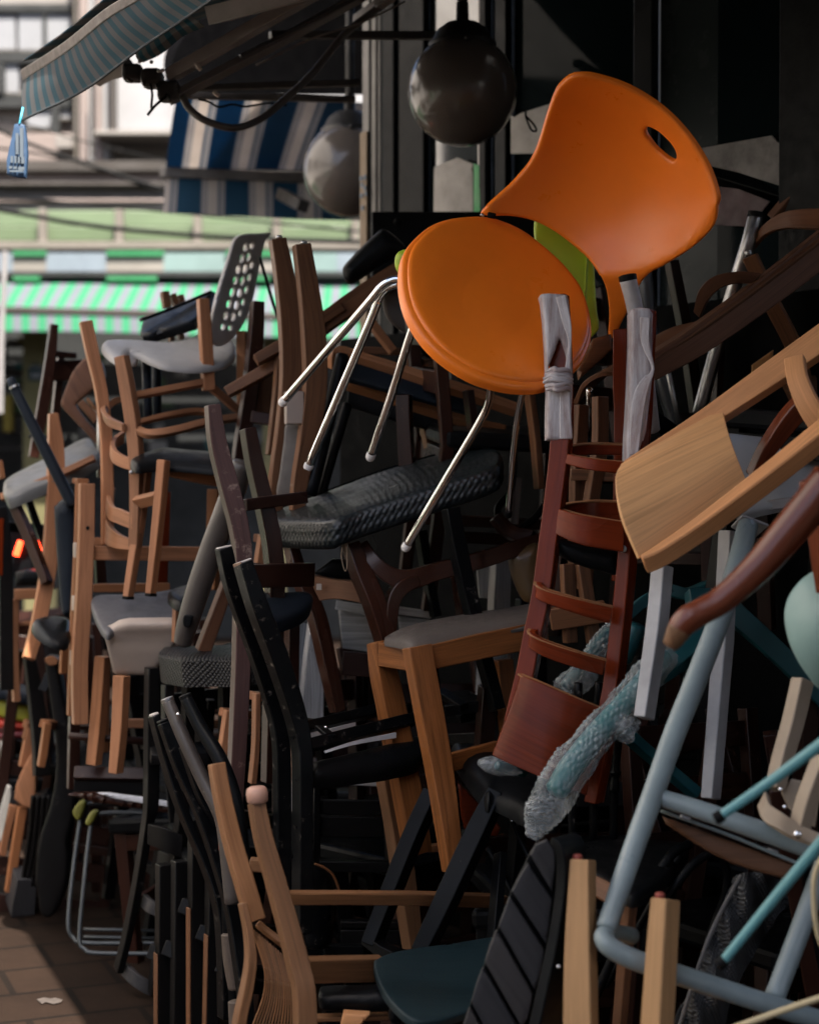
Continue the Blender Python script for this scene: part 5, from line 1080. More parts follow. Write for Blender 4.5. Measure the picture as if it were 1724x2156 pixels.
# ---- stacked black topped chairs
sk = Thing('stacking_chair', 'black seated stacking chair with pale plywood edge and black tube legs', 'chair')
sk.bar('seat_edge', BEECH, 'E', [(432, 640, 4.62, 34), (440, 540, 4.6, 38), (480, 518, 4.6, 44), (600, 555, 4.6, 46), (800, 618, 4.6, 50), (1000, 685, 4.6, 60), (1200, 752, 4.6, 66), (1520, 862, 4.62, 60)], .03, tip=30, n=5)
sk.shell('seat', NAVYP, 'E', [(515, 585), (870, 655), (1215, 775), (1235, 895), (870, 795), (525, 700)], [(520, 590, 4.62), (1215, 780, 4.62), (870, 790, 4.6)], .02, .006, smooth=False)
sk.rod('leg', BLACKM, 'E', [(482, 560, 4.52, 82), (410, 880, 4.5, 88), (290, 1380, 4.46, 88)]); sk.rod('leg', BLACKM, 'E', [(510, 850, 4.6), (430, 1120, 4.58), (350, 1400, 4.56)], 62)
s2_ = Thing('stacking_chair', 'second stacked black chair just under the pale edged one', 'chair')
s2_.bar('seat_edge', BEECHD, 'E', [(515, 715, 4.66, 34), (760, 790, 4.66, 38), (1000, 866, 4.66, 42), (1230, 935, 4.66, 44), (1450, 985, 4.66, 40)], .03, tip=30); s2_.shell('seat', BLACKM, 'E', [(515, 740), (1000, 890), (1240, 960), (1250, 1060), (900, 980), (500, 860)], 4.68, .02, .006, smooth=False)
s2_.bar('leg', WENGE, 'E', [(835, 790, 4.56, 86), (840, 980, 4.56, 88), (855, 1220, 4.56, 90)], .03, turn=-20); s2_.bar('leg', WENGE, 'E', [(1240, 760, 4.5, 50), (1270, 1000, 4.5, 50), (1290, 1250, 4.5, 50)], .03)
s3_ = Thing('wooden_chair', 'chair with thin brown rails and leg behind the orange seat', 'chair')
s3_.bar('rail', BROWN, 'E', [(590, 525, 4.85), (980, 540, 4.85)], .03, w=42, smooth=False); s3_.bar('rail', BROWN, 'E', [(860, 600, 4.8), (1180, 612, 4.8)], .03, w=46, smooth=False); s3_.bar('leg', BROWN, 'E', [(1600, 740, 4.4, 44), (1640, 1050, 4.4, 44), (1665, 1350, 4.4, 44)], .03)
s3_.bar('leg', LEATHG, 'E', [(1140, 640, 4.75, 40), (1150, 760, 4.75, 40)], .02); s3_.bar('rail', BEECHD, 'E', [(1340, 970, 4.7), (1420, 975, 4.7)], .02, w=30, smooth=False)
s3_.bar('leg', BROWN, 'E', [(985, 950, 4.7, 70), (1020, 1100, 4.7, 70)], .03); s3_.shell('seat', BLACKM, 'E', [(940, 420), (1080, 450), (1150, 560), (960, 560)], 4.82, .02, .01)
s4_ = Thing('tubular_chair', 'black tubular chair frame behind right end of the woven seat', 'chair')
s4_.rod('tube', BLACKM, 'E', [(1500, 1100, 4.5), (1480, 1350, 4.48), (1400, 1480, 4.46), (1480, 1600, 4.44), (1600, 1540, 4.42), (1680, 1450, 4.4)], 44); s4_.bar('plate', GREYW, 'E', [(1520, 1280, 4.52), (1500, 1560, 4.52)], .01, w=60, smooth=False)
# ---- second woven seat and the thing resting on it
w2 = Thing('woven_seat_chair', 'low chair with black woven seat under the tilted bronze backrest', 'chair')
w2.shell('seat', WOVEN2, 'G', [(945, 858), (962, 820), (1000, 806), (1200, 800), (1480, 795), (1480, 868), (1250, 876), (1090, 882), (1060, 878)], [(945, 855, 4.5), (1080, 880, 4.34), (1450, 800, 4.55)], .078, .012, step=35)
w2.bar('leg', BLACKW, 'G', [(1010, 1050, 4.45, 60), (1010, 1500, 4.45, 55)], .04); w2.bar('leg', BLACKW, 'G', [(1350, 1060, 4.5, 60), (1350, 1500, 4.5, 55)], .04)
tu = Thing('tilted_chair', 'dark bronze tubular chair back slanting down onto the low woven seat', 'chair')
tu.rod('back', BRONZE, 'G', [(1440, -260, 4.32, 140), (1350, 0, 4.35, 148), (1250, 270, 4.38, 148), (1165, 520, 4.4, 142), (1110, 700, 4.41, 126), (1085, 800, 4.42, 108)], seg=24)
tu.shell('slot', BLACKM, 'G', [(1085, 660), (1100, 632), (1145, 640), (1142, 668), (1125, 708), (1092, 700)], 4.365, .012, .003, step=15); tu.bar('rail', WALNUT, 'G', [(1380, 400, 4.42, 60), (1310, 600, 4.42, 76), (1215, 855, 4.42, 84)], .03, turn=30)
bs2 = Thing('stool', 'small black padded stool with light leg left of the leather backrest', 'stool')
bs2.shell('seat', LEATHER, 'G', [(1000, 488), (1030, 460), (1100, 438), (1200, 430), (1200, 540), (1090, 552), (1030, 530)], [(1000, 488, 4.6), (1200, 430, 4.75), (1090, 552, 4.5)], .03, .014); bs2.bar('leg', BEECH, 'G', [(1068, 548, 4.6, 50), (1060, 800, 4.6, 50)], .03)
# ---- weathered grey stool
gw = Thing('weathered_stool', 'weathered grey white plank stool behind the dark walnut legs', 'stool')
gw.bar('leg', GREYW, 'H', [(328, 620, 4.5, 50), (322, 900, 4.46, 110), (305, 1250, 4.42, 140)], .04, turn=20); gw.bar('leg', GREYW, 'H', [(250, 680, 4.55, 60), (215, 1180, 4.5, 70)], .04, turn=20)
gw.shell('plank', GREYW, 'H', [(455, 602), (650, 642), (695, 862), (480, 832)], 4.55, .03, .004, smooth=False); gw.bar('top', GREYW, 'H', [(440, 572, 4.52), (700, 615, 4.5)], .03, w=56, smooth=False)
gw.bar('top', GREYW, 'H', [(800, 605, 4.55), (1010, 635, 4.55)], .1, w=44, smooth=False); gw.shell('plank', GREYW, 'H', [(810, 640), (1000, 660), (990, 720), (820, 760)], 4.56, .02, .004, smooth=False); gw.bar('apron', WENGE, 'H', [(480, 920, 4.5), (720, 940, 4.5)], .03, w=140, smooth=False)
gw2 = Thing('grey_plank_chair', 'grey plank chair in the gap right of the honey seat', 'chair')
gw2.shell('plank', GREYW, 'H', [(1275, 345), (1400, 310), (1395, 540), (1290, 530)], 4.65, .02, .004, smooth=False, grain=90); gw2.bar('leg', GREYW, 'H', [(1440, 290, 4.6, 100), (1430, 540, 4.6, 110), (1410, 1110, 4.6, 100)], .04, smooth=False); gw2.bar('leg', GREYW, 'H', [(1320, 900, 4.62, 30), (1310, 1120, 4.62, 30)], .03)
gw2.bar('rail', GREYW, 'H', [(340, 1585, 4.25), (730, 1605, 4.25)], .03, w=100, smooth=False); gw2.bar('leg', GREYW, 'H', [(200, 1450, 4.2, 34), (195, 1800, 4.2, 34)], .02)
brs = Thing('vinyl_chair', 'shiny bronze vinyl seat glimpsed left of mahogany post', 'chair')
brs.shell('seat', BRASS, 'H', [(1468, 290), (1530, 235), (1660, 225), (1660, 530), (1570, 560), (1505, 450)], 4.3, .05, .03); brs.bar('leg', BLACKM, 'H', [(1560, 540, 4.35), (1540, 1000, 4.35)], .03, w=50)
# ---- black chair with leather seat under the panel
lb = Thing('black_chair', 'black chair with creased leather seat and legs slanting left', 'chair')
lb.bar('leg', BLACKM, 'K', [(1000, 330, 3.87, 92), (860, 640, 3.84, 96), (650, 1180, 3.79, 90), (625, 1250, 3.785, 84)], .05, turn=-28, n=4)
lb.bar('leg', BLACKM, 'K', [(1385, 330, 3.68, 96), (1255, 590, 3.66, 118), (1080, 970, 3.62, 116), (930, 1290, 3.6, 100)], .05, turn=-28, n=4)
lb.shell('cushion', LEATHER, 'K', [(1130, 25), (1200, 8), (1330, 30), (1440, 70), (1560, 150), (1780, 200), (1780, 440), (1650, 436), (1560, 415), (1480, 370), (1390, 332), (1340, 330), (1250, 220), (1180, 120)], [(1130, 20, 4.0), (1390, 335, 3.66), (1780, 200, 3.85)], .05, .03)
lb.bar('foot_rail', BLACKM, 'K', [(600, 1220, 3.8), (690, 1290, 3.77), (770, 1330, 3.75)], .04, w=70, turn=-20, smooth=False); lb.bar('leg', BLACKM, 'K', [(1560, 440, 3.9), (1500, 1100, 3.9)], .04, w=70)
ms = Thing('metal_chair', 'thin black metal chair legs crossing below the red panel', 'chair')
ms.rod('leg', BLACKM, 'K', [(1488, 520, 3.72), (1540, 640, 3.72), (1620, 800, 3.7)], 30); ms.rod('leg', BLACKM, 'K', [(1345, 680, 3.95), (1480, 930, 3.9), (1560, 1100, 3.88)], 38); ms.rod('tip', CHROME, 'K', [(1485, 512, 3.72), (1489, 524, 3.72)], 22); ms.bar('seat', BLACKM, 'K', [(1450, 1100, 3.95), (1700, 1100, 3.95)], .3, w=50, smooth=False)
# ---- petrol seat
ps = Thing('plywood_chair', 'chair with dark petrol blue plywood seat at bottom centre', 'chair')
ps.shell('seat', PETROL, 'K', [(668, 1352), (690, 1330), (760, 1298), (900, 1268), (1130, 1238), (1370, 1200), (1560, 1190), (1560, 1500), (1400, 1590), (1240, 1640), (1080, 1690), (960, 1702), (890, 1690), (820, 1640), (740, 1550), (690, 1450)], [(670, 1350, 3.45), (900, 1690, 3.18), (1370, 1200, 3.6)], .016, .004, extra=lambda x, y: .012*math.sin((x-668)/300))
ps.rod('leg', BLACKP, 'K', [(800, 1600, 3.3, 66), (790, 1680, 3.3, 74), (800, 1760, 3.3, 60), (790, 2400, 3.3, 50)]); ps.rod('leg', BLACKP, 'K', [(1100, 1720, 3.3, 60), (1090, 2400, 3.3, 50)]); ps.bar('post', BLACKM, 'K', [(1400, 1230, 3.6, 60), (1440, 700, 3.7, 50)], .03)
# ---- black curved plastic back
bc = Thing('curved_back_chair', 'black chair with chipped rounded back panel behind the teak leg', 'chair')
bc.shell('backrest', BLACKP, 'K', [(178, 690), (195, 650), (230, 690), (310, 768), (390, 798), (440, 850), (464, 920), (466, 1060), (440, 1220), (390, 1280), (310, 1292), (250, 1260), (215, 1100), (190, 900)], 3.9, .03, .015, extra=lambda x, y: .06*((x-300)/160)**2)
bc.rod('chipped_edge', BEECHD, 'K', [(318, 772, 3.86), (380, 798, 3.87), (425, 840, 3.885), (452, 900, 3.9), (458, 928, 3.905)], 15); bc.bar('leg', BLACKM, 'K', [(200, 1250, 3.95), (240, 1290, 3.95), (600, 1300, 3.98)], .03, w=70); bc.bar('leg', BLACKM, 'K', [(400, 1280, 3.95, 60), (420, 1900, 3.95, 60)], .03)
bs_ = Thing('slat_chair', 'black chair with wide horizontal slats in the dark centre', 'chair')
for y0, y1 in ((395, 480), (490, 615)): bs_.bar('slat', BLACKW, 'K', [(345, (y0+y1)/2, 4.3), (760, (y0+y1)/2+6, 4.3)], .02, w=y1-y0, smooth=False)
bs_.bar('post', BLACKW, 'K', [(330, 250, 4.28), (330, 900, 4.28)], .03, w=50, smooth=False); bs_.bar('post', BLACKW, 'K', [(760, 300, 4.28), (790, 900, 4.28)], .03, w=50, smooth=False); bs_.bar('rail', BLACKW, 'K', [(320, 790, 4.2), (810, 795, 4.2)], .03, w=66, smooth=False); bs_.bar('rail', BLACKW, 'K', [(470, 1135, 4.2), (880, 1140, 4.2)], .03, w=40, smooth=False); bs_.bar('rail', BLACKW, 'K', [(470, 1210, 4.2), (900, 1210, 4.2)], .03, w=90, smooth=False)
# ---- teak chair with ribbed back, front
tk = Thing('teak_chair', 'upside-down teak chair with ribbed wavy back and capped leg', 'chair')
tk.bar('leg', TEAK, 'J', [(1300, 172, 3.4, 84), (1335, 380, 3.39, 92), (1400, 660, 3.37, 102), (1470, 900, 3.35, 108), (1530, 1110, 3.34, 110)], .035, turn=24, n=6)
tk.bar('post', TEAK, 'J', [(1452, 1000, 3.335, 40), (1488, 1180, 3.325, 46), (1502, 1350, 3.315, 56), (1480, 1520, 3.31, 62), (1440, 1700, 3.305, 64), (1400, 2000, 3.3, 64)], .03, turn=24)
l = tk.bar('leg', TEAK, 'K', [(-14, 405, 3.3, 86), (30, 630, 3.29, 98), (100, 880, 3.28, 108), (170, 1130, 3.27, 116), (235, 1380, 3.26, 122), (272, 1560, 3.25, 124), (280, 2000, 3.24, 126)], .035, turn=24, n=6)
tk.rod('foot', plain('pinkish rubber', (.40, .23, .17), .5), 'K', [(-28, 325, 3.31, 118), (-26, 350, 3.31, 132), (-22, 400, 3.31, 126)], parent=l, cap=.2, smooth=False)
tk.bar('top_bar', TEAK, 'J', [(1530, 1118, 3.40), (1620, 1190, 3.39), (1740, 1275, 3.37)], .02, w=40, turn=10, tip=30)
for i in range(13):
    t_ = i/12
    tk.bar('rib', TEAK, 'J', [(1492+190*t_, 1150+160*t_, 3.38-.03*t_), (1540+165*t_, 1290+125*t_, 3.365-.03*t_), (1575+145*t_, 1430+70*t_, 3.35-.025*t_), (1562+165*t_, 1570+50*t_, 3.345-.025*t_), (1500+225*t_, 1740, 3.34-.02*t_), (1430+270*t_, 1960, 3.335-.02*t_)], .007, w=9, turn=8, n=6, bevel=.0008)
tk.bar('rail', TEAK, 'K', [(150, 985, 3.40), (500, 985, 3.5), (900, 988, 3.65), (1460, 1005, 3.88)], .025, w=74, turn=0, smooth=False); tk.bar('rail', TEAK, 'K', [(270, 1418, 3.32), (720, 1408, 3.5)], .025, w=150, turn=0, smooth=False); tk.bar('rail', TEAK, 'J', [(1480, 780, 3.5), (1560, 790, 3.5)], .03, w=76, smooth=False)
tk.shell('seat', LEATHER, 'K', [(338, 1565), (380, 1546), (600, 1540), (800, 1540), (800, 1655), (500, 1662), (360, 1655), (338, 1620)], 3.38, .06, .02); tk.bar('seat_board', TEAK, 'K', [(330, 1700, 3.4), (760, 1690, 3.42)], .03, w=30, smooth=False)
oo = Thing('wooden_chair', 'orange brown seat corner at the very bottom edge', 'chair')
oo.shell('seat', OAK, 'K', [(465, 1750), (485, 1662), (640, 1672), (600, 1720), (560, 1800)], 3.35, .03, .004, smooth=False)
# ---- stacked black chair posts leaning, lower left
for k, (lb_, m_, pts, th_, kind) in enumerate((
    ('outermost leaning black chair post with worn reddish tip', BLACKP, [(930, -108, 4.02, 44), (1000, 150, 4.02, 46), (1090, 430, 4.0, 46), (1230, 760, 3.98, 46), (1310, 1000, 3.96, 46), (1340, 1250, 3.95, 46), (1350, 1700, 3.95, 46)], .04, 'bar'),
    ('wide curved black chair post next inside the outermost one', BLACKP, [(988, -72, 3.96, 72), (1090, 200, 3.95, 82), (1220, 480, 3.93, 88), (1330, 800, 3.91, 92), (1400, 1050, 3.9, 94), (1440, 1300, 3.88, 90), (1470, 1560, 3.86, 80), (1480, 1800, 3.85, 76)], .03, 'bar'),
    ('leaning bronze grey metal chair post with capped end', BRASS, [(998, -192, 3.9, 76), (1080, 0, 3.88, 82), (1200, 260, 3.86, 88), (1310, 480, 3.84, 92), (1345, 660, 3.83, 94), (1380, 1000, 3.82, 94)], .03, 'rod'),
    ('leaning glossy black tube chair post ending by the light teak leg', BLACKM, [(1105, -212, 3.85, 74), (1190, -40, 3.83, 84), (1310, 160, 3.8, 92), (1400, 420, 3.78, 92), (1450, 800, 3.78, 92)], .03, 'rod'))):
    c = Thing('leaning_chair', lb_, 'chair', 'black chairs leaning in a stack at lower left')
    p_ = (c.bar('post', m_, 'J', pts, th_, turn=30, n=6) if kind == 'bar' else c.rod('post', BRONZE if k == 2 else m_, 'J', pts))
    a = pts[0]
    if k < 2: c.bar('post_end', LABELW if k == 0 else BLACKM, 'J', [(a[0]-6, a[1]-16, a[2]+.003), (a[0], a[1], a[2]+.003)], .03, w=a[3]*.95, turn=30, parent=p_, smooth=False)
    else: c.rod('cap', STEEL if k == 2 else CAPBLK, 'J', [(a[0]-7, a[1]-18, a[2]), (a[0], a[1], a[2])], a[3]*1.04, parent=p_, cap=.1)
    e = pts[-1]; c.bar('back_rail', BLACKW, 'J', [(e[0]-10, e[1]-300, e[2]+.02), (e[0]+260, e[1]-260, e[2]+.35)], .025, w=80, smooth=False)
    if k == 2: c.rod('screw', CHROME, 'J', [(1058, -115, 3.855), (1058, -115, 3.84)], 22, parent=p_)
fb = Thing('thin_chair', 'thin black flat bar chair leg between leaning posts', 'chair')
fb.bar('leg', BLACKM, 'J', [(1100, 75, 3.9, 36), (1130, 160, 3.9, 40), (1210, 380, 3.9, 42), (1310, 540, 3.9, 40)], .03, turn=30); fb.bar('leg', MAHOG, 'J', [(1330, 560, 3.86), (1338, 705, 3.86)], .03, w=34, smooth=False); fb.bar('seat', BLACKM, 'J', [(1310, 540, 4.0), (1600, 560, 4.3)], .03, w=30, smooth=False)
for lb_, pts in (('brown rubber footed black leg beside ribbed teak back', [(1365, 1190, 3.93, 104), (1378, 1350, 3.93, 104), (1400, 1510, 3.93, 92)]), ('second brown rubber footed black leg at bottom edge', [(1400, 1590, 3.9, 92), (1415, 1850, 3.9, 100)])):
    c = Thing('rubber_footed_chair', lb_, 'chair'); a = pts[0]
    l = c.rod('leg', BLACKM, 'J', [(a[0]-40, a[1]-420, 4.0), (a[0]-4, a[1]-4, 3.94)], 74); c.rod('foot', BEIGE if False else TAUPE if False else plain('brown rubber', (.075, .055, .042), .6), 'J', pts, parent=l, seg=24, cap=.15)
    c.bar('seat', BLACKW, 'J', [(a[0]-60, a[1]-430, 4.05), (a[0]+250, a[1]-420, 4.3)], .03, w=50, smooth=False)

# ================================================================ left of the pile
# ---- black ladder-back, legs up
bl2 = Thing('ladder_back_chair', 'black wooden ladder-back chair standing on its back at lower left', 'chair')
bl2.bar('post', BLACKW, 'J', [(917, -390, 4.62, 66), (915, 0, 4.62, 74), (912, 400, 4.62, 74), (888, 560, 4.64, 52), (832, 900, 4.68, 46), (772, 1200, 4.72, 42), (716, 1425, 4.75, 40)], .04, turn=28, n=6)
bl2.bar('post', BLACKW, 'J', [(1142, -332, 4.55, 64), (1125, 100, 4.55, 64), (1098, 480, 4.56, 62), (1082, 650, 4.58, 72), (1040, 950, 4.62, 76), (982, 1250, 4.66, 76), (930, 1562, 4.7, 68)], .04, turn=28, n=6)
band(bl2, 'slat', BLACKW, 'J', [(878, 535, 4.60), (980, 562, 4.56), (1088, 605, 4.56)], [(874, 655), (980, 700), (1082, 742)]); band(bl2, 'slat', BLACKW, 'J', [(940, 690, 4.78), (1000, 715, 4.72), (1082, 745, 4.70)], [(918, 855), (980, 900), (1052, 948)])
band(bl2, 'slat', GREYBLK, 'J', [(852, 948, 4.72), (890, 985, 4.65), (960, 1015, 4.64), (1028, 1040, 4.66)], [(832, 1022), (872, 1060), (940, 1092), (1008, 1118)]); band(bl2, 'slat', GREYBLK, 'J', [(742, 1358, 4.78), (780, 1402, 4.72), (860, 1452, 4.71), (940, 1482, 4.73)], [(720, 1432), (775, 1488), (850, 1538), (918, 1564)])
bl2.shell('seat', BLACKW, 'J', [(880, 20), (1200, 40), (1240, 120), (900, 120)], [(880, 20, 4.7), (1200, 40, 4.7), (900, 120, 4.55)], .03, .005, smooth=False); bl2.bar('leg', BLACKW, 'J', [(1240, 80, 4.8, 50), (1260, -200, 4.8, 50)], .03)
for k, (x0, x1, y0, lb_) in enumerate(((978, 978, 1300, 'black chair leg standing on the paving right of the ladder-back'), (1072, 1070, 1280, 'second black chair leg in shade at the bottom left'), (1172, 1172, 1030, 'black chair leg with light inner edge, bottom left'), (1278, 1262, 1190, 'black chair leg nearest the brown rubber foot'))):
    c = Thing('black_leg_chair', lb_, 'chair', 'black chairs standing at the bottom left'); c.bar('leg', BLACKW, 'J', [(x0+8, y0-520, 4.36-.05*k, 78), (x1, 2050, 4.35-.05*k, 78)], .04, turn=25, smooth=False); c.bar('seat_rail', BLACKW, 'J', [(x0-20, y0+20, 4.37-.05*k), (x0+200, y0+10, 4.6)], .04, w=90, smooth=False)
    if k in (0, 2, 3): c.bar('edge', BROWN, 'J', [(x0-42, y0+10, 4.345-.05*k), (x1-42, 2050, 4.345-.05*k)], .03, w=10, turn=25, smooth=False)
# ---- metal sled frames
for k, (lb_, A_, seat) in enumerate((('steel sled frame chair with yellow seat pad, rear of the pair', [(940, 1242, 5.1), (520, 1242, 5.12), (440, 1212, 5.14), (408, 1130, 5.15), (432, 850, 5.2), (478, 520, 5.26), (496, 445, 5.27), (545, 415, 5.27), (700, 420, 5.3)], [(430, 470), (470, 405), (510, 410), (470, 515)]),
                   ('steel sled frame chair with yellow seat pad, front of the pair', [(940, 1306, 4.92), (580, 1302, 4.94), (505, 1278, 4.95), (474, 1210, 4.96), (500, 900, 5.0), (538, 570, 5.05), (568, 498, 5.06), (640, 470, 5.06), (900, 474, 5.06), (1040, 476, 5.06)], [(505, 530), (540, 465), (580, 470), (535, 545)]))):
    c = Thing('sled_chair', lb_, 'chair', 'steel sled frame chairs stacked at the left')
    c.rod('frame', DULLST, 'J', A_, 27, n=8); c.shell('seat', YELD, 'J', seat, A_[5][2]-.02, .03, .008); y = 1160 if k == 0 else 1205
    c.rod('cross_rail', DULLST, 'J', [(500, y, 5.3), (940, y+10, 5.3)], 20, smooth=False); c.rod('frame', DULLST, 'J', [(940, 1242+30*k, 5.3), (950, 800, 5.35), (940, 450, 5.35)], 24)
pl_ = Thing('pleated_seat', 'dark pleated seat pad with white lining above the steel frames', 'seat')
pl_.shell('pad', WENGE, 'J', [(455, 372), (500, 352), (620, 360), (880, 392), (1040, 425), (1040, 475), (860, 455), (700, 432), (560, 410)], 4.95, .03, .012, extra=lambda x, y: .006*math.sin(x/9)); pl_.shell('lining', WHITEC, 'J', [(575, 352), (640, 350), (870, 380), (1035, 408), (1035, 440), (850, 415), (690, 388)], 4.94, .008, .004, smooth=False)
dr = Thing('dark_wood_chair', 'dark brown chair with round rails above the steel frames', 'chair')
dr.rod('rail', WENGE, 'G', [(410, 1292, 5.15), (660, 1308, 5.15), (900, 1322, 5.15)], 40, smooth=False); dr.rod('rail', WENGE, 'G', [(415, 1352, 5.0), (650, 1366, 5.0), (900, 1386, 5.0)], 44, smooth=False); dr.bar('seat_rail', WENGE, 'J', [(440, 225, 5.0), (900, 235, 5.0)], .03, w=76, tip=25, smooth=False); dr.bar('seat_rail', BLACKW, 'J', [(440, 305, 5.02), (900, 318, 5.02)], .03, w=90, smooth=False); dr.bar('post', WENGE, 'J', [(450, -120, 5.1, 60), (445, 330, 5.1, 70)], .03)
# ---- fluted black curved chairs at far left
ft_ = Thing('curved_leg_chair', 'dark chair with broad curved side standing on paving at left', 'chair')
ft_.shell('side', BLACKW, 'J', [(268, -440), (300, -462), (345, -430), (372, -260), (410, -80), (446, 120), (456, 330), (435, 500), (405, 640), (412, 760), (392, 900), (335, 1050), (285, 1095), (240, 1064), (222, 950), (208, 850), (236, 620), (300, 420), (332, 200), (318, -50), (290, -250)], 5.4, .06, .012, smooth=True, grain=90)
ft_.bar('edge', BEECHD, 'J', [(268, -440, 5.38, 18), (300, -435, 5.38, 60), (345, -425, 5.38, 30)], .03); ft_.bar('back', BLACKW, 'J', [(300, -300, 5.45), (440, -250, 5.7)], .03, w=120, smooth=False)
fp = Thing('fluted_leg_chair', 'dark chair with fluted leg and flared foot at left edge', 'chair')
fp.bar('leg', BLACKW, 'J', [(185, -448, 5.55, 62), (225, -190, 5.55, 84), (252, 60, 5.54, 90), (258, 250, 5.53, 90)], .05, turn=25)
for k in range(4): fp.rod('flute', BLACKW, 'J', [(200+32*k, 370, 5.52), (180+30*k, 600, 5.54), (135+28*k, 900, 5.58)], 30)
fp.bar('foot', GREYBLK, 'J', [(165, 865, 5.56, 118), (148, 1000, 5.58, 138), (140, 1085, 5.6, 140)], .1, smooth=False); fp.bar('rail', BLACKW, 'J', [(215, 420, 5.54), (300, 380, 5.54)], .05, w=80, smooth=False)
for lb_, m_, t_, pts, w_ in (('light wooden paddle shaped chair leg at left edge', BEECH, 'J', None, 0), ('slim brown chair leg left of the fluted leg', BEECHD, 'J', [(185, -60, 5.62, 44), (160, 40, 5.62, 40)], 0), ('slim pinkish chair leg between the curved dark chairs', BEECHD, 'J', [(290, -60, 5.3, 44), (268, 100, 5.3, 44), (250, 200, 5.3, 40)], 0), ('orange varnished chair leg behind the curved dark side', REDLEG, 'G', [(365, 930, 5.5, 40), (410, 1200, 5.5, 46), (455, 1520, 5.5, 34)], 0)):
    c = Thing('wooden_chair', lb_, 'chair')
    if pts is None:
        c.shell('leg', m_, t_, [(120, 240), (160, 160), (205, 90), (218, 130), (214, 300), (205, 452), (130, 430), (85, 385), (95, 310)], 5.6, .03, .006, smooth=False, grain=70); c.bar('leg', BEECH, 'J', [(85, 430, 5.65, 48), (50, 560, 5.65, 42), (18, 728, 5.65, 36)], .03); c.bar('leg', BEECHD, 'J', [(140, 440, 5.62, 50), (105, 660, 5.62, 52), (62, 945, 5.62, 50)], .03); c.bar('post', BEECH, 'J', [(190, -30, 5.62, 50), (150, 200, 5.62, 60)], .03)
    else:
        c.bar('leg', m_, t_, pts, .03, turn=25); a = pts[0]; c.bar('rail', m_, t_, [(a[0], a[1]+10, a[2]+.02), (a[0]+160, a[1]+20, a[2]+.3)], .03, w=50, smooth=False)
GREYM = plain('darkened white paint', (.10, .095, .09), .6)  # white darkened in the colour to offset direct sun on this leg
ws = Thing('white_chair', 'white painted chair leg leaning at far left edge', 'chair'); ws.bar('leg', GREYM, 'J', [(65, 315, 5.35, 26), (25, 480, 5.35, 40), (-10, 640, 5.35, 40)], .03); ws.bar('rail', GREYM, 'J', [(10, 560, 5.38), (-200, 500, 5.4)], .03, w=50, smooth=False)
for lb_, m_, o_ in (('yellow green plastic seat at left edge', YELG, [(-60, 1135), (60, 1150), (180, 1178), (170, 1262), (80, 1255), (-60, 1215)]), ('bright red plastic seat under the yellow green one', REDP, [(-60, 1245), (60, 1268), (165, 1290), (150, 1312), (60, 1305), (-60, 1300)]), ('wine red plastic seat with steel leg at left edge', WINE, [(-60, 1340), (0, 1335), (80, 1326), (148, 1330), (140, 1360), (60, 1366), (-60, 1378)])):
    c = Thing('plastic_chair', lb_, 'chair'); c.shell('seat', m_, 'G', o_, 5.85, .2, .012)
    c.rod('leg', STEEL, 'G', [(18 if m_ is WINE else -40, o_[-1][1]+5, 5.8), (2 if m_ is WINE else -45, 1780, 5.8)], 26)
fp2 = Thing('padded_stool', 'dark blue seat pad resting over the yellow green seat', 'stool'); fp2.shell('seat', NAVYP, 'G', [(-60, 1060), (80, 1085), (190, 1120), (180, 1176), (60, 1148), (-60, 1132)], 5.8, .2, .015); fp2.bar('leg', BLACKM, 'G', [(-50, 1120, 5.9), (-50, 1700, 5.9)], .03, w=40)
# ---- beech ladder chair with hoops
lh = Thing('hoop_back_chair', 'warm beech chair with curved hoop slats standing on a pile at left', 'chair')
lh.bar('post', BEECH, 'D', [(515, 352, 4.92, 74), (555, 540, 4.92, 74), (606, 760, 4.92, 70), (634, 1000, 4.92, 68), (645, 1300, 4.92, 68), (645, 1680, 4.92, 68)], .03, turn=22, n=6)
lh.bar('post', BEECH, 'D', [(705, 562, 4.76, 74), (738, 740, 4.76, 78), (772, 950, 4.76, 80), (792, 1150, 4.76, 78), (796, 1400, 4.76, 68), (786, 1700, 4.76, 62)], .03, turn=-25, n=6)
band(lh, 'hoop', BEECH, 'D', [(735, 800, 5.0), (670, 815, 4.97), (628, 862, 4.9), (655, 915, 4.82), (750, 965, 4.76)], [(738, 832), (690, 850), (640, 905), (668, 972), (752, 1012)]); band(lh, 'hoop', BEECH, 'D', [(720, 1008, 5.0), (664, 1050, 4.94), (662, 1105, 4.85), (715, 1148, 4.8), (785, 1172, 4.76)], [(715, 1080), (655, 1120), (662, 1185), (715, 1222), (785, 1242)])
band(lh, 'slat', BEECH, 'D', [(662, 1338, 4.97), (634, 1385, 4.92), (655, 1450, 4.84), (705, 1470, 4.8), (785, 1505, 4.76)], [(645, 1440), (626, 1480), (650, 1535), (705, 1560), (785, 1592)]); band(lh, 'slat', BEECH, 'D', [(630, 1488, 4.95), (632, 1550, 4.9), (690, 1612, 4.83), (785, 1655, 4.78)], [(622, 1640), (628, 1680), (690, 1705), (785, 1715)])
lh.bar('leg', BEECH, 'D', [(1214, 218, 4.92, 64), (1232, 480, 4.92, 70), (1248, 765, 4.92, 70)], .03, turn=25); lh.bar('rail', BEECH, 'D', [(790, 792, 4.8), (1000, 752, 4.86), (1225, 708, 4.93)], .025, w=40, tip=20); lh.bar('hoop_rail', BEECH, 'D', [(815, 950, 4.95, 30), (1000, 905, 5.0, 34), (1180, 880, 5.05, 34), (1300, 905, 5.05, 34)], .02, tip=30)
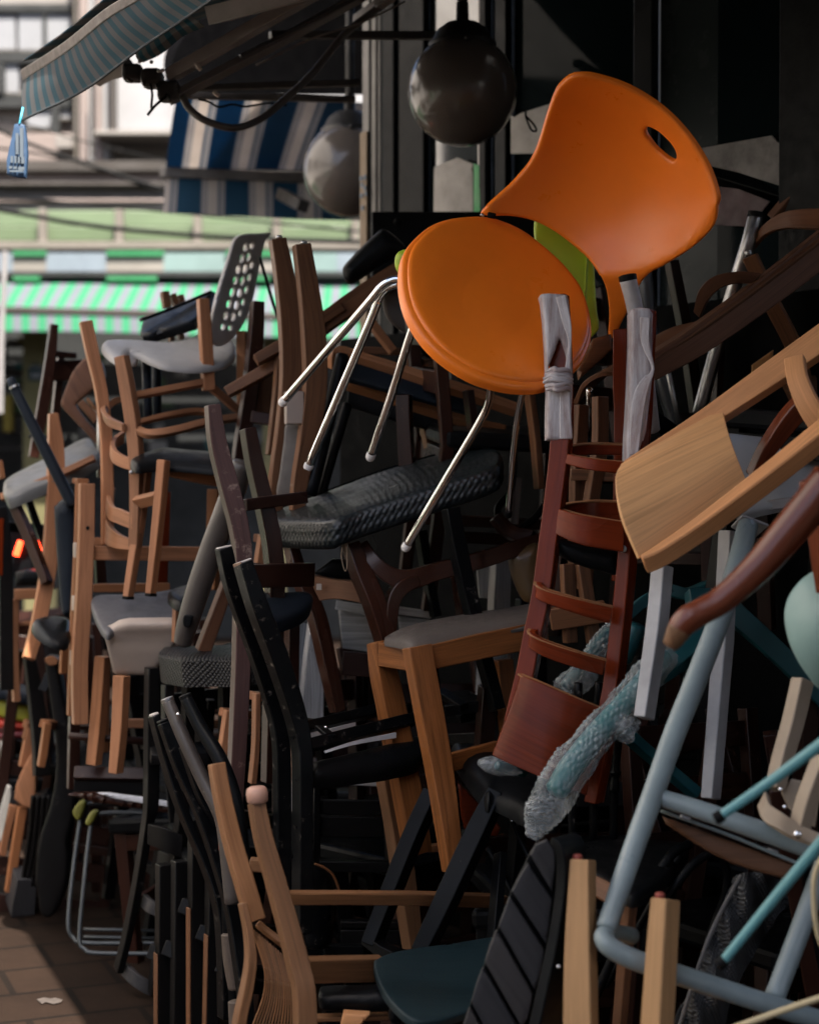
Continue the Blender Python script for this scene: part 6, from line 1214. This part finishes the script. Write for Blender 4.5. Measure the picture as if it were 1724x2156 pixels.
lh.bar('hoop_rail', BEECH, 'D', [(815, 985, 4.76, 46), (900, 1012, 4.74, 48), (1050, 992, 4.77, 46), (1240, 942, 4.86, 44), (1420, 915, 4.97, 42)], .02, tip=30); lh.bar('leg', BEECHD, 'D', [(1428, 412, 5.05, 58), (1430, 640, 5.05, 60), (1432, 900, 5.05, 60)], .03, turn=-20); lh.bar('rail', BEECH, 'D', [(1262, 745, 4.94), (1340, 810, 4.98), (1425, 885, 5.04)], .025, w=44)
lh.rod('bolt', STEEL, 'D', [(782, 1252, 4.755), (782, 1252, 4.74)], 26)
# ---- stool with black pad standing on the taupe chair
so = Thing('stool', 'beech stool with shiny black pad standing on the slate seat', 'stool')
so.shell('seat', LEATHER, 'D', [(776, 1165), (800, 1135), (900, 1096), (985, 1080), (1100, 1090), (1340, 1120), (1340, 1205), (1150, 1195), (1000, 1184), (900, 1188), (815, 1196)], [(776, 1165, 4.68), (985, 1080, 4.9), (1300, 1200, 4.66)], .03, .02); so.bar('apron', BEECHD, 'D', [(985, 1228, 4.7, 84), (1150, 1258, 4.72, 100), (1350, 1290, 4.76, 110)], .03, w=110, smooth=False)
for a in ([(955, 1175, 4.63, 58), (928, 1480, 4.62, 54), (878, 1972, 4.6, 40)], [(852, 1205, 4.78, 58), (818, 1490, 4.77, 54), (744, 1990, 4.74, 40)]):
    l = so.bar('leg', BEECH, 'D', a, .03, turn=-25); b_ = a[-1]; so.bar('foot', CAPBLK, 'D', [(b_[0], b_[1]-4, b_[2]-.001), (b_[0]-2, b_[1]+16, b_[2]-.001)], .032, w=44, turn=-25, parent=l, smooth=False)
so.bar('stretcher', BEECH, 'D', [(806, 1445, 4.76), (930, 1415, 4.63)], .02, w=74, smooth=False); so.bar('leg', BEECHD, 'D', [(1262, 1350, 4.9, 78), (1255, 1600, 4.9, 74), (1245, 1950, 4.9, 66)], .03, turn=-25)
# ---- slate and taupe shell chair
tp_ = Thing('shell_chair', 'taupe plastic shell chair with slate seat and light wooden legs', 'chair')
tp_.shell('seat', SLATE, 'G', [(542, 560), (555, 522), (600, 503), (750, 500), (900, 490), (1150, 478), (1150, 692), (900, 692), (760, 692), (690, 712), (645, 742), (605, 712), (568, 640)], [(545, 540, 4.85), (645, 740, 4.62), (1150, 480, 4.95)], .02, .008, extra=lambda x, y: .02*((y-600)/120)**2*0)
tp_.shell('front', TAUPE, 'G', [(612, 742), (650, 735), (700, 706), (760, 694), (1040, 690), (1120, 690), (1010, 860), (930, 960), (885, 1000), (690, 996), (668, 980), (645, 880)], 4.66, .03, .012, smooth=False, extra=lambda x, y: .05*max(0, (y-800)/200)-.03*max(0, (780-y)/80))
for a in ([(703, 995, 4.68, 78), (690, 1300, 4.68, 72), (668, 1575, 4.68, 60)], [(592, 880, 4.95, 74), (565, 1250, 4.95, 76), (538, 1525, 4.95, 70)]): tp_.bar('leg', BEECH, 'G', a, .035, turn=-25)
tp_.bar('leg', BEECHD, 'G', [(635, 900, 5.05, 50), (625, 1450, 5.05, 50)], .03); tp_.bar('rail', BEECH, 'G', [(730, 1278, 4.85), (880, 1280, 4.88), (1380, 1282, 4.95)], .025, w=52, smooth=False)
# ---- beech frame with slots
bf = Thing('beech_chair', 'tall beech chair side frame with round hole, upright at left', 'chair')
f1 = bf.bar('post', BEECH, 'D', [(524, 1318, 4.86, 88), (520, 1600, 4.86, 90), (505, 2000, 4.86, 92), (482, 2400, 4.86, 92), (486, 2750, 4.86, 88)], .035, turn=24, n=6); bf.bar('post', BEECHD, 'D', [(495, 1288, 4.98, 70), (482, 1700, 4.98, 64), (455, 2200, 4.98, 60), (438, 2700, 4.98, 60)], .03, turn=24)
bf.rod('hole', CAPBLK, 'D', [(522, 1582, 4.862), (522, 1582, 4.858)], 22, parent=f1, cap=0)
for y in (1670, 1985, 2310): bf.bar('slot_block', TAUPE, 'D', [(464 - (y-1670)*.03, y, 4.93), (464 - (y-1670)*.03, y+90, 4.93)], .03, w=30, smooth=False)
bf.bar('rail', BEECH, 'G', [(548, 266, 4.9), (840, 268, 4.92), (1220, 272, 4.98)], .03, w=84, smooth=False); bf.bar('rail', BEECHD, 'G', [(555, 475, 5.0), (1010, 470, 5.05)], .03, w=50, smooth=False); bf.bar('block', BEECH, 'G', [(560, 195, 4.95), (615, 200, 4.95)], .03, w=50, smooth=False)
bf.bar('post', MAHOG, 'G', [(985, -100, 5.1, 64), (965, 480, 5.1, 62)], .03, turn=20); bf.bar('post', WENGE, 'G', [(600, 300, 5.15, 60), (610, 480, 5.15, 60)], .03)
# ---- navy padded chair on its side
nv = Thing('padded_chair', 'dark navy padded chair with slim tube leg pointing up left', 'chair')
l = nv.rod('leg', NAVYP, 'D', [(62, 700, 5.02, 56), (160, 900, 5.02, 64), (300, 1180, 5.02, 70), (432, 1445, 5.02, 72)]); nv.rod('cap', STEEL, 'D', [(84, 738, 5.015), (90, 750, 5.015)], 63, parent=l, cap=0)
nv.shell('backrest', NAVYP, 'D', [(308, 1490), (318, 1450), (350, 1415), (400, 1398), (452, 1410), (458, 1700), (452, 2050), (430, 2102), (385, 2116), (350, 2070), (330, 1850)], 5.02, .07, .04, grain=90); nv.shell('seat', LEATHER, 'G', [(203, 665), (225, 632), (320, 612), (422, 640), (424, 768), (370, 788), (290, 758), (225, 712)], [(203, 665, 4.98), (420, 640, 5.1), (370, 788, 4.9)], .03, .022); nv.bar('seat_board', BEECHD, 'G', [(215, 715, 4.97), (300, 780, 4.94), (380, 800, 4.93)], .02, w=14)
# ---- leaning plank leg
lp = Thing('wooden_chair', 'light wood chair with flat tapering leg behind the navy backrest', 'chair')
lp.bar('leg', BEECH, 'D', [(322, 900, 5.22, 52), (338, 1100, 5.22, 92), (335, 1350, 5.21, 100), (305, 1750, 5.18, 92), (240, 2130, 5.14, 84), (180, 2355, 5.1, 70)], .03, turn=24, n=6); lp.bar('leg', BEECHD, 'D', [(395, 2200, 5.2, 40), (385, 2450, 5.2, 44)], .03); lp.bar('rail', BEECH, 'D', [(430, 1300, 5.2), (520, 1310, 5.2)], .03, w=30, smooth=False)
# ---- grey cushioned seat
gc = Thing('cushioned_chair', 'tilted chair with grey cushion and pale wooden seat edge at far left', 'chair')
gc.shell('cushion', plain('pale grey vinyl', (.10, .102, .098), .4, bmp=.2), 'D', [(10, 1330), (50, 1258), (300, 1130), (500, 1028), (555, 1075), (575, 1130), (380, 1235), (200, 1312), (70, 1368), (20, 1375)], [(10, 1330, 5.27), (500, 1030, 5.57), (380, 1235, 5.22)], .05, .02); gc.bar('seat_edge', BEECH, 'D', [(0, 1398, 5.23, 44), (100, 1362, 5.22, 44), (300, 1282, 5.21, 40), (560, 1160, 5.21, 36)], .03, tip=20)
gc.bar('leg', WENGE, 'D', [(58, 1420, 5.19, 56), (150, 1620, 5.17, 58), (265, 1910, 5.13, 52)], .03, turn=-25); gc.bar('rail', BLACKM, 'D', [(40, 1420, 5.27), (320, 1330, 5.27)], .03, w=90, smooth=False); gc.bar('leg', BLACKM, 'D', [(170, 1400, 5.37, 40), (260, 1650, 5.37, 40)], .03); gc.bar('leg', BEECHD, 'D', [(5, 1180, 5.27, 26), (22, 1290, 5.27, 30)], .03)
# ---- far left low chair
fl = Thing('wooden_chair', 'light wooden chair with black pad at left edge', 'chair')
fl.shell('cushion', LEATHER, 'G', [(85, 380), (150, 365), (255, 380), (260, 462), (85, 466)], 5.62, .2, .03, smooth=False); fl.bar('seat_rail', BEECH, 'G', [(85, 512, 5.6), (255, 508, 5.6)], .03, w=62, smooth=False); fl.bar('leg', BEECH, 'G', [(98, 540, 5.62, 44), (92, 800, 5.62, 44), (105, 1150, 5.62, 40)], .03); fl.bar('stretcher', BEECH, 'G', [(90, 686, 5.64), (215, 682, 5.64)], .03, w=22, smooth=False)
fb2 = Thing('dark_chair', 'dark chair post standing at the left edge of the pile', 'chair'); fb2.bar('post', BLACKW, 'G', [(15, -10, 5.45, 60), (38, 300, 5.45, 76), (42, 700, 5.45, 78), (45, 1080, 5.45, 78)], .03, turn=20); fb2.bar('rail', BLACKW, 'G', [(40, 110, 5.5), (330, 130, 5.6)], .03, w=60, smooth=False); fb2.bar('post', MAHOG, 'G', [(5, 60, 5.44, 40), (0, 400, 5.44, 40)], .02, smooth=False)
ht = Thing('heater', 'electric heater with glowing orange bars seen through the chairs', 'heater')
ht.slab('body', BLACKM, 'G', 40, 120, 330, 480, 6.0, .1)
ht.bar('element', GLOW, 'G', [(128, 195, 5.96, 30), (100, 285, 5.96, 34)], .02, smooth=False); ht.bar('element', GLOW, 'G', [(212, 195, 5.96, 34), (248, 280, 5.96, 36)], .02, smooth=False); ht.rod('lamp', GLOW, 'G', [(278, 145, 5.96), (286, 145, 5.96)], 16); ht.rod('lamp', GLOW, 'G', [(196, 148, 5.96), (202, 148, 5.96)], 12)
# ---- bent brown plywood shell
bn = Thing('plywood_chair', 'bent brown plywood chair tipped on its side at left', 'chair')
bn.shell('shell', WALNUT, 'D', [(362, 845), (385, 770), (430, 660), (490, 585), (540, 548), (600, 590), (620, 700), (540, 770), (470, 830), (455, 860), (520, 950), (590, 1030), (590, 1100), (500, 1005), (400, 900)], 5.4, .02, .006, smooth=True, grain=60); bn.rod('leg', STEEL, 'D', [(592, 850, 5.35), (594, 1050, 5.35), (592, 1280, 5.35)], 32, smooth=False); bn.bar('strut', BROWN, 'D', [(480, 830, 5.35, 40), (580, 940, 5.35, 44)], .02); bn.bar('strut', BEECHD, 'D', [(520, 810, 5.38, 16), (590, 900, 5.38, 16)], .02)
# ---- tall dark back
td = Thing('dark_wood_chair', 'tall dark chair post against the yellow wall at left', 'chair')
td.bar('post', WENGE, 'D', [(328, 372, 5.8, 46), (300, 620, 5.8, 62), (255, 900, 5.8, 66), (205, 1165, 5.8, 54)], .035, turn=22); td.bar('rail', WENGE, 'D', [(310, 545, 5.82), (460, 560, 5.9)], .03, w=36, smooth=False); td.bar('rail', WENGE, 'D', [(300, 650, 5.85), (560, 640, 5.95)], .03, w=120, smooth=False); td.bar('post', WENGE, 'D', [(370, 560, 5.9, 40), (330, 1000, 5.9, 50)], .03)
td.shell('seat', BLACKM, 'D', [(165, 1040), (220, 1015), (300, 1050), (240, 1075)], 5.82, .03, .01)
# ---- folded black seat on top
fs = Thing('folding_chair', 'flat black folding chair seat tilted up before the green awning', 'chair')
fs.shell('seat', BLACKM, 'D', [(830, 412), (845, 350), (862, 335), (1050, 262), (1255, 168), (1275, 176), (1258, 225), (1245, 265), (1150, 350), (1010, 392), (880, 432), (845, 438)], [(830, 410, 5.15), (1270, 180, 5.35), (1150, 350, 5.1)], .03, .008, smooth=False); fs.bar('edge', BLACKW, 'D', [(848, 345, 5.14), (1050, 268, 5.22), (1262, 178, 5.32)], .02, w=20)
for a in ([(985, 175, 5.4, 46), (1000, 270, 5.4, 46)], [(1030, 190, 5.42, 36), (1060, 270, 5.42, 36)], [(1075, 195, 5.44, 36), (1090, 250, 5.44, 36)], [(1020, 420, 5.3, 30), (1030, 470, 5.3, 30)], [(1080, 410, 5.3, 30), (1085, 460, 5.3, 30)]): fs.bar('leg', BROWN, 'D', a, .03, turn=25)
# ---- perforated grey plastic chair
pf_ = Thing('perforated_chair', 'grey plastic chair with perforated back on top of left pile', 'chair')
pf_.shell('seat', GREYPL, 'D', [(606, 492), (622, 462), (660, 448), (800, 448), (1000, 462), (1110, 446), (1200, 405), (1290, 400), (1390, 470), (1400, 545), (1350, 592), (1280, 615), (1150, 626), (1000, 612), (900, 580), (830, 545), (770, 528), (745, 560), (740, 600), (680, 570), (630, 530)], [(610, 480, 4.95), (1380, 500, 5.1), (1000, 620, 4.85)], .02, .015, step=35, extra=lambda x, y: .0)
pf_.shell('front_lip', GREYPL, 'D', [(748, 600), (760, 540), (800, 522), (860, 540), (900, 580), (850, 590), (820, 575), (800, 620)], 4.93, .02, .008)
holes = []
for (x, y, a, b) in ((1462, -85, 13, 24), (1500, -95, 12, 20), (1440, -20, 14, 28), (1482, -30, 12, 28), (1420, 45, 14, 28), (1462, 40, 13, 30), (1500, 20, 10, 26), (1402, 110, 14, 28), (1445, 112, 13, 30), (1485, 92, 10, 26), (1385, 180, 14, 30), (1428, 182, 13, 30), (1468, 165, 10, 26), (1365, 250, 14, 28), (1410, 255, 13, 30), (1450, 238, 10, 24), (1345, 320, 14, 26), (1390, 325, 13, 28), (1430, 305, 9, 22), (1330, 385, 13, 22), (1372, 392, 12, 18)): holes.append(ell(x, y, a, b, 17, 10))
pf_.shell('backrest', GREYPLD, 'D', [(1262, 420), (1275, 300), (1312, 150), (1360, 0), (1392, -110), (1420, -150), (1470, -166), (1540, -168), (1604, -172), (1606, -155), (1580, -120), (1555, -20), (1530, 110), (1505, 230), (1465, 340), (1410, 430), (1330, 500), (1275, 480)], [(1270, 400, 4.95), (1420, -150, 5.2), (1480, 300, 5.2)], .012, .004, holes=holes, step=30)
for a in ([(868, 575, 5.0), (880, 930, 5.0)], [(930, 545, 5.1), (934, 915, 5.1)]): pf_.rod('leg', NAVYP, 'D', a, 56, smooth=False)
pf_.rod('brace', BLACKM, 'D', [(1542, -25, 5.15), (1590, 140, 5.15), (1622, 250, 5.15), (1660, 360, 5.15)], 20)
bd = Thing('dark_wood_chair', 'dark back post standing left of the two brown curved posts', 'chair')
bd.bar('post', WENGE, 'D', [(1540, 235, 4.86, 68), (1528, 450, 4.86, 82), (1492, 800, 4.86, 84), (1440, 1120, 4.86, 80), (1420, 1350, 4.86, 76)], .04, turn=22); bd.bar('post', BROWN, 'D', [(1662, 560, 4.72, 30), (1650, 800, 4.72, 40), (1610, 1150, 4.72, 40)], .03, turn=22); bd.bar('rail', BROWN, 'D', [(1560, 620, 4.9), (1560, 900, 4.9)], .02, w=130, smooth=False); bd.bar('rail', WENGE, 'D', [(1490, 920, 4.84), (1640, 940, 4.84)], .03, w=70, smooth=False)
# extra light legs in the gaps of the lower left
for lb_, m_, t_, pts in (('orange beech chair leg in the gap right of the black ladder-back', BEECH, 'G', [(1365, 1200, 4.3, 40), (1340, 1400, 4.3, 46), (1310, 1560, 4.3, 40)]), ('second orange beech leg lit in a gap by black posts', BEECH, 'G', [(1535, 1100, 4.2, 34), (1530, 1400, 4.2, 34), (1510, 1640, 4.2, 36)]), ('orange beech leg glimpsed below the scuffed red brown post', BEECH, 'G', [(1570, 160, 4.35, 40), (1550, 330, 4.35, 50)])):
    c = Thing('wooden_chair', lb_, 'chair'); c.bar('leg', m_, t_, pts, .03, turn=25); a = pts[0]; c.bar('rail', m_, t_, [(a[0], a[1]+20, a[2]+.02), (a[0]+180, a[1]+30, a[2]+.3)], .03, w=50, smooth=False)
yg = Thing('plastic_chair', 'yellow green plastic chair edge glowing between dark posts', 'chair'); yg.shell('seat', YELG, 'G', [(1345, 1200), (1385, 1170), (1385, 1260), (1350, 1280), (1330, 1390), (1290, 1390), (1300, 1340)], 4.55, .02, .005, smooth=False)

# ================================================================ dark chairs deeper in the pile
def generic(label, group, mw, mseat, slats):
    th = Thing('wooden_chair', label, 'chair', group)
    for x, y in ((-.19, -.19), (.19, -.19)): th.wbar('leg', mw, [(x, y, .44), (x*1.05, y*1.08, 0)], .038, .038, (0, -1, 0))
    for x in (-.19, .19): th.wbar('back_post', mw, [(x, .21, 0), (x, .19, .44), (x, .26, .90)], .038, .032, (0, -1, 0))
    th.box('seat', mseat, (0, 0, .455), (.43, .43, .045), bevel=.012)
    for z in ((.60, .72, .84) if slats else (.80, .66)): th.wbar('slat', mw, [(-.18, .21+(z-.44)*.13, z), (.18, .21+(z-.44)*.13, z)], .06, .016, (0, -1, .1))
    for y in (-.19, .19): th.wbar('rail', mw, [(-.18, y, .40), (.18, y, .40)], .05, .02, (0, -1, 0))
    for x in (-.19, .19): th.wbar('stretcher', mw, [(x, -.18, .2), (x, .18, .2)], .03, .02, (1, 0, 0))
    return th
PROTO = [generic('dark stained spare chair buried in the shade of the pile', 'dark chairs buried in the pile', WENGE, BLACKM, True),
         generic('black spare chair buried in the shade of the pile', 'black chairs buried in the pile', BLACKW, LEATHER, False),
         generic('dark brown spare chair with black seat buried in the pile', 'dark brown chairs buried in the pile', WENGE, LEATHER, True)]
finalize()
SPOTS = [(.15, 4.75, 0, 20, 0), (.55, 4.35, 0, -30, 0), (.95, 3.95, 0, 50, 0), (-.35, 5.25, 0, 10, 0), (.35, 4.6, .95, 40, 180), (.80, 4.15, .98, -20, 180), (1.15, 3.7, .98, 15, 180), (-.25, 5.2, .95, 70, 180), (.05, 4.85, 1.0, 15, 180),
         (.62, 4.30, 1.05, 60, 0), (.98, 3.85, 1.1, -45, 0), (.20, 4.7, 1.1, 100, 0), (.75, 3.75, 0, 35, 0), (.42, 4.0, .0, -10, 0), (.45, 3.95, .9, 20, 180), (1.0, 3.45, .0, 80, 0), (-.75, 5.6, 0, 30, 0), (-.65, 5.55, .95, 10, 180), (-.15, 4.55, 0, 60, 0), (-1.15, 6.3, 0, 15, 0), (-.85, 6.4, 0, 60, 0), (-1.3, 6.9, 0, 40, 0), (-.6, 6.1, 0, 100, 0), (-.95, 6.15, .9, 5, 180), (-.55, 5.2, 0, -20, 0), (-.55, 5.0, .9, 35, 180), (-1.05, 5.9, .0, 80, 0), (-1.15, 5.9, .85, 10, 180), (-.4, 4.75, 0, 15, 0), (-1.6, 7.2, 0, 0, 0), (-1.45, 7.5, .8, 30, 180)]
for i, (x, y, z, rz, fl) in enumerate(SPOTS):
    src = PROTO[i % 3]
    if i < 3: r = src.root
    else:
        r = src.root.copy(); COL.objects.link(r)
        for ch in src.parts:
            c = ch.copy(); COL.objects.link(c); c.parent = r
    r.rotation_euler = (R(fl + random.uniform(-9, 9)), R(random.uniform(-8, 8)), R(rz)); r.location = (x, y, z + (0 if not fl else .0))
